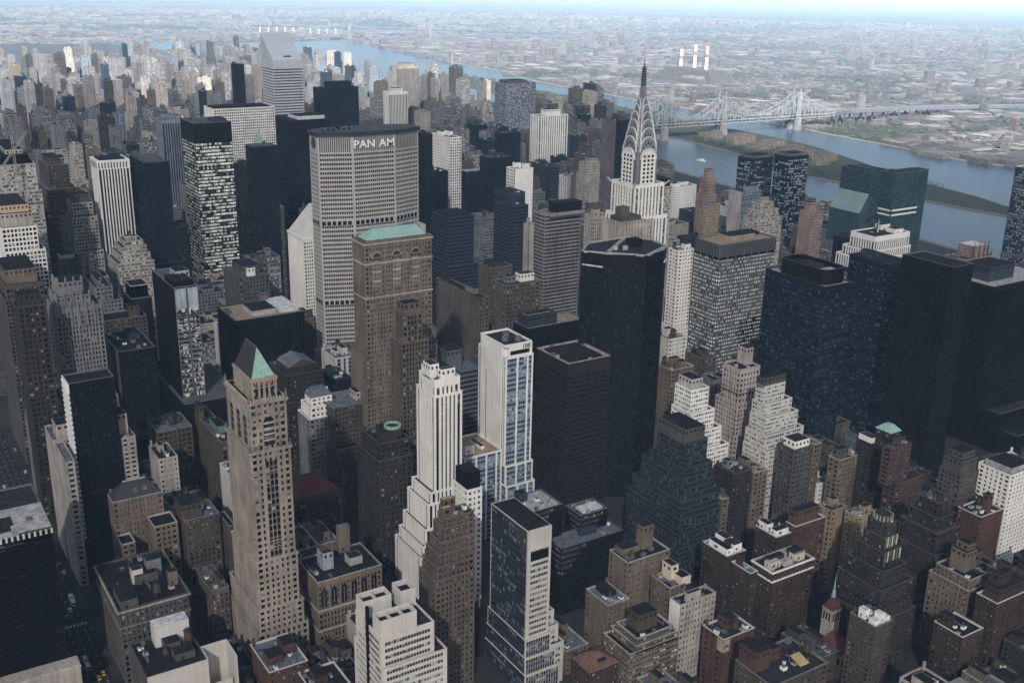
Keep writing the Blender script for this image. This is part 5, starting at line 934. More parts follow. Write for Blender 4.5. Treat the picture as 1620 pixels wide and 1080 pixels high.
for k, (w, d, zs, zt) in enumerate(((8.9, 11.2, 233, 246), (8.0, 10.0, 240, 253.5), (7.0, 8.7, 247, 260.5), (5.9, 7.3, 253.5, 267), (4.7, 5.8, 259.5, 273), (3.4, 4.3, 265, 278.5))):
    pf = profile(w, 220, zs, zt); m = M(); vault(m, pf, d, 'crown_steel'); arc = m.build('crown_arch', t, base)
    rims(arc, pf, d+.05, .85-.07*k)
    q = M()
    for j in range(5):
        a = math.pi*(j+.9)/5.8
        for ax, s in ((0, -1), (1, 1)):
            c_ = (w*.55*math.cos(a), zs+(zt-zs)*.5*math.sin(a)); e_ = (w*.82*math.cos(a), zs+(zt-zs)*.8*math.sin(a)); dx, dz = -math.sin(a)*w*.11, math.cos(a)*w*.11
            q.face([place(p, ax, s, d+.07) for p in ((c_[0]+dx, c_[1]+dz), (c_[0]-dx, c_[1]-dz), e_)], 'pane_dark')
    sub(q, 'triangular_windows', arc)
m = M(); m.frustum(sq(2.7), 274, sq(1.7), 288, 'crown_steel'); m.frustum(sq(1.7), 288, sq(1.15), 304, 'steel_grey'); m.frustum(sq(.5), 304, sq(.12), 313, 'steel_grey')
for k in range(7): z = 289+k*2.1; m.box(cx-1.75+k*.06, cy-1.75+k*.06, z, cx+1.75-k*.06, cy+1.75-k*.06, z+.5, 'black_metal', True)
m.build('spire', t, base)
m = M()
for sx in (-1, 1):
    for sy in (-1, 1):
        m.bar((cx+sx*16.2, cy+sy*16.2, 204), (cx+sx*19.5, cy+sy*19.5, 208), 1.2, 'chrome_steel'); m.box(cx+sx*10.4-.7, cy+sy*10.4-.7, 200, cx+sx*10.4+.7, cy+sy*10.4+.7, 236, 'crown_steel')
m.build('corner_ornament', t, base)

# ---------------------------------------------------------------- slant roofed tower
base = (589, 1592, 0); t = thing('office_tower', 'white and blue striped tower with a steep slanting roof', 'office tower', base)
pl = rect(566.5, 1568, 613, 1616); P_ = {}; wall('aluminium', (.47, .505, .54), rough=.45, dirt=.12, spec=.4)
facade(P_, pl, 30, 250, dict(ST['H'], fh=4.1, span=.55, pier=.04, po=.1, g=.3, glass='glass_dark', crown=13), 'aluminium', None, 6); flush(P_, t, base)
x0, y0, x1, y1 = 566.5, 1568, 613, 1616
m = M(); m.face(((x0, y0, 250), (x1, y0, 250), (x1, y1, 287), (x0, y1, 287)), 'aluminium'); m.face(((x0, y1, 250), (x0, y0, 250), (x0, y1, 287)), 'aluminium'); m.face(((x1, y0, 250), (x1, y1, 250), (x1, y1, 287)), 'aluminium'); m.face(((x1, y1, 250), (x0, y1, 250), (x0, y1, 287), (x1, y1, 287)), 'aluminium')
m.build('slanted_roof', t, base)
m = M(); u = Vector((0, 48, 37)).normalized(); nrm = Vector((0, -37, 48)).normalized()
for a, b in ((6, 9),):
    c = Vector((0, y0, 250))+u*b+nrm*.1; d = Vector((0, y0, 250))+u*a+nrm*.1
    m.face(((586, d.y, d.z), (598, d.y, d.z), (598, c.y, c.z), (586, c.y, c.z)), 'steel_navy')
m.build('roof_hatch', t, base)

# ---------------------------------------------------------------- green glass pair by the river
wall('sloped_glass', (.20, .29, .285), rough=.4, dirt=.2)
for nm_, lb, pl, zt in (('office_tower', 'left tower of the green glass pair with pale sloping skirt roof', rect(1077, 876, 1112, 924), 154), ('office_tower', 'right tower of the green glass pair with two thin white belts', rect(1096.5, 856, 1160, 875.4), 154)):
    base = (pl[0][0]+10, pl[0][1]+10, 0); t = thing(nm_, lb, 'office tower', base, None); P_ = {}
    if 'un_green' not in MATS:
        wall('un_green', (.035, .065, .075), rough=.35, dirt=.2, spec=.5); glass('glass_green', (.02, .045, .055), (.05, .09, .1), .2, rough=.15)
        facade(P_, pl, 0, zt, dict(ST['Cd'], glass='glass_green', fh=3.4, bw=1.5, pier=.06, span=.2, g=.12, so=.03, po=.01, crown=1.5), 'un_green', None, 2)
    else:
        P_ = {}; facade(P_, pl, 0, zt, dict(ST['Cd'], glass='glass_green', fh=3.4, bw=1.5, pier=.06, span=.2, g=.12, so=.03, po=.01, crown=1.5), 'un_green', None, 2)
    cap(P_, pl, zt, 'roof_dark', 'un_green'); flush(P_, t, base)
    x0, y0, x1, y1 = pl[0][0], pl[0][1], pl[2][0], pl[2][1]
    m = M(); m.box(x0+5, y0+5, zt-1, x0+14, y1-5, zt+2.5, 'steel_navy'); m.build('roof_unit', t, base)
    if y0 > 870:
        m = M(); A = [(x0, y0, 126), (x0-14, y0, 103), (x0-14, y1, 103), (x0, y1, 126)]
        m.face(A, 'sloped_glass'); m.build('skirt_roof', t, base)
        m = M(); m.face(((x0-14, y1, 0), (x0-14, y0, 0), (x0-14, y0, 103), (x0-14, y1, 103)), 'un_green'); m.face(((x0-14, y0, 0), (x0, y0, 0), (x0, y0, 126), (x0-14, y0, 103)), 'un_green'); m.face(((x0, y1, 0), (x0-14, y1, 0), (x0-14, y1, 103), (x0, y1, 126)), 'un_green'); m.build('skirt', t, base)
    else:
        for z in (106, 100):
            m = M(); ring(m, x0-.3, y0-.3, x1-14, y0+.2, z, z+2.0, 'white_paint'); m.box(x0-.3, y0, z, x0, y1, z+2, 'white_paint'); m.build('belt', t, base)
# long glass slab at the right frame edge
base = (1299, 778, 0); t = thing('office_tower', 'thin blue green glass slab tower at the right frame edge by the river', 'office tower', base); P_ = {}
facade(P_, rect(1288, 734, 1310, 821), 0, 154, dict(ST['Hd'], glass='glass_river', span=.34, crown=5), 'steel_navy', {0: 'white_stone', 2: 'white_stone'}, 8); cap(P_, rect(1288, 734, 1310, 821), 154, 'roof_gravel', 'white_stone'); flush(P_, t, base)
for z in (38, 88, 128): m = M(); m.box(1287.7, 734.5, z, 1288.02, 820.5, z+4, 'grey_metal'); m.build('louvre_band', t, base)
# cream palace tower with pyramid roof, half hidden by the airline tower
base = (380, 965, 0); t = thing('office_tower', 'cream stone tower with sloped pyramid roof peeking out left of the airline tower', 'office tower', base); P_ = {}
pl = rect(358, 945, 412, 985); facade(P_, pl, 0, 134, dict(ST['V'], so=.25, crown=4), 'white_stone', None, 7); flush(P_, t, base)
m = M(); m.prism(inset(pl, -.6), 132.5, 134.4, 'white_stone', True); m.frustum(inset(pl, .4), 134.4, rect(376, 959, 394, 971), 162, 'pale_stone'); m.build('pyramid_roof', t, base)
m = M(); m.cyl(385, 965, 161, 170, 5, 3.6, 'pale_stone', 8); m.cyl(385, 965, 170, 176, 3.4, .3, 'copper_green', 8); m.build('lantern', t, base)
# buff crown behind the black faceted tower
base = (500, 640, 0); t = thing('office_tower', 'buff tower top with a crown of buttress fins behind the black faceted tower', 'office tower', base); P_ = {}
pl = rect(490, 628, 522, 650); facade(P_, pl, 0, 196, dict(ST['V'], so=.3), 'limestone', None, 7); cap(P_, pl, 196, 'roof_dark', 'limestone'); flush(P_, t, base)
m = M()
for k in range(11): x = 490.4+k*3.05; m.bar((x, 627.2, 180), (x, 627.9, 199), 1.1, 'limestone', 1.6)
for k in range(8): y = 628.4+k*3.0; m.bar((489.2, y, 180), (489.9, y, 199), 1.6, 'limestone', 1.1)
m.build('buttress_fins', t, base)
m = M(); m.box(494, 633, 195, 514, 646, 201, 'brown_brick'); m.box(496, 635, 201, 504, 643, 208, 'dark_stone'); m.build('penthouse', t, base)
# brick gothic tower top by the river, right edge
base = (1150, 772, 0); t = thing('apartment_tower', 'brick apartment tower with spiky gothic crown beyond the black ribbed tower', 'apartment tower', base); P_ = {}
pl = rect(1126, 760, 1180, 790); facade(P_, pl, 0, 62, ST['M'], 'pink_brick', None, 7); cap(P_, pl, 62, 'roof_dark', 'limestone'); facade(P_, rect(1142, 764, 1170, 786), 60, 76, ST['M'], 'pink_brick', None, 7); cap(P_, rect(1142, 764, 1170, 786), 76, 'roof_white', 'limestone'); flush(P_, t, base)
m = M()
for x in (1127, 1142.5, 1153, 1162, 1169.5, 1178): m.cyl(x, 763.5, 60, 82 if 1140 < x < 1171 else 69, 1.6, .2, 'brown_brick', 6)
m.build('pinnacle', t, base)
# small stone church with pyramid topped bell tower
base = (432, 340, 0); t = thing('church', 'stone church with red pyramid roofed bell tower and copper spirelet', 'church', base)
m = M(); m.box(431.2, 340.9, 0, 438.2, 348.2, 34.5, 'limestone'); m.box(430.9, 340.6, 26, 438.5, 348.5, 26.6, 'limestone', True); m.box(430.9, 340.6, 34, 438.5, 348.5, 34.9, 'limestone', True); tw = m.build('bell_tower', t, base)
m = M(); m.frustum(rect(431, 340.7, 438.4, 348.4), 34.9, rect(434.4, 344.2, 435, 344.8), 42.4, 'roof_red'); m.build('tower_roof', t, base)
m = M(); m.cyl(434.7, 344.5, 41.6, 46, 1.2, .8, 'copper_green', 8); m.cyl(434.7, 344.5, 46, 56, .55, .05, 'copper_green', 8); m.build('spirelet', t, base)
for k in range(3):
    m = M(); m.face([(432.6+k*2+p, 340.82, 27.4+q) for p, q in arch_pts(1.1, 5.2)], 'pane_dark'); m.face([(431.12, 342.7+k*2-p, 27.4+q) for p, q in arch_pts(1.1, 5.2)], 'pane_dark'); m.build('belfry_opening', t, base)
m = M(); m.box(425, 326, 0, 440, 341, 16, 'limestone'); m.face(((425, 326, 16), (440, 326, 16), (432.5, 326, 22)), 'limestone'); m.box(420, 334, 0, 426, 341, 9, 'limestone'); m.build('nave_wall', t, base)
m = M(); m.face(((424.6, 325.6, 15.8), (432.5, 325.6, 22.3), (432.5, 341, 22.3), (424.6, 341, 15.8))[::-1], 'roof_red'); m.face(((440.4, 325.6, 15.8), (440.4, 341, 15.8), (432.5, 341, 22.3), (432.5, 325.6, 22.3))[::1], 'roof_red'); m.build('nave_roof', t, base)
for k in range(4):
    m = M(); m.box(426+k*3.6, 325.9, 9, 428+k*3.6, 326.02, 13.6, 'pane_dark'); m.box(424.9, 327+k*3.4, 9, 425.02, 328.8+k*3.4, 13.6, 'pane_dark'); m.build('nave_window', t, base)
# tower crane at the left edge
m = M(); base = (128, 1040, 0); t = thing('tower_crane', 'pale lattice crane jib leaning over the unfinished white floored tower', 'crane', base)
for sx in (-.8, .8):
    for sy in (-.8, .8): m.bar((128+sx, 1045+sy, 150), (128+sx, 1045+sy, 232), .3, 'concrete')
for k in range(20): m.bar((127.2, 1044.2, 152+k*4), (128.8, 1044.2, 156+k*4), .22, 'concrete')
m.build('mast', t, base); m = M()
for o_ in ((0, 0), (1.6, 0), (.8, 1.4)): m.bar((108+o_[0], 1040, 196+o_[1]), (140+o_[0], 1040, 236+o_[1]), .24, 'concrete')
for k in range(14): a = k/14; m.bar((108+32*a, 1040, 196+40*a), (109.6+32*(a+.07), 1040, 196+40*(a+.07)), .22, 'concrete')
m.build('jib', t, base)
# ---------------------------------------------------------------- smaller neighbours filling the street grid
INFILL = [
 (138.0, 456.5, 159.4, 485.8, 30, 'M', 'red_brick', 'red brick low block right of the bare white party wall', 0),
 (133.0, 537.0, 143.8, 566.2, 37.3, 'V', 'brown_brick2', 'brown ribbed mid-height block above and behind the bare white party wall', 1),
 (148.8, 698.0, 173.2, 727.2, 72, 'M', 'brown_brick', 'brown brick tower right of the black sawtooth slab', 2),
 (135.2, 650.8, 153.1, 680.0, 72, 'M', 'limestone', 'buff tower right of the black sawtooth slab', 2),
 (410, 1100.5, 425.8, 1129.8, 100, 'M', 'blue_stone', 'blue grey stone tower above and behind the black pier block', 2),
 (116.6, 489.8, 141.1, 519.0, 14, 'M', 'grey_stone', 'grey stone walk-up row house right of the bare white party wall', 0),
 (410, 328.8, 428.1, 358.0, 18, 'M', 'brown_brick', 'brown brick walk-up row house below the stone church', 0),
 (293.4, 409.2, 309.3, 438.5, 16, 'M', 'tan_brick', 'tan brick walk-up row house left of the cream end wall block', 0),
 (410, 1294.8, 441.8, 1324.0, 146.0, 'M', 'grey_brick', 'grey brick tall slab behind the black crowned glowing tower', 2),
 (177.2, 456.5, 193.9, 485.8, 16, 'V', 'brown_brick2', 'brown ribbed walk-up row house left of the white banded block', 0),
 (605.0, 1020.0, 624.7, 1049.2, 115, 'G', 'grey_stone', 'grey grid tower below the tall navy slab', 2),
 (136.9, 617.5, 147.6, 646.8, 48, 'M', 'grey_stone', 'grey stone mid-height block above and behind the bare white party wall', 1),
 (147.1, 409.2, 166.5, 438.5, 38, 'M', 'dark_red', 'dark red brick mid-height block left of the white banded block', 1),
 (499.4, 248.2, 520, 277.5, 30, 'M', 'dark_brick', 'dark brown low block below the octagonal roof terrace block', 0),
 (804.6, 1181.0, 825.4, 1210.2, 132.0, 'Hd', 'steel_navy', 'blue grey banded tower above and behind the striped notched tower', 2),
 (274.3, 1583.5, 294.1, 1612.8, 141.0, 'H', 'limestone', 'buff banded tower right of the brown tower with green cupola', 2),
 (153.6, 1133.8, 173.9, 1163.0, 137.7, 'M', 'dark_brick', 'dark brick tower below the brown tower with green cupola', 2),
 (316.5, 778.5, 333.4, 807.8, 72, 'Vw', 'pale_stone', 'pale piered tower right of the green pyramid tower', 2),
 (624.8, 1181.0, 647.2, 1210.2, 140.7, 'Cd', 'navy_metal', 'dark glass tower below the pale lattice tower', 2),
 (348.0, 1020.0, 362, 1049.2, 100, 'H', 'grey_stone', 'grey banded tower above and behind the black pier block', 2),
 (200.2, 537.0, 213, 566.2, 48, 'M', 'tan_brick', 'tan brick mid-height block left of the white banded block', 1),
 (283.3, 1053.2, 311.8, 1082.5, 61.2, 'M', 'blue_stone', 'blue grey stone tall slab right of the black tower with bright strips', 2),
 (296.5, 731.2, 309.9, 760.5, 72, 'Cd', 'navy_metal', 'dark glass tower right of the green pyramid tower', 2),
 (610.0, 650.8, 623.6, 680.0, 60, 'M', 'brown_brick2', 'brown brick tower left of the big white ziggurat', 2),
 (312.5, 1261.5, 341.1, 1290.8, 85, 'M', 'blue_stone', 'blue grey stone tall slab above and behind the black tower with bright strips', 2),
 (478.5, 248.2, 499.0, 277.5, 16, 'M', 'dark_brick', 'dark brown walk-up row house below the octagonal roof terrace block', 0),
 (183.6, 537.0, 199.8, 566.2, 48, 'M', 'tan_brick', 'tan brick mid-height block between the white banded block and the copper ring block', 1),
 (410, 248.2, 428.1, 277.5, 38, 'M', 'limestone', 'buff mid-height block right of the tall brown slab with white roof clutter', 1),
 (464.7, 248.2, 475.5, 277.5, 21.6, 'M', 'tan_brick', 'tan brick low block below the octagonal roof terrace block', 0),
 (280.1, 1938.8, 308.2, 1968.0, 115, 'M', 'brown_brick2', 'brown brick tall slab above and behind the brown tower with green cupola', 2),
 (550, 570.2, 570.8, 599.5, 72, 'M', 'grey_stone', 'grey stone tower left of the big white ziggurat', 2),
 (247, 1905.5, 263.4, 1934.8, 143.8, 'M', 'grey_stone', 'grey stone tower above and behind the brown tower with green cupola', 2),
 (288.6, 1777.8, 306.3, 1807.0, 145.2, 'M', 'grey_stone', 'grey stone tower between the brown tower with green cupola and the white topped striped tower', 2),
 (302.5, 328.8, 319.3, 358.0, 27.4, 'M', 'tan_brick', 'tan brick low block left of the boxed sign brick block', 0),
 (159.8, 456.5, 176.8, 485.8, 16, 'M', 'tan_brick', 'tan brick walk-up row house left of the white banded block', 0),
 (247, 939.5, 280.2, 968.8, 48, 'H', 'grey_stone', 'grey banded mid-height block left of the green pyramid tower', 1),
 (550, 2421.8, 574.9, 2451.0, 115.9, 'M', 'limestone', 'buff tower above and behind the plain navy tower', 2),
 (971.0, 1825.0, 997.3, 1854.2, 148.1, 'M', 'grey_stone', 'grey stone tower right of the white striped apartment tower', 2),
 (269.3, 1986.0, 288.6, 2015.2, 148.8, 'M', 'brown_brick2', 'brown brick tower above and behind the brown tower with green cupola', 2),
 (410, 2019.2, 430.0, 2048.5, 125.7, 'M', 'dark_brick', 'dark brick tower above and behind the white topped striped tower', 2),
 (280.8, 1503.0, 298.9, 1532.2, 148.0, 'M', 'tan_brick', 'tan brick tower left of the white topped striped tower', 2),
 (1021.5, 1825.0, 1041.7, 1854.2, 147.6, 'H', 'grey_stone', 'grey banded tower above and behind the pale lattice tower', 2),
 (410, 1938.8, 425.9, 1968.0, 115, 'M', 'grey_stone', 'grey stone tower above and behind the white topped striped tower', 2),
 (593.3, 489.8, 611.7, 519.0, 38, 'V', 'brown_brick2', 'brown ribbed mid-height block below the big white ziggurat', 1),
 (410, 2952.0, 443.0, 2981.2, 116.1, 'Cd', 'navy_metal', 'dark glass tall slab above and behind the brown tower with green cupola', 2),
 (646.0, 537.0, 671.7, 566.2, 30, 'M', 'brown_brick2', 'brown brick low block right of the big white ziggurat', 0),
 (333.1, 892.2, 346.9, 921.5, 72, 'M', 'brown_brick2', 'brown brick tower right of the black pier block', 2),
 (869.0, 1536.2, 890, 1565.5, 135.4, 'H', 'grey_stone', 'grey banded tower right of the pale lattice tower', 2),
 (550, 2824.2, 572.6, 2853.5, 119.5, 'M', 'grey_brick', 'grey brick tower above and behind the white topped striped tower', 2),
 (951.2, 1100.5, 984.6, 1129.8, 55, 'M', 'limestone', 'buff mid-height block right of the black faceted tower', 1),
 (311.0, 1825.0, 335.5, 1854.2, 140.1, 'H', 'grey_stone', 'grey banded tower above and behind the brown tower with green cupola', 2),
 (550, 295.5, 562.6, 324.8, 38, 'M', 'brown_brick', 'brown brick mid-height block above and behind the octagonal roof terrace block', 1),
 (987.6, 1100.5, 1011.0, 1129.8, 69.5, 'Hd', 'steel_navy', 'blue grey banded tower behind the red brick stepped tower', 2),
 (433.0, 2019.2, 455.0, 2048.5, 127.4, 'Vw', 'steel_blue', 'blue grey piered tower above and behind the white topped striped tower', 2),
 (124.0, 456.5, 137.6, 485.8, 14, 'M', 'dark_brick', 'dark brown walk-up row house right of the bare white party wall', 0),
 (1449.3, 2549.5, 1476.8, 2578.8, 109.9, 'H', 'grey_stone', 'grey banded tower left of the blue grey apartment slab', 2),
 (865.0, 1664.0, 881.6, 1693.2, 149.9, 'M', 'limestone', 'buff tower right of the white striped apartment tower', 2),
 (410, 1744.5, 436.0, 1773.8, 115, 'H', 'grey_stone', 'grey banded tower above and behind the plain navy tower', 2),
 (774.4, 1181.0, 804.2, 1210.2, 100, 'G', 'grey_stone', 'grey grid tall slab left of the striped notched tower', 2),
 (570.1, 2710.5, 593.5, 2739.8, 121.3, 'M', 'dark_brick', 'dark brick tower between the white topped striped tower and the plain navy tower', 2),
 (275.7, 1020.0, 301.9, 1049.2, 40, 'M', 'limestone', 'buff mid-height block left of the black pier block', 1),
 (410, 2549.5, 428.0, 2578.8, 121.8, 'M', 'brown_brick2', 'brown brick tower between the brown tower with green cupola and the white topped striped tower', 2),
 (247, 1986.0, 268.9, 2015.2, 143.0, 'G', 'grey_stone', 'grey grid tower above and behind the brown tower with green cupola', 2),
 (194.3, 456.5, 204.7, 485.8, 30, 'M', 'limestone', 'buff low block left of the white banded block', 0),
 (1562.5, 2791.0, 1594.1, 2820.2, 120.9, 'M', 'dark_brick', 'dark brick tall slab right of the pale twin shouldered slab', 2),
 (973.3, 1342.0, 991.7, 1371.2, 115, 'M', 'brown_brick2', 'brown brick tower left of the mauve walled slab', 2),
 (705, 2341.2, 736.4, 2370.5, 123.2, 'M', 'grey_stone', 'grey stone tall slab left of the white crowned grid tower', 2),
 (180.6, 1214.2, 206.7, 1243.5, 115, 'H', 'grey_stone', 'grey banded tower below the brown tower with green cupola', 2),
 (1003.3, 1744.5, 1029.9, 1773.8, 136.8, 'M', 'grey_stone', 'grey stone tower right of the pale lattice tower', 2),
 (1309.9, 1744.5, 1330, 1773.8, 132.7, 'M', 'dark_brick', 'dark brick tower left of the mauve walled slab', 2),
 (705, 2743.8, 728.6, 2773.0, 107.7, 'M', 'limestone', 'buff tower left of the black crowned glowing tower', 2),
 (462.9, 2260.8, 495.7, 2290.0, 120.2, 'Cd', 'navy_metal', 'dark glass tall slab above and behind the white topped striped tower', 2),
 (776.0, 3515.5, 807.6, 3544.8, 108.2, 'M', 'grey_stone', 'grey stone tall slab left of the black crowned glowing tower', 2),
 (1202.4, 1020.0, 1235.8, 1049.2, 45, 'M', 'dark_stone', 'dark stone mid-height block left of the white ribbed tower', 1),
 (410, 3146.2, 431.4, 3175.5, 91.6, 'M', 'blue_stone', 'blue grey stone tower above and behind the brown tower with green cupola', 2),
 (920, 1536.2, 935.0, 1565.5, 115, 'Cd', 'navy_metal', 'dark glass tower above and behind the tall navy slab', 2),
 (410, 2147.0, 440.2, 2176.2, 99.6, 'M', 'limestone', 'buff tall slab above and behind the white topped striped tower', 2),
 (462.6, 2630.0, 486.4, 2659.2, 95.7, 'Cd', 'navy_metal', 'dark glass tower above and behind the brown tower with green cupola', 2),
 (920, 1020.0, 950.8, 1049.2, 55, 'Hd', 'steel_navy', 'blue grey banded mid-height block left of the grey tower of yellow windows', 1),
 (289.0, 1986.0, 309.7, 2015.2, 137.2, 'M', 'grey_stone', 'grey stone tower between the brown tower with green cupola and the plain navy tower', 2),
 (479.7, 2019.2, 497.9, 2048.5, 115, 'G', 'grey_stone', 'grey grid tower above and behind the plain navy tower', 2),
 (410, 2791.0, 433.0, 2820.2, 117.3, 'M', 'grey_stone', 'grey stone tower between the brown tower with green cupola and the black crowned glowing tower', 2),
 (626.6, 3596.0, 654.4, 3625.2, 122.7, 'M', 'dark_brick', 'dark brick tower above and behind the brown tower with green cupola', 2),
 (410, 617.5, 420.5, 646.8, 72, 'M', 'tan_brick', 'tan brick tower behind the white number tower', 2),
 (1084.2, 1503.0, 1101.2, 1532.2, 115, 'Hd', 'steel_navy', 'blue grey banded tower right of the white piered apartment tower', 2),
 (663.3, 456.5, 675, 485.8, 16, 'M', 'dark_brick', 'dark brown walk-up row house left of the grey brown stepped block', 0),
 (640.4, 489.8, 658.3, 519.0, 30, 'M', 'blue_stone', 'blue grey stone low block above and behind the gold tiled setback tower', 0),
 (80, 778.5, 96.1, 807.8, 60, 'M', 'grey_stone', 'grey stone tower left of the black sawtooth slab', 2),
 (1097.3, 2341.2, 1118, 2370.5, 95.7, 'G', 'grey_stone', 'grey grid tower left of the white striped apartment tower', 2),
 (1367.1, 1858.2, 1386.2, 1887.5, 146.1, 'M', 'limestone', 'buff tower left of the mauve walled slab', 2),
 (550, 3226.8, 571.3, 3256.0, 110.4, 'M', 'dark_stone', 'dark stone tower above and behind the brown tower with green cupola', 2),
 (705, 3870.8, 732.2, 3900.0, 120.8, 'M', 'limestone', 'buff tower above and behind the brown tower with green cupola', 2),
 (331.8, 1020.0, 347.6, 1049.2, 97.7, 'M', 'dark_stone', 'dark stone tower above and behind the black pier block', 2),
 (920, 2904.8, 942.8, 2934.0, 114.9, 'H', 'grey_stone', 'grey banded tower left of the slim lone navy tower', 2),
 (1019.2, 3790.2, 1050.9, 3819.5, 107.2, 'M', 'blue_stone', 'blue grey stone tall slab left of the slim lone navy tower', 2),
 (326.5, 2147.0, 353.8, 2176.2, 121.5, 'G', 'grey_stone', 'grey grid tower between the brown tower with green cupola and the white topped striped tower', 2),
 (1193.8, 1664.0, 1215.9, 1693.2, 113.5, 'M', 'grey_brick', 'grey brick tower right of the white piered apartment tower', 2),
 (550, 328.8, 571.1, 358.0, 30, 'V', 'brown_brick2', 'brown ribbed low block above and behind the tan brick slab', 0),
 (788.5, 1375.2, 821.3, 1404.5, 122.4, 'H', 'grey_stone', 'grey banded tall slab left of the tall navy slab', 2),
 (426.2, 1100.5, 442.9, 1129.8, 123.1, 'M', 'grey_stone', 'grey stone tower left of the gothic topped tower', 2),
 (972.6, 1664.0, 995.7, 1693.2, 122.2, 'Cd', 'navy_metal', 'dark glass tower right of the pale lattice tower', 2),
 (576.6, 295.5, 599.3, 324.8, 38, 'M', 'dark_brick', 'dark brown mid-height block right of the octagonal roof terrace block', 1),
 (259.6, 892.2, 281.5, 921.5, 72, 'Vw', 'pale_stone', 'pale piered tower left of the black pier block', 2),
 (705, 2904.8, 725.2, 2934.0, 108.8, 'M', 'limestone', 'buff tower between the black crowned glowing tower and the plain navy tower', 2),
 (1039.2, 1422.5, 1056.2, 1451.8, 115, 'M', 'dark_stone', 'dark stone tower left of the mauve walled slab', 2),
 (705, 3354.5, 730.2, 3383.8, 107.9, 'Hd', 'steel_navy', 'blue grey banded tower above and behind the white topped striped tower', 2),
 (1264.5, 1053.2, 1292.6, 1082.5, 45, 'M', 'limestone', 'buff mid-height block left of the white ribbed tower', 1),
 (1244.9, 2630.0, 1272.0, 2659.2, 102.2, 'M', 'brown_brick2', 'brown brick tower left of the white striped apartment tower', 2),
 (492.6, 1858.2, 520, 1887.5, 150.0, 'M', 'limestone', 'buff tower between the black crowned glowing tower and the white crowned grid tower', 2),
 (133.3, 698.0, 148.4, 727.2, 40, 'M', 'red_brick', 'red brick mid-height block behind the black sawtooth slab', 1),
 (705, 3146.2, 738.6, 3175.5, 90.5, 'M', 'dark_brick', 'dark brick tall slab above and behind the white topped striped tower', 2),
 (80, 1020.0, 102.9, 1049.2, 136.2, 'M', 'dark_stone', 'dark stone tower left of the grey ribbed setback tower', 2),
 (1489.1, 2710.5, 1500, 2739.8, 109.0, 'M', 'grey_brick', 'grey brick tower right of the pale twin shouldered slab', 2),
 (920, 3226.8, 950.6, 3256.0, 99.1, 'H', 'grey_stone', 'grey banded tall slab left of the slim lone navy tower', 2),
 (480.3, 409.2, 490.6, 438.5, 38, 'V', 'brown_brick2', 'brown ribbed mid-height block above and behind the belted brick apartments', 1),
 (962.3, 1616.8, 982.4, 1646.0, 115, 'H', 'grey_stone', 'grey banded tower above and behind the tall navy slab', 2),
 (661.9, 2663.2, 675, 2692.5, 100.4, 'M', 'brown_brick2', 'brown brick tower left of the black crowned glowing tower', 2),
 (311.4, 1294.8, 344.8, 1324.0, 100, 'M', 'blue_stone', 'blue grey stone tall slab behind the plain navy tower', 2),
 (550, 3307.2, 579.5, 3336.5, 116.2, 'M', 'grey_brick', 'grey brick tall slab above and behind the brown tower with green cupola', 2),
 (765.1, 2630.0, 791.4, 2659.2, 110.2, 'M', 'grey_stone', 'grey stone tower above and behind the black crowned glowing tower', 2),
 (1231.0, 4031.8, 1258.3, 4061.0, 123.4, 'M', 'dark_brick', 'dark brick tower left of the slim lone navy tower', 2),
 (1491.1, 2791.0, 1500, 2820.2, 105.9, 'M', 'dark_brick', 'dark brick tower right of the pale twin shouldered slab', 2),
 (869.1, 3435.0, 890, 3464.2, 114.7, 'H', 'grey_stone', 'grey banded tower between the slim lone navy tower and the black crowned glowing tower', 2),
 (335.9, 1825.0, 359.8, 1854.2, 118.3, 'G', 'grey_stone', 'grey grid tower left of the white topped striped tower', 2),
 (1444.0, 2019.2, 1463.7, 2048.5, 135.5, 'M', 'brown_brick2', 'brown brick tower right of the white piered apartment tower', 2),
 (410, 2663.2, 429.1, 2692.5, 124.9, 'M', 'dark_brick', 'dark brick tower between the brown tower with green cupola and the white topped striped tower', 2),
 (1487.1, 2502.2, 1500, 2531.5, 109.4, 'M', 'grey_stone', 'grey stone tower left of the blue grey apartment slab', 2),
 (956.6, 1342.0, 972.9, 1371.2, 85, 'M', 'grey_brick', 'grey brick tower above and behind the striped notched tower', 2),
 (1455.9, 1986.0, 1483.1, 2015.2, 148.9, 'Hd', 'steel_navy', 'blue grey banded tower above and behind the mauve walled slab', 2),
 (941.7, 2791.0, 964.2, 2820.2, 113.4, 'M', 'dark_stone', 'dark stone tower behind the slim lone navy tower', 2),
 (705, 2388.5, 722.5, 2417.8, 122.1, 'Cd', 'navy_metal', 'dark glass tower above and behind the black crowned glowing tower', 2),
 (410, 3193.5, 435.2, 3222.8, 117.4, 'M', 'grey_stone', 'taller grey stone tower above and behind the brown tower with green cupola', 2),
 (1395.7, 2985.2, 1427.6, 3014.5, 108.5, 'Vw', 'steel_blue', 'blue grey piered tall slab left of the pale twin shouldered slab', 2),
 (1551.3, 2904.8, 1573.9, 2934.0, 121.8, 'H', 'grey_stone', 'grey banded tower right of the pale twin shouldered slab', 2),
 (860.1, 3307.2, 876.3, 3336.5, 108.9, 'G', 'grey_stone', 'grey grid tower left of the slim lone navy tower', 2),
 (1150, 1020.0, 1183.1, 1049.2, 45, 'H2', 'pale_stone', 'pale balconied mid-height block above and behind the dark tower with round penthouse', 1),
 (920, 3998.5, 942.6, 4027.8, 123.8, 'Cd', 'navy_metal', 'dark glass tower left of the slim lone navy tower', 2),
 (509.8, 2710.5, 520, 2739.8, 109.8, 'M', 'brown_brick2', 'brown brick tower above and behind the white topped striped tower', 2),
 (920, 3837.5, 953.7, 3866.8, 93.0, 'M', 'grey_stone', 'grey stone tall slab between the black crowned glowing tower and the slim lone navy tower', 2),
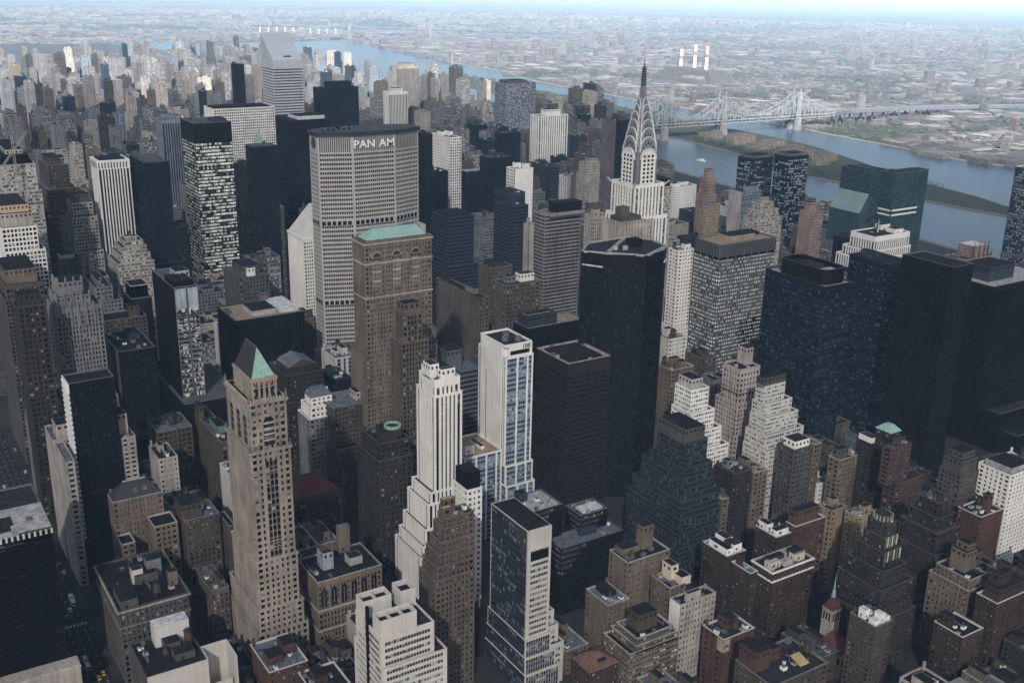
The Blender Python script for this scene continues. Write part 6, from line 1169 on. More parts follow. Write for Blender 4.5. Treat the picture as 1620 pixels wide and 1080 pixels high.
 (1200.7, 2019.2, 1225.9, 2048.5, 115, 'H', 'limestone', 'buff banded tower left of the blue grey apartment slab', 2),
 (1186.1, 1020.0, 1202.0, 1049.2, 45, 'M', 'blue_stone', 'blue grey stone mid-height block left of the white ribbed tower', 1),
 (318.9, 1905.5, 347.1, 1934.8, 144.0, 'G', 'grey_stone', 'grey grid tall slab above and behind the brown tower with green cupola', 2),
 (1178.0, 2019.2, 1200.3, 2048.5, 115, 'M', 'limestone', 'buff tower left of the blue grey apartment slab', 2),
 (573.5, 3596.0, 597.0, 3625.2, 119.8, 'M', 'grey_stone', 'shorter grey stone tower above and behind the brown tower with green cupola', 2),
 (322.6, 811.8, 342.1, 841.0, 60, 'M', 'dark_brick', 'dark brick tower right of the green pyramid tower', 2),
 (1175.0, 2824.2, 1198.6, 2853.5, 115.2, 'Hd', 'steel_navy', 'blue grey banded tower above and behind the navy box tower', 2),
 (873.6, 3113.0, 890, 3142.2, 81.2, 'M', 'brown_brick2', 'brown brick tower above and behind the black crowned glowing tower', 2),
 (483.0, 3515.5, 512.3, 3544.8, 98.2, 'M', 'tan_brick', 'tan brick tall slab above and behind the brown tower with green cupola', 2),
 (832.7, 1133.8, 860.7, 1163.0, 82.8, 'M', 'grey_brick', 'grey brick tall slab right of the striped notched tower', 2),
 (1150, 1536.2, 1170.5, 1565.5, 115, 'M', 'brown_brick2', 'brown brick tower between the mauve walled slab and the spire tower', 2),
 (1233.6, 1697.2, 1256.8, 1726.5, 123.6, 'Cd', 'navy_metal', 'dark glass tower left of the mauve walled slab', 2),
 (328.1, 1133.8, 348.5, 1163.0, 50.4, 'M', 'limestone', 'buff mid-height block right of the black tower with bright strips', 1),
 (720.7, 1294.8, 751.3, 1324.0, 130.6, 'M', 'brown_brick2', 'brown brick tall slab behind the pale lattice tower', 2),
 (1242.8, 1664.0, 1272.1, 1693.2, 115, 'M', 'grey_stone', 'grey stone tall slab left of the mauve walled slab', 2),
 (410, 1825.0, 434.6, 1854.2, 100, 'Cd', 'navy_metal', 'dark glass tower left of the plain navy tower', 2),
 (1150, 4159.5, 1175.8, 4188.8, 120.7, 'H', 'grey_stone', 'grey banded tower between the slim lone navy tower and the white crowned grid tower', 2),
 (991.8, 892.2, 1010.3, 921.5, 72, 'M', 'brown_brick2', 'brown brick tower above and behind the dark tower with round penthouse', 2),
 (347.8, 1294.8, 362, 1324.0, 127.7, 'G', 'grey_stone', 'grey grid tower right of the plain navy tower', 2),
 (1370.7, 3113.0, 1392.9, 3142.2, 104.5, 'Hd', 'steel_navy', 'blue grey banded tower between the navy box tower and the white striped apartment tower', 2),
 (1061.4, 3065.8, 1092.4, 3095.0, 113.0, 'M', 'brown_brick2', 'brown brick tall slab right of the slim lone navy tower', 2),
 (410, 1053.2, 437.2, 1082.5, 40, 'M', 'dark_stone', 'dark stone mid-height block right of the black pier block', 1),
 (465.5, 2743.8, 489.3, 2773.0, 87.2, 'G', 'grey_stone', 'grey grid tower between the brown tower with green cupola and the plain navy tower', 2),
 (953.7, 3354.5, 981.6, 3383.8, 118.3, 'G', 'grey_stone', 'grey grid tower between the slim lone navy tower and the black crowned glowing tower', 2),
 (774.6, 3790.2, 790.1, 3819.5, 104.0, 'M', 'dark_brick', 'dark brick tower between the white topped striped tower and the brown tower with green cupola', 2),
 (319.7, 328.8, 335.6, 358.0, 18, 'V', 'brown_brick2', 'brown ribbed walk-up row house below the boxed sign brick block', 0),
 (1164.8, 1744.5, 1180.1, 1773.8, 146.1, 'G', 'grey_stone', 'grey grid tower above and behind the white piered apartment tower', 2),
 (550, 2260.8, 564.2, 2290.0, 105.8, 'H', 'grey_stone', 'grey banded tower between the plain navy tower and the black crowned glowing tower', 2),
 (1260.1, 1100.5, 1291.0, 1129.8, 45, 'H', 'grey_stone', 'grey banded mid-height block left of the white ribbed tower', 1),
 (659.1, 2469.0, 675, 2498.2, 120.2, 'G', 'grey_stone', 'grey grid tower left of the black crowned glowing tower', 2),
 (1599.3, 3709.8, 1613.5, 3739.0, 102.3, 'Cd', 'navy_metal', 'dark glass tower above and behind the navy box tower', 2),
 (1291.4, 1100.5, 1321.3, 1129.8, 45, 'M', 'brown_brick2', 'brown brick mid-height block left of the white ribbed tower', 1),
 (341.5, 1261.5, 362, 1290.8, 115, 'M', 'grey_brick', 'grey brick tower right of the plain navy tower', 2),
 (1013.0, 1455.8, 1029.7, 1485.0, 91.2, 'Cd', 'navy_metal', 'dark glass tower below the white piered apartment tower', 2),
 (920, 1825.0, 951.2, 1854.2, 133.8, 'M', 'dark_stone', 'dark stone tall slab right of the white striped apartment tower', 2),
 (658.1, 617.5, 675, 646.8, 72, 'M', 'brown_brick2', 'brown brick tower above and behind the big white ziggurat', 2),
 (1010.7, 1053.2, 1042.9, 1082.5, 83.1, 'H2', 'pale_stone', 'pale balconied tall slab above and behind the grey tower of yellow windows', 2),
 (247, 1455.8, 275.0, 1485.0, 100, 'G', 'grey_stone', 'grey grid tall slab right of the brown tower with green cupola', 2),
 (247, 1616.8, 278.5, 1646.0, 127.1, 'M', 'limestone', 'buff tall slab above and behind the brown tower with green cupola', 2),
 (818.5, 2630.0, 833.3, 2659.2, 117.4, 'M', 'brown_brick2', 'brown brick tower left of the slim lone navy tower', 2),
 (1068.9, 1133.8, 1088.6, 1163.0, 79.6, 'M', 'grey_brick', 'grey brick tower behind the red brick stepped tower', 2),
 (1073.4, 1422.5, 1099.7, 1451.8, 115, 'G', 'grey_stone', 'grey grid tower behind the mauve walled slab', 2),
 (1345, 1905.5, 1364.5, 1934.8, 115, 'H', 'grey_stone', 'grey banded tower right of the white piered apartment tower', 2),
 (1481.6, 2824.2, 1500, 2853.5, 93.5, 'M', 'dark_stone', 'dark stone tower right of the pale twin shouldered slab', 2),
 (1052.9, 892.2, 1074.9, 921.5, 60, 'M', 'blue_stone', 'blue grey stone tower left of the white ribbed tower', 2),
 (1011.7, 1536.2, 1042.8, 1565.5, 115, 'M', 'dark_stone', 'dark stone tall slab behind the white piered apartment tower', 2),
 (570.3, 2388.5, 586.7, 2417.8, 111.6, 'M', 'dark_stone', 'dark stone tower above and behind the plain navy tower', 2),
 (920, 3113.0, 950.9, 3142.2, 83.5, 'M', 'limestone', 'buff tall slab left of the slim lone navy tower', 2),
 (148.0, 617.5, 161.1, 646.8, 48, 'M', 'dark_brick', 'dark brown mid-height block behind the green pyramid tower', 1),
 (501.5, 2180.2, 520, 2209.5, 80.1, 'M', 'blue_stone', 'blue grey stone tower above and behind the plain navy tower', 2),
 (598.5, 2147.0, 614.4, 2176.2, 122.7, 'M', 'blue_stone', 'blue grey stone tower left of the black crowned glowing tower', 2),
 (1307.3, 2871.5, 1330, 2900.8, 68.4, 'M', 'blue_stone', 'blue grey stone tower right of the navy box tower', 2),
 (842.9, 972.8, 857.0, 1002.0, 72, 'M', 'limestone', 'buff tower right of the black faceted tower', 2),
 (1263.6, 3757.0, 1297.4, 3786.2, 89.2, 'M', 'dark_brick', 'dark brick tall slab right of the slim lone navy tower', 2),
 (323.7, 1583.5, 350.5, 1612.8, 126.5, 'Hd', 'steel_navy', 'blue grey banded tower right of the white topped striped tower', 2),
 (437.6, 1825.0, 462.9, 1854.2, 115, 'H', 'limestone', 'buff banded tower above and behind the plain navy tower', 2),
 (624.1, 2341.2, 646.4, 2370.5, 110.0, 'M', 'blue_stone', 'blue grey stone tower between the black crowned glowing tower and the white crowned grid tower', 2),
 (874.9, 3515.5, 890, 3544.8, 113.4, 'H', 'grey_stone', 'grey banded tower between the slim lone navy tower and the plain navy tower', 2),
 (1150, 2502.2, 1175.2, 2531.5, 74.8, 'M', 'limestone', 'buff tower left of the white striped apartment tower', 2),
 (550, 3757.0, 579.3, 3786.2, 100.9, 'M', 'dark_stone', 'dark stone tall slab above and behind the brown tower with green cupola', 2),
 (550, 3629.2, 566.0, 3658.5, 117.7, 'M', 'dark_brick', 'dark brick tower between the brown tower with green cupola and the plain navy tower', 2),
 (863.5, 1261.5, 890, 1290.8, 100, 'H2', 'pale_stone', 'pale balconied tower above and behind the striped notched tower', 2),
 (247, 1697.2, 272.8, 1726.5, 115, 'H', 'grey_stone', 'grey banded tower left of the brown tower with green cupola', 2),
 (1345, 1777.8, 1368.6, 1807.0, 133.1, 'G', 'grey_stone', 'grey grid tower above and behind the mauve walled slab', 2),
 (1416.7, 3468.2, 1436.8, 3497.5, 111.4, 'H', 'grey_stone', 'grey banded tower right of the slant roofed tower', 2),
 (973.2, 939.5, 1005.9, 968.8, 72, 'M', 'blue_stone', 'blue grey stone tall slab right of the grey tower of yellow windows', 2),
 (847.1, 1261.5, 863.1, 1290.8, 120.7, 'M', 'dark_brick', 'dark brick tower right of the tall navy slab', 2),
 (1287.1, 1777.8, 1315.2, 1807.0, 122.4, 'M', 'dark_brick', 'dark brick tall slab right of the white piered apartment tower', 2),
 (305.5, 1100.5, 336.5, 1129.8, 49.8, 'H', 'grey_stone', 'grey banded mid-height block right of the black tower with bright strips', 1),
 (1316.1, 1905.5, 1330, 1934.8, 129.0, 'M', 'limestone', 'buff tower above and behind the white piered apartment tower', 2),
 (1150, 2871.5, 1182.6, 2900.8, 82.7, 'M', 'grey_stone', 'grey stone tall slab left of the navy box tower', 2),
 (1608.3, 4031.8, 1637.9, 4061.0, 99.6, 'Hd', 'steel_navy', 'blue grey banded tall slab right of the slant roofed tower', 2),
 (1057.7, 4514.8, 1086.0, 4544.0, 105.1, 'M', 'grey_stone', 'grey stone tall slab left of the slim lone navy tower', 2),
 (640.1, 409.2, 657.7, 438.5, 22, 'M', 'limestone', 'buff low block behind the grey brown stepped block', 0),
 (1242.8, 1053.2, 1264.1, 1082.5, 45, 'M', 'dark_stone', 'dark stone mid-height block between the white ribbed tower and the dark tower with round penthouse', 1),
 (501.5, 2549.5, 520, 2578.8, 74.4, 'M', 'blue_stone', 'blue grey stone tower above and behind the white topped striped tower', 2),
 (1477.6, 3274.0, 1500, 3303.2, 71.0, 'H', 'grey_stone', 'grey banded tower right of the navy box tower', 2),
 (1565.2, 3548.8, 1582.5, 3578.0, 110.2, 'M', 'limestone', 'buff tower above and behind the navy box tower', 2),
 (1424.3, 3435.0, 1445.0, 3464.2, 97.3, 'Vw', 'steel_blue', 'blue grey piered tower above and behind the navy box tower', 2),
 (643.8, 3515.5, 675, 3544.8, 56.5, 'G', 'grey_stone', 'grey grid mid-height block above and behind the brown tower with green cupola', 1),
 (752.3, 3548.8, 781.0, 3578.0, 114.3, 'H', 'grey_stone', 'grey banded tall slab above and behind the white topped striped tower', 2),
 (443.7, 2421.8, 464.3, 2451.0, 83.3, 'M', 'dark_stone', 'dark stone tower above and behind the white topped striped tower', 2),
 (705, 3596.0, 723.6, 3625.2, 116.4, 'Vw', 'steel_blue', 'blue grey piered tower between the white topped striped tower and the plain navy tower', 2),
 (1150, 1905.5, 1173.1, 1934.8, 100, 'M', 'limestone', 'buff tower behind the blue grey apartment slab', 2),
 (726.6, 2871.5, 741.1, 2900.8, 110.7, 'H', 'grey_stone', 'grey banded tower left of the black crowned glowing tower', 2),
 (1369.8, 3226.8, 1400.6, 3256.0, 89.1, 'Vw', 'steel_blue', 'blue grey piered tall slab above and behind the navy box tower', 2),
 (1455.0, 4401.0, 1480.2, 4430.2, 122.4, 'M', 'dark_brick', 'dark brick tower above and behind the slim lone navy tower', 2),
 (1018.4, 1664.0, 1046.6, 1693.2, 115, 'Cd', 'navy_metal', 'dark glass tall slab above and behind the tall navy slab', 2),
 (1588.4, 3757.0, 1620.3, 3786.2, 102.9, 'M', 'limestone', 'buff tall slab above and behind the navy box tower', 2),
 (1027.2, 4240.0, 1053.1, 4269.2, 105.6, 'M', 'brown_brick2', 'brown brick tower between the slim lone navy tower and the black crowned glowing tower', 2),
 (550, 3113.0, 564.5, 3142.2, 88.0, 'M', 'dark_brick', 'dark brick tower between the brown tower with green cupola and the black crowned glowing tower', 2),
 (1483.5, 1986.0, 1500, 2015.2, 138.9, 'G', 'grey_stone', 'grey grid tower between the mauve walled slab and the white piered apartment tower', 2),
 (920, 1342.0, 953.6, 1371.2, 85, 'M', 'limestone', 'buff tall slab above and behind the striped notched tower', 2),
 (1619.8, 2710.5, 1640, 2739.8, 87.5, 'M', 'limestone', 'buff tower between the blue grey apartment slab and the pale lattice tower', 2),
 (972.7, 3146.2, 995.2, 3175.5, 99.2, 'M', 'dark_stone', 'dark stone tower left of the slim lone navy tower', 2),
 (1073.9, 3387.8, 1107.5, 3417.0, 95.7, 'M', 'brown_brick2', 'brown brick tall slab left of the slim lone navy tower', 2),
]
for i, (x0, y0, x1, y1, h, st, wl, lb, k) in enumerate(INFILL):
    rnd = random.Random(i+900); bxs = [(x0, y0, x1, y1, 0, h)]
    if h > 60 and rnd.random() < .5 and x1-x0 > 16:
        z = h*rnd.uniform(.45, .7); d = rnd.uniform(2, 4.5); bxs = [(x0+d, y0+d, x1-d, y1-d*.6, z-1.5, h), (x0, y0, x1, y1, 0, z)]
    building(('row_house', 'apartment_building', 'city_tower')[k], lb, ('house', 'apartment block', 'city tower')[k], 'infill buildings of the street grid', st, wl, bxs, [], {}, i+300)
STUFF = [(1297,1134,1329,1163,45), (247,892,259,922,35), (920,859,933,888,72), (850,1825,883,1854,115), (752,1100,776,1130,100), (947,1503,975,1532,111), (989,1697,1005,1726,127), (1278,1939,1311,1968,135), (440,248,464,278,18), (705,409,719,438,30), (1262,859,1281,888,23), (1209,1053,1240,1082,45), (802,1100,832,1130,70), (1098,1536,1118,1566,114), (1307,1536,1330,1566,44), (1046,940,1064,969,72), (817,1053,848,1082,100), (576,490,590,519,30), (410,698,424,727,72), (992,1053,1010,1082,70), (791,1214,810,1244,115), (318,1858,344,1888,140), (639,618,658,647,60), (345,812,362,841,60), (1322,812,1330,841,23), (833,1858,859,1888,116), (1345,1858,1367,1888,120), (302,1020,331,1049,55), (995,859,1015,888,60), (938,1778,967,1807,112), (1181,1744,1205,1774,142), (998,1422,1015,1452,85), (989,1375,1020,1404,100), (953,1697,971,1726,114), (1367,1906,1393,1935,122), (998,1825,1021,1854,100), (1292,1181,1325,1210,45), (996,1664,1018,1693,115), (800,1134,832,1163,85), (1024,1584,1043,1613,115), (311,1134,328,1163,44), (1210,1697,1231,1726,115), (1182,1617,1210,1646,100), (1322,1100,1330,1130,45), (920,1744,939,1774,115), (266,1906,298,1935,85), (550,456,562,486,38), (936,973,960,1002,72), (450,859,464,888,48), (980,859,995,888,60), (275,1456,305,1485,115), (247,1664,264,1693,115), (484,1939,504,1968,115), (880,1939,890,1968,115), (749,1422,782,1452,150), (920,1456,936,1485,126), (864,1134,881,1163,83), (920,1375,942,1404,100), (936,1456,967,1485,83), (739,1906,770,1935,139), (1200,778,1220,808,45), (1002,1020,1023,1049,72), (920,1503,946,1532,100), (472,778,494,808,60), (317,1422,337,1452,145), (1015,1778,1044,1807,115), (594,651,607,680,48), (1236,1020,1268,1049,32), (721,1134,748,1163,98), (1270,1134,1297,1163,45), (1048,1906,1081,1935,100), (1221,731,1239,760,45), (954,1664,972,1693,85), (1216,1664,1242,1693,100), (426,1939,441,1968,85), (879,1906,890,1935,111), (976,812,987,841,72), (1252,812,1277,841,32), (1283,1342,1314,1371,25), (1170,1375,1184,1404,66), (613,1939,634,1968,146), (410,812,432,841,60), (247,1342,267,1371,100), (1150,1503,1179,1532,115), (309,1939,332,1968,100), (1314,859,1330,888,16), (1064,940,1090,969,48), (247,1181,265,1210,132), (297,1181,321,1210,39), (1005,1584,1024,1613,107), (247,1744,275,1774,100), (1239,1744,1258,1774,115), (1074,731,1085,760,72), (1076,1825,1099,1854,100), (1232,1100,1260,1130,45), (410,1181,429,1210,115), (1316,778,1330,808,29), (1030,859,1046,888,60), (1030,973,1048,1002,40), (278,1262,293,1291,146), (1166,1295,1200,1324,45), (970,1456,985,1485,85), (1060,1617,1093,1646,111), (1055,1744,1073,1774,106), (247,1295,274,1324,120), (1199,1422,1222,1452,61), (1208,1744,1238,1774,115), (444,1939,468,1968,85), (1182,1053,1208,1082,45), (193,1181,213,1210,102), (1255,1214,1284,1244,45), (1345,1584,1363,1613,40), (1026,1697,1053,1726,111), (1361,1744,1385,1774,114), (294,1825,311,1854,100), (468,1939,484,1968,100), (991,1939,1021,1968,118), (352,1744,362,1774,100), (438,1858,468,1888,100), (608,456,632,486,38), (1228,812,1252,841,30), (776,1100,799,1130,76), (1249,1134,1269,1163,45), (1019,1342,1048,1371,100), (1102,1584,1118,1613,115), (436,1744,457,1774,115), (1301,859,1313,888,15), (151,1053,184,1082,85), (748,1134,771,1163,70), (1241,1181,1261,1210,45), (247,1422,274,1452,85), (1370,1617,1399,1646,29), (774,1939,804,1968,135)]
HARLEM = [(1437, 6858), (1729, 7315), (2039, 7424), (1735, 6341), (1769, 5761), (1937, 5562), (2012, 5064), (1796, 4528), (1506, 5211), (1416, 5650), (1296, 6206)]
HAZE_D, HAZE_C, HAZE_G = .000036, (.45, .70, 1.0), -.35
# ---------------------------------------------------------------- ground, river, islands
def sheet(name, poly, z, mat, kind='structure'):
    m = M(); m.face([(x, y, z) for x, y in poly], mat); return tag(m.build(name), kind=kind)
def ground_mat():
    m, nt, p = nodes_of('city_ground'); geo = N(nt, "ShaderNodeNewGeometry")
    sep = N(nt, "ShaderNodeSeparateXYZ"); nt.links.new(geo.outputs['Position'], sep.inputs[0])
    a = N(nt, "ShaderNodeTexNoise", _Scale=.0022, _Detail=6.0, _Roughness=.65); nt.links.new(geo.outputs['Position'], a.inputs['Vector'])
    v = N(nt, "ShaderNodeTexVoronoi", _Scale=.022); nt.links.new(geo.outputs['Position'], v.inputs['Vector'])
    cr = N(nt, "ShaderNodeValToRGB"); e = cr.color_ramp.elements
    e[0].position = 0; e[0].color = (0.015, 0.021, 0.012, 1); e[1].position = 1; e[1].color = (0.310, 0.298, 0.279, 1)
    for ps, c in ((.35, (0.019, 0.026, 0.016)), (.55, (0.046, 0.038, 0.034)), (.74, (0.081, 0.068, 0.062)), (.9, (0.149, 0.140, 0.133))): q = e.new(ps); q.color = (*c, 1)
    sc = N(nt, "ShaderNodeSeparateColor"); nt.links.new(v.outputs['Color'], sc.inputs[0])
    f = mathn(nt, 'ADD', mathn(nt, 'MULTIPLY', sc.outputs[0], .72), mathn(nt, 'MULTIPLY', mathn(nt, 'SUBTRACT', a.outputs[0], .4), .9))
    nt.links.new(f, cr.inputs[0])
    isq = mathn(nt, 'GREATER_THAN', sep.outputs[0], 1450)
    b = N(nt, "ShaderNodeTexNoise", _Scale=.5, _Detail=4.0); nt.links.new(geo.outputs['Position'], b.inputs['Vector'])
    c = mix(nt, isq, mix(nt, b.outputs[0], (.014, .014, .016), (.03, .03, .032)), cr.outputs[0])
    nt.links.new(c, p.inputs['Base Color']); p.inputs['Roughness'].default_value = .9; MATS['city_ground'] = m
ground_mat()
wall('asphalt', (.024, .024, .027), rough=.9, dirt=.35); wall('paving', (.042, .041, .04), rough=.9, dirt=.4); wall('seawall_stone', (.24, .22, .19), rough=.9); wall('meadow', (.05, .058, .036), dirt=.5)
def water_mat():
    m, nt, p = nodes_of('river_water'); geo = N(nt, "ShaderNodeNewGeometry")
    a = N(nt, "ShaderNodeTexNoise", _Scale=.06, _Detail=6.0, _Roughness=.7); nt.links.new(geo.outputs['Position'], a.inputs['Vector'])
    c = N(nt, "ShaderNodeTexNoise", _Scale=.006, _Detail=4.0); nt.links.new(geo.outputs['Position'], c.inputs['Vector'])
    bp = N(nt, "ShaderNodeBump", _Strength=.5, _Distance=1.2); nt.links.new(a.outputs[0], bp.inputs['Height']); nt.links.new(bp.outputs[0], p.inputs['Normal'])
    nt.links.new(mix(nt, c.outputs[0], (.024, .042, .07), (.036, .056, .085)), p.inputs['Base Color'])
    p.inputs['Roughness'].default_value = .22; p.inputs['IOR'].default_value = 1.33; MATS['river_water'] = m
water_mat()
sheet('ground', [(-70000, -70000), (90000, -70000), (90000, 90000), (-70000, 90000)], 0, 'city_ground')
WEST = [(1335, -300), (1350, 400), (1382, 862), (1430, 1400), (1500, 2050), (1620, 2600), (1700, 3000), (1760, 3500), (1800, 4200), (1790, 5000), (1900, 5900)]
EAST = [(2640, 6050), (2573, 5393), (2500, 4900), (2432, 4323), (2403, 3914), (2290, 3450), (2269, 3068), (2231, 2766), (2234, 2613), (2249, 2347), (2221, 2102), (2195, 1889), (2181, 1718), (2150, 1573), (2153, 1464), (2171, 1409), (2170, 1100), (2200, 400), (2150, -300)]
sheet('river', WEST+EAST[::1], .12, 'river_water')
sheet('river', HARLEM, .12, 'river_water')
def shore(y):
    for (x0, y0), (x1, y1) in zip(EAST, EAST[1:]):
        if y1 <= y <= y0: return x1+(x0-x1)*(y-y1)/max(1, y0-y1)
    return 2640 if y > 6000 else 2150
m = M()
for P_ in (WEST, EAST):
    for a, b in zip(P_, P_[1:]): m.bar((*a, .6), (*b, .6), 5, 'seawall_stone', 3.4)
tag(m.build('seawall'), kind='structure')
ISLE = [(1686, 1070), (1712, 1062), (1751, 1114), (1788, 1205), (1806, 1287), (1830, 1400), (1912, 1589), (1990, 1796), (2025, 2016), (2022, 2191), (2078, 2733), (2130, 3488), (2120, 3800), (2011, 3865), (1931, 3435), (1850, 2800), (1800, 2400), (1778, 2019), (1741, 1787), (1667, 1508), (1675, 1433), (1672, 1250), (1676, 1153)]
m = M(); m.prism(ISLE, 0, 2.2, 'seawall_stone', False, None, 'meadow'); tag(m.build('island_ground'), kind='structure')
# pavements of the street grid
AV = [(-120, 52), (80, 213), (247, 362), (410, 520), (550, 675), (705, 890), (920, 1118), (1150, 1330)]
m = M()
for n in range(31, 60):
    for xa, xb in AV:
        ya, yb = 45+80.5*(n-34)+5.5, 45+80.5*(n-33)-5.5
        m.box(xa-4.5 if xa > 0 else xa, ya, 0, xb+4.5, yb, .14, 'paving')
tag(m.build('pavement'), kind='structure')
m = M(); m.face([(x, y, .05) for x, y in ((52, 300), (88, 300), (88, 1500), (52, 1500))], 'asphalt'); tag(m.build('avenue_road'), kind='structure')
m = M()
for x in (59, 63.4, 67.8, 72.2):
    for k in range(60): y = 420+k*9.5; m.face(((x, y, .07), (x+.18, y, .07), (x+.18, y+3.4, .07), (x, y+3.4, .07)), 'lane_paint')
for n in (39, 40, 41, 42):
    y = 45+80.5*(n-34)
    for k in range(12): m.face([(a, b, .07) for a, b in ((57+k*1.7, y-9), (57.6+k*1.7, y-9), (57.6+k*1.7, y-6.4), (57+k*1.7, y-6.4))], 'lane_paint')
tag(m.build('lane_marking'), kind='structure')

# ---------------------------------------------------------------- vehicles
def car_mesh(paint):
    m = M(); w = .9
    side = [(-2.3, .35), (2.3, .35), (2.3, .85), (1.3, .98), (.75, 1.45), (-1.1, 1.45), (-1.8, 1.0), (-2.3, .92)]
    for s in (-1, 1):
        pts = [(s*w, y, z) for y, z in side]; m.face(pts if s < 0 else pts[::-1], paint)
    for i in range(len(side)):
        a, b = side[i], side[(i+1) % len(side)]
        m.face(((-w, *a), (w, *a), (w, *b), (-w, *b)), 'pane_dark' if i in (3, 5) else paint)
    for s in (-1, 1): m.face([(s*(w+.01), y, z) for y, z in ((-1.5, 1.0), (1.0, 1.0), (.65, 1.38), (-1.05, 1.38))], 'pane_dark')
    o = m.build('body'); me = o.data; bpy.data.objects.remove(o); return me
def wheel_mesh(r):
    m = M(); n = 10
    f = lambda x, k: (x, r*math.cos(2*math.pi*k/n), r*math.sin(2*math.pi*k/n))
    for k in range(n): m.face((f(-.12, k), f(-.12, k+1), f(.12, k+1), f(.12, k)), 'rubber')
    m.face([f(.12, k) for k in range(n)], 'rubber'); m.face([f(-.12, -k) for k in range(n)], 'rubber')
    o = m.build('wheel'); me = o.data; bpy.data.objects.remove(o); return me
CARS = {c: car_mesh(c) for c in ('taxi_yellow', 'car_white', 'car_blue', 'car_dark', 'car_red')}; WHEEL = wheel_mesh(.33); BWHEEL = wheel_mesh(.5)
def child(name, me, parent, loc): o = bpy.data.objects.new(name, me); COL.objects.link(o); o.parent = parent; o.location = loc; return o
def car(x, y, rz, paint, label, cat='car'):
    t = thing('taxi' if paint == 'taxi_yellow' else 'car', label, 'taxi' if paint == 'taxi_yellow' else 'car', (x, y, .07), 'cars on the streets'); t.rotation_euler = (0, 0, rz)
    child('body', CARS[paint], t, (0, 0, 0))
    for sx in (-.82, .82):
        for sy in (-1.4, 1.4): child('wheel', WHEEL, t, (sx, sy, .33))
def bus(x, y, rz, label, mat, L=11.5):
    t = thing('bus', label, 'bus', (x, y, .07), 'buses on the avenue'); t.rotation_euler = (0, 0, rz)
    m = M(); m.box(-1.25, -L/2, .5, 1.25, L/2, 3.05, mat, True); m.box(-1.05, -L/2+.3, 3.05, 1.05, L/2-.3, 3.2, 'white_paint'); m.build('body', t)
    m = M()
    for s in (-1, 1):
        for k in range(7): a = -L/2+.8+k*(L-1.6)/7; m.box(min(s*1.24, s*1.28), a, 1.6, max(s*1.24, s*1.28), a+(L-1.6)/7-.2, 2.6, 'pane_dark')
    m.box(-1.1, -L/2-.03, 1.5, 1.1, -L/2+.02, 2.7, 'pane_dark'); m.box(-1.1, L/2-.02, 1.3, 1.1, L/2+.03, 2.7, 'pane_dark'); m.build('window', t)
    m = M(); m.box(-.7, -.6, 3.2, .7, 1.2, 3.5, 'steel_grey'); m.build('roof_unit', t)
    for sx in (-1.1, 1.1):
        for sy in (-L*.3, L*.3): child('wheel', BWHEEL, t, (sx, sy, .5))
bus(72, 628, 0, 'white bus farther up the dark avenue beside the crowd', 'bus_white'); bus(65.3, 556, 0, 'long pale blue topped bus nearest on the avenue', 'pale_blue', 12.5)
for q in ((68.5, 540.5, 0, 'taxi_yellow', 'yellow taxi right behind the nearest bus'), (71.6, 543.5, 0, 'taxi_yellow', 'second yellow taxi beside the nearest bus'), (83, 699, 1.57, 'taxi_yellow', 'yellow taxi turning at the far corner by the crowd'),
          (69, 619, 0, 'car_white', 'white car just behind the farther bus'), (66, 612, 0, 'car_blue', 'blue car behind the white car on the avenue'), (64.5, 655, 0, 'car_blue', 'blue car next to the black ribbed block'),
          (62, 640, 0, 'car_dark', 'dark car in the kerb lane beyond the farther bus'), (417, 361, 1.57, 'car_white', 'white car parked in the side street below the belted brick apartments'),
          (431, 283, 0, 'taxi_yellow', 'yellow taxi in the avenue beside the tan brick slab'), (76, 590, 0, 'car_red', 'red car midway between the two buses'), (60, 596, 0, 'car_dark', 'dark car passing the foot of the black block'), (522, 289, 1.57, 'car_blue', 'blue car in the street at the right corner')): car(*q)

for x, y, rz, lb in ((1600, 1760, .3, 'small white boat leaving a wake in the near river channel'),):
    t = thing('boat', lb, 'boat', (x, y, .15)); t.rotation_euler = (0, 0, rz)
    m = M(); hl = [(-3, -11), (3, -11), (3.2, 5), (0, 12), (-3.2, 5)]; m.frustum([(a*.85, b) for a, b in hl], 0, hl, 2.2, 'white_paint'); m.build('hull', t); m = M(); m.box(-2, -7, 2.2, 2, 2, 5, 'white_paint'); m.box(-2.05, -5, 3.4, 2.05, 2.05, 4.4, 'pane_dark'); m.build('cabin', t)
    m = M(); m.face(((-2, -11, .05), (-9, -95, .02), (-6.5, -95, .02), (0, -11, .05)), 'pale_blue'); m.face(((2, -11, .05), (0, -11, .05), (6.5, -95, .02), (9, -95, .02)), 'pale_blue'); m.build('wake', t)
rnd = random.Random(31)
for k in range(44):
    y = 640+k*11+rnd.uniform(0, 5); x = rnd.choice((57.5, 61, 65.5, 70, 74.5, 79))
    car(x, y, 0, rnd.choice(('taxi_yellow', 'car_white', 'car_dark', 'car_dark', 'car_red', 'car_blue')), 'small vehicle in the dark line of traffic farther up the avenue')
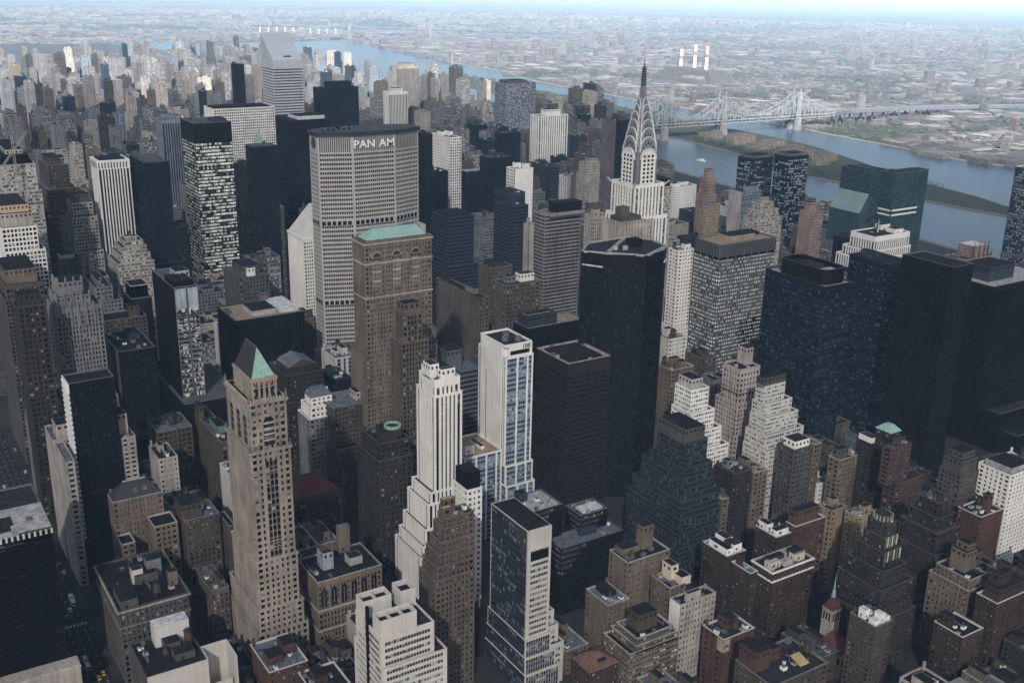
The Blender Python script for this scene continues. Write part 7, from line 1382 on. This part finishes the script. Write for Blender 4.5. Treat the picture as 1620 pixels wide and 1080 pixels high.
# ---------------------------------------------------------------- cantilever bridge
base = (1727, 2048, 0); t = thing('truss_bridge', 'pale steel cantilever truss bridge crossing both river channels', 'bridge', base)
TW = [1367, 1727, 1921, 2186]; Y0, Y1, ZD = 2036, 2060, 40
def chord(x):
    d = min(abs(x-w) for w in TW)
    seg = 140 if x > 2186 or x < 1367 else next((b-a)/2 for a, b in zip(TW, TW[1:]) if a <= x <= b)
    u = min(1, d/seg); return ZD+9+50*(1-u)**1.7
m = M(); m.box(1227, Y0-2, ZD-2.5, 2326, Y1+2, ZD, 'truss_paint', True); m.box(1227, Y0+1, ZD+.05, 2326, Y1-1, ZD+.3, 'asphalt'); m.box(1227, Y0-1, ZD-10, 2326, Y0, ZD-9, 'truss_paint', True); m.build('deck', t, base)
for Y in (Y0, Y1):
    m = M(); x = 1227; up_ = True
    while x < 2326:
        x2 = min(x+14, 2326); a, b = (x, Y, chord(x)), (x2, Y, chord(x2))
        m.bar(a, b, 2.2, 'truss_paint'); m.bar((x, Y, ZD-9), (x, Y, chord(x)), 1.3, 'truss_paint'); m.bar((x, Y, ZD-9), (x2, Y, ZD-9), 1.6, 'truss_paint')
        m.bar(*(((x, Y, ZD-9), b) if up_ else (a, (x2, Y, ZD-9))), 1.3, 'truss_paint'); up_ = not up_
        if chord(x) > ZD+25: m.bar((x, Y, (ZD+chord(x))/2), (x2, Y, (ZD+chord(x2))/2), 1.1, 'truss_paint')
        x = x2
    m.build('truss', t, base)
m = M()
for k in range(72): x = 1234+k*15; m.bar((x, Y0, chord(x)), (x, Y1, chord(x)), 1.1, 'truss_paint')
m.build('cross_bracing', t, base)
for X in TW:
    m = M()
    for Y in (Y0, Y1):
        for s in (-3.5, 3.5): m.bar((X+s, Y, ZD-9), (X+s*.3, Y, 101), 2.4, 'truss_paint')
        for z in (55, 70, 85): m.bar((X-3, Y, z), (X+3, Y, z), 1.2, 'truss_paint')
        m.cyl(X, Y, 100, 114, 1.6, .15, 'truss_paint', 6)
    for z in (62, 80, 98): m.bar((X, Y0, z), (X, Y1, z), 2, 'truss_paint')
    m.build('tower', t, base)
    m = M(); 
    for Y in (Y0, Y1): m.frustum(rect(X-9, Y-6, X+9, Y+6), 0, rect(X-7, Y-5, X+7, Y+5), ZD-9.5, 'grey_stone')
    m.box(X-5, Y0, ZD-16, X+5, Y1, ZD-10, 'grey_stone', True); m.build('pier', t, base)
m = M(); ap = [(2326, 2048, 39), (2421, 2078, 38), (2700, 2088, 33), (3036, 2089, 22), (3400, 2095, 8)]
for a, b in zip(ap, ap[1:]): m.bar(a, b, 24, 'steel_grey', 3); m.bar((a[0], a[1]-11, a[2]+2), (b[0], b[1]-11, b[2]+2), 1, 'truss_paint'); m.bar((a[0], a[1]-11, a[2]-5), (b[0], b[1]-11, b[2]-5), 1.6, 'steel_grey', 6)
m.build('approach_deck', t, base)
for k in range(18):
    x = 2345+k*50; i = next((i for i in range(4) if ap[i][0] <= x <= ap[i+1][0]), 3); f = (x-ap[i][0])/(ap[i+1][0]-ap[i][0]); y = ap[i][1]+f*(ap[i+1][1]-ap[i][1]); z = ap[i][2]+f*(ap[i+1][2]-ap[i][2])
    m = M(); m.box(x-2, y-10, 0, x+2, y-6, z-1.6, 'dark_stone'); m.box(x-2, y+6, 0, x+2, y+10, z-1.6, 'dark_stone'); m.build('approach_pier', t, base)
# ---------------------------------------------------------------- striped chimneys and the power house
for i, (x, y, lb) in enumerate(((2959, 3408, 'left of the three red and white striped chimneys'), (2900, 3260, 'middle one of the three red and white striped chimneys'), (2861, 3150, 'right one of the three red and white striped chimneys'))):
    t = thing('chimney_stack', lb, 'chimney', (x, y, 0), 'power plant chimneys'); zz = [0, 92, 108, 124, 140, 152]; cc = ['pale_stone', 'red_paint', 'white_paint', 'red_paint', 'white_paint']
    cc = ['pale_stone', 'red_paint', 'white_paint', 'white_paint', 'red_paint']; hh_ = 118 if i == 0 else 126
    for k in range(5): z0, z1 = zz[k]/152*hh_+(20 if i else 0)*(k > 0), zz[k+1]/152*hh_+(20 if i else 0); m = M(); m.cyl(x, y, z0, z1, 8-.022*z0, 8-.022*z1, cc[k], 14); m.build('shaft' if k == 0 else 'painted_band', t, (x, y, 0))
base = (2760, 3180, 0); t = thing('power_plant', 'pale grey power house below the striped chimneys', 'power plant', base)
m = M(); m.box(2790, 3050, 0, 2890, 3330, 38, 'dark_stone'); m.box(2740, 3060, 0, 2790, 3320, 26, 'dark_stone'); m.build('wall', t, base); m = M(); m.box(2795, 3060, 38, 2880, 3320, 52, 'dark_stone'); m.box(2745, 3070, 26, 2785, 3150, 34, 'grey_stone'); m.build('roof_block', t, base)
# ---------------------------------------------------------------- far bridges
base = (2675, 6002, 0); t = thing('suspension_bridge', 'hazy white suspension bridge with two slim towers far up the river', 'bridge', base)
A, B = Vector((2675, 6002, 0)), Vector((3208, 6010, 0)); m = M(); m.bar((2050, 6260, 34), (2400, 6100, 44), 14, 'steel_grey', 4); m.bar((2400, 6100, 44), (2675, 6002, 46), 14, 'steel_grey', 4); m.bar((2675, 6002, 46), (3208, 6010, 46), 14, 'steel_grey', 4); m.bar((3208, 6010, 46), (3900, 5930, 26), 14, 'steel_grey', 4); m.build('deck', t, base)
for P in (A, B):
    m = M(); 
    for s in (-9, 9): m.box(P.x-5, P.y+s-4, 0, P.x+5, P.y+s+4, 98, 'grey_stone')
    m.box(P.x-4, P.y-9, 90, P.x+4, P.y+9, 96, 'grey_stone'); m.build('tower', t, base)
m = M()
for k in range(24):
    f = lambda u: A.lerp(B, u)+Vector((0, 0, 50+44*(2*u-1)**2))
    m.bar(f(k/24), f((k+1)/24), 2.4, 'truss_paint'); c = f((k+.5)/24); m.bar(c, (c.x, c.y, 47), .8, 'truss_paint')
m.bar((2675, 6002, 96), (2330, 6130, 46), 2.4, 'truss_paint'); m.bar((3208, 6010, 96), (3560, 5980, 46), 2.4, 'truss_paint'); m.build('cable', t, base)
base = (2877, 6382, 0); t = thing('arch_bridge', 'hazy steel arch railway bridge behind the suspension bridge', 'bridge', base); m = M()
for k in range(20):
    g = lambda u, dz=0: Vector((2870+330*u, 6420-260*u, 30+dz+62*(1-(2*u-1)**2)))
    a, b = g(k/20), g((k+1)/20); m.bar(a, b, 4, 'steel_navy'); m.bar(g(k/20, 12), g((k+1)/20, 12), 4, 'steel_navy'); m.bar(a, g((k+1)/20, 12), 2, 'steel_navy'); m.bar(a, (a.x, a.y, 42), 1.5, 'steel_navy')
m.build('arch', t, base); m = M(); m.bar((2400, 6900, 42), (3900, 5600, 42), 12, 'steel_navy', 5)
for k in range(10): m.box(2440+k*40, 6850-k*40, 0, 2448+k*40, 6858-k*40, 40, 'limestone')
m.build('deck', t, base)
base = (1779, 3949, 0); t = thing('chimney_stack', 'lone thin grey chimney on the far island', 'chimney', base); m = M(); m.cyl(1990, 3560, 0, 105, 5, 3.4, 'grey_stone', 12); m.build('shaft', t, base)

# ---------------------------------------------------------------- island hospital and trees
rnd = random.Random(12)
for i, (x, y, w, d, h) in enumerate(((1835, 1990, 60, 26, 18), (1850, 1900, 70, 30, 22), (1830, 1820, 60, 22, 16), (1840, 1730, 66, 24, 20), (1800, 1660, 70, 22, 24), (1790, 1600, 60, 18, 20), (1860, 1650, 30, 60, 15), (1900, 1840, 40, 40, 14))):
    nm = ['by the bridge pier', 'second from the bridge', 'third from the bridge', 'fourth from the bridge', 'with the taller wing midway', 'nearest the riverside glass towers', 'on the far shore side, long and low', 'on the far shore near the bridge'][i]
    P_ = {}; base = (x, y, 2.2); t = thing('hospital_building', 'tan island hospital block '+nm, 'hospital', base, 'island hospital blocks')
    facade(P_, rect(x-w/2, y-d/2, x+w/2, y+d/2), 2, 2+h, dict(ST['M'], bw=4.5), 'brown_tan', None, i); cap(P_, rect(x-w/2, y-d/2, x+w/2, y+d/2), 2+h, 'roof_gravel', 'tan_brick'); flush(P_, t, base)
def grove(name, spots, mats, seed):
    m = M(); r_ = random.Random(seed)
    for x, y, z, R_ in spots:
        for _ in range(46):
            v = Vector((r_.gauss(0, 1), r_.gauss(0, 1), r_.gauss(0, .8))); v = v.normalized()*R_*r_.uniform(.45, 1.0)
            c = Vector((x, y, z+R_*1.15))+v; s = R_*r_.uniform(.16, .34)
            a = [Vector((r_.uniform(-1, 1), r_.uniform(-1, 1), r_.uniform(-1, 1))).normalized()*s for _ in range(3)]
            m.face([c+a[0], c+a[1], c+a[2]], mats[0] if r_.random() < .7 else mats[1])
        m.box(x-.3, y-.3, z, x+.3, y+.3, z+R_, 'wood')
    return tag(m.build(name), kind='stuff')
def lerp_edge(P, f):
    k = f*(len(P)-1); i = min(int(k), len(P)-2); a, b = P[i], P[i+1]; u = k-i; return a[0]+(b[0]-a[0])*u, a[1]+(b[1]-a[1])*u
sp = []
wst = [(1690, 1508), (1752, 1787), (1790, 2019)]
for _ in range(150): x, y = lerp_edge(wst, rnd.random()); sp.append((x+rnd.uniform(6, 34), y, 2, rnd.uniform(4, 7.5)))
for _ in range(150): x, y = rnd.uniform(1684, 1800), rnd.uniform(1290, 1520); sp.append((x, y, 2, rnd.uniform(3.5, 7)))
for _ in range(40): x, y = rnd.uniform(1690, 1770), rnd.uniform(1120, 1280); sp.append((x, y, 2, rnd.uniform(1, 2.4)))
for _ in range(420): y = rnd.uniform(2240, 3700); x = 1800+(y-2240)*.13+rnd.uniform(10, 210-(y-2240)*.05); sp.append((x, y, 2, rnd.uniform(5, 9)))
grove('island_trees', sp, ('leaf_green', 'leaf_blue'), 3)
sp = [(shore(y)+rnd.uniform(15, 230), y, 0, rnd.uniform(4.5, 8)) for y in [rnd.uniform(1700, 2500) for _ in range(260)]]
grove('shore_trees', sp, ('leaf_green', 'leaf_blue'), 5)
m = M(); m.face([(x, y, .1) for x, y in ((2240, 1800), (2480, 1780), (2500, 2010), (2245, 2010))], 'meadow'); tag(m.build('park_lawn'), kind='structure')

# ---------------------------------------------------------------- the far boroughs: countless low houses, trees, distant blocks
def dsf(x, y): return math.hypot(x, y)
def infr(x, y, pad=.06):
    dx, dy = x+15.5, y+10; f_ = dx*math.sin(yaw)+dy*math.cos(yaw); r_ = dx*math.cos(yaw)-dy*math.sin(yaw); return f_ > 0 and abs(r_/f_) < .5+pad
def onland(x, y):
    if y < 6050: return x > shore(y)+10
    return True
def tbox(m, x0, y0, x1, y1, z0, h, c, roof, seed, cell=3.4):
    n = ((x0, y0), (x1, y0), (x1, y1), (x0, y1))
    for i in range(4):
        a, b = n[i], n[(i+1) % 4]; L_ = abs(b[0]-a[0])+abs(b[1]-a[1]); u = max(1, round(L_/cell)); v = max(1, round(h/3.3)); s = seed*7 % 211+i*13
        m.face(((*a, z0), (*b, z0), (*b, z0+h), (*a, z0+h)), 'tinted_facade', ((s, s), (s+u, s), (s+u, s+v), (s, s+v)), c)
    m.face([(*p, z0+h) for p in n], 'tinted_plain', None, roof)
rnd = random.Random(77); m = M(); cnt = 0
def zone(n, r0, r1, seed):
    z_ = random.Random(seed); out_ = []
    for _ in range(n): d = 2300+z_.random()**1.2*8000; an = yaw+z_.uniform(-.5, .5); out_.append((-15+d*math.sin(an), -10+d*math.cos(an), z_.uniform(r0, r1)*(.6+d/6000)))
    return out_
GREEN, YARDS = zone(70, 80, 300, 5), zone(46, 120, 380, 8)
inz = lambda Z, x, y: any((x-a)**2+((y-b)*1.4)**2 < r*r for a, b, r in Z)
PAL = ((0.093, 0.056, 0.043), (0.062, 0.042, 0.035), (0.118, 0.102, 0.093), (0.167, 0.155, 0.143), (0.068, 0.059, 0.055), (0.093, 0.081, 0.077)); ROOF = ((.34, .335, .33), (.14, .135, .135), (.075, .073, .075), (.045, .045, .047), (.22, .215, .21), (.11, .10, .098), (.26, .25, .245))
while cnt < 23000:
    d = 1900+ (rnd.random()**1.35)*9500; an = yaw+rnd.uniform(-.53, .53); x, y = -15+d*math.sin(an), -10+d*math.cos(an)
    if x < 2150 and y < 6050 or not onland(x, y) or (y > 1780 and y < 2020 and x < 2500): continue
    if y > 6050 and x < 2500 and rnd.random() < .5: continue
    if inz(GREEN, x, y) and rnd.random() < .9: continue
    if (x*.5+y*.87) % 640 < 34 or (x*.87-y*.5) % 900 < 30: continue
    yard = inz(YARDS, x, y); big = rnd.random() < (.6 if yard else (.16 if d < 4200 else .08)); k = 1+max(0, d-4000)/9000
    w, e = (rnd.uniform(30, 90), rnd.uniform(25, 70)) if big else (rnd.uniform(8, 26)*k, rnd.uniform(8, 22)*k)
    h = rnd.uniform(6, 14) if big else rnd.uniform(6, 12)
    if rnd.random() < .02: h = rnd.uniform(20, 48); w, e = min(w, 45), min(e, 20)
    tbox(m, x-w/2, y-e/2, x+w/2, y+e/2, 0, h, rnd.choice(PAL), rnd.choice(ROOF), cnt); cnt += 1
tag(m.build('far_houses'), 'low houses and warehouses spreading across the far river bank into the haze', 'houses', kind='stuff')
m = M(); cnt = 0
while cnt < 6500:
    d = 2100+(rnd.random()**1.2)*8500; an = yaw+rnd.uniform(-.53, .53); x, y = -15+d*math.sin(an), -10+d*math.cos(an)
    if x < 2150 and y < 6050 or not onland(x, y): continue
    if not inz(GREEN, x, y) and rnd.random() < .45: continue
    r_ = rnd.uniform(4, 8)*(1+max(0, d-4000)/6000); hh_ = rnd.uniform(5, 9)
    for q in range(3):
        ox, oy = rnd.uniform(-r_, r_), rnd.uniform(-r_, r_); a = rnd.uniform(.4, .8)*r_; cx_, cy_, cz_ = x+ox, y+oy, hh_*.55
        tp = (cx_, cy_, cz_+hh_*.6); rg = [(cx_+a*math.cos(k*1.257+q), cy_+a*math.sin(k*1.257+q), cz_+rnd.uniform(-1, 1)) for k in range(5)]
        g = rnd.choice(((.035, .055, .028), (.05, .07, .04), (.028, .045, .03)))
        for k in range(5): m.face((rg[k], rg[(k+1) % 5], tp), 'tinted_plain', None, g); m.face((rg[(k+1) % 5], rg[k], (cx_, cy_, .5)), 'tinted_plain', None, g)
    cnt += 1
tag(m.build('far_trees'), 'street trees scattered among the far low houses', 'trees', kind='stuff')
occ_ = [q[4][-1][:4] for q in BUILDINGS if q[4][-1][3] > 1900]+[q[:4] for q in INFILL if q[1] > 1900]+[q[:4] for q in STUFF if q[1] > 1900]
for n in range(58, 92):
    ya, yb = 45+80.5*(n-34)+9, 45+80.5*(n-33)-9
    for xa, xb in AV[1:]+[(1345, 1470)]+([(1500, 1640)] if n > 66 else []):
        for r0, r1 in ((ya, ya+29), (yb-29, yb)):
            x = xa
            while x < xb-8:
                x1 = min(x+rnd.uniform(13, 32), xb); end = x == xa or x1 == xb
                h = rnd.uniform(30, 100) if end and rnd.random() < .45 else (rnd.uniform(30, 75) if rnd.random() < .12 else rnd.uniform(13, 24))
                if infr(x, r0, .1) and not any(min(x1, o[2]) > max(x, o[0]) and min(r1, o[3]) > max(r0, o[1]) for o in occ_): STUFF.append((x, r0, x1, r1, h))
                x = x1+rnd.choice((.4, .4, 3))
m = M()
for i, q in enumerate(STUFF):
    x0, y0, x1, y1, h = q; c = rnd.choice(((0.083, 0.058, 0.044), (0.132, 0.116, 0.102), (0.055, 0.039, 0.032), (0.198, 0.187, 0.176), (0.094, 0.085, 0.083), (0.055, 0.063, 0.077), (0.132, 0.107, 0.091)))
    tbox(m, x0, y0, x1, y1, 0, h, c, rnd.choice(ROOF), i)
    if h > 20: a, b = (x1-x0), (y1-y0); tbox(m, x0+a*.3, y0+b*.3, x0+a*.65, y0+b*.7, h, rnd.uniform(3, 6), c, rnd.choice(ROOF), i+5)
tag(m.build('uptown_houses'), 'countless uptown houses and apartment blocks fading into haze', 'houses', kind='stuff')

# ---------------------------------------------------------------- the hazy air over the whole place
m = M(); m.box(-6000, -6000, -1, 46000, 46000, 381, 'asphalt', True); hz_ = m.build('haze'); hz_.data.materials.clear()
hm = bpy.data.materials.new('haze'); hm.use_nodes = True; nt = hm.node_tree; nt.nodes.remove(nt.nodes['Principled BSDF'])
pv = N(nt, "ShaderNodeVolumePrincipled"); pv.inputs['Color'].default_value = (*HAZE_C, 1); pv.inputs['Density'].default_value = HAZE_D; pv.inputs['Anisotropy'].default_value = HAZE_G
pv.inputs['Absorption Color'].default_value = (1, 1, 1, 1)
nt.links.new(pv.outputs[0], nt.nodes['Material Output'].inputs['Volume']); hz_.data.materials.append(hm); tag(hz_, kind='stuff')
# ---------------------------------------------------------------- unseen cloud added over midtown, thin, wide, high above the haze, to dim the near city and leave the far bank in sun
def shade_cloud():
    m = bpy.data.materials.new('shade_cloud_mat'); m.use_nodes = True; nt = m.node_tree; nt.nodes.remove(nt.nodes['Principled BSDF'])
    tr = N(nt, "ShaderNodeBsdfTransparent"); tl = N(nt, "ShaderNodeBsdfTranslucent"); tl.inputs[0].default_value = (.13, .135, .15, 1); mx = N(nt, "ShaderNodeMixShader")
    geo = N(nt, "ShaderNodeNewGeometry"); sep = N(nt, "ShaderNodeSeparateXYZ"); nt.links.new(geo.outputs['Position'], sep.inputs[0])
    cx, cy = CL_C; s, c = math.sin(yaw), math.cos(yaw)
    dx, dy = mathn(nt, 'SUBTRACT', sep.outputs[0], cx), mathn(nt, 'SUBTRACT', sep.outputs[1], cy)
    f = mathn(nt, 'DIVIDE', mathn(nt, 'ADD', mathn(nt, 'MULTIPLY', dx, s), mathn(nt, 'MULTIPLY', dy, c)), CL_R[0])
    r = mathn(nt, 'DIVIDE', mathn(nt, 'SUBTRACT', mathn(nt, 'MULTIPLY', dx, c), mathn(nt, 'MULTIPLY', dy, s)), CL_R[1])
    e = mathn(nt, 'ADD', mathn(nt, 'MULTIPLY', f, f), mathn(nt, 'MULTIPLY', r, r))
    ns = N(nt, "ShaderNodeTexNoise", _Scale=.0016, _Detail=4.0); nt.links.new(geo.outputs['Position'], ns.inputs['Vector'])
    e = mathn(nt, 'ADD', e, mathn(nt, 'MULTIPLY', mathn(nt, 'SUBTRACT', ns.outputs[0], .5), .7))
    mr = N(nt, "ShaderNodeMapRange"); mr.interpolation_type = 'SMOOTHSTEP'; mr.inputs['From Min'].default_value = 1.15; mr.inputs['From Max'].default_value = .5
    mr.inputs['To Min'].default_value = 0; mr.inputs['To Max'].default_value = CL_D; nt.links.new(e, mr.inputs['Value'])
    nt.links.new(mr.outputs[0], mx.inputs[0]); nt.links.new(tr.outputs[0], mx.inputs[1]); nt.links.new(tl.outputs[0], mx.inputs[2]); nt.links.new(mx.outputs[0], nt.nodes['Material Output'].inputs[0])
    MATS['shade_cloud_mat'] = m
    b = M(); n = 48; rnd_ = random.Random(9); P = {}
    for i in range(n+1):
        for j in range(n+1):
            u, v = 2*i/n-1, 2*j/n-1; q = max(abs(u), abs(v)); h = max(0, 1-(u*u+v*v)/1.15)**.5; rr_ = 1 if q < .999 else 1
            ff, qq = u*CL_R[0]*1.15, v*CL_R[1]*1.15; x, y = cx+ff*s+qq*c, cy+ff*c-qq*s
            P[i, j] = (x, y, 1500+h*(160+rnd_.uniform(0, 140))+4, 1500-h*rnd_.uniform(10, 60)-4)
    for i in range(n):
        for j in range(n):
            a, d, e_, g_ = P[i, j], P[i+1, j], P[i+1, j+1], P[i, j+1]
            b.face([(q[0], q[1], q[2]) for q in (a, d, e_, g_)], 'shade_cloud_mat'); b.face([(q[0], q[1], q[3]) for q in (g_, e_, d, a)], 'shade_cloud_mat')
    for k in range(n):
        for p, q in (((k, 0), (k+1, 0)), ((k+1, n), (k, n)), ((0, k+1), (0, k)), ((n, k), (n, k+1))):
            a, d = P[p], P[q]; b.face(((a[0], a[1], a[3]), (d[0], d[1], d[3]), (d[0], d[1], d[2]), (a[0], a[1], a[2])), 'shade_cloud_mat')
    tag(b.build('shade_cloud'), kind='structure')
off = 1500/math.tan(SUN_EL); CL_R = (2700, 2300); CL_D = .6
CL_C = (-15-350*math.cos(yaw)+400*math.sin(yaw)+math.sin(SUN_AZ)*off, -10+350*math.sin(yaw)+400*math.cos(yaw)+math.cos(SUN_AZ)*off)
shade_cloud()
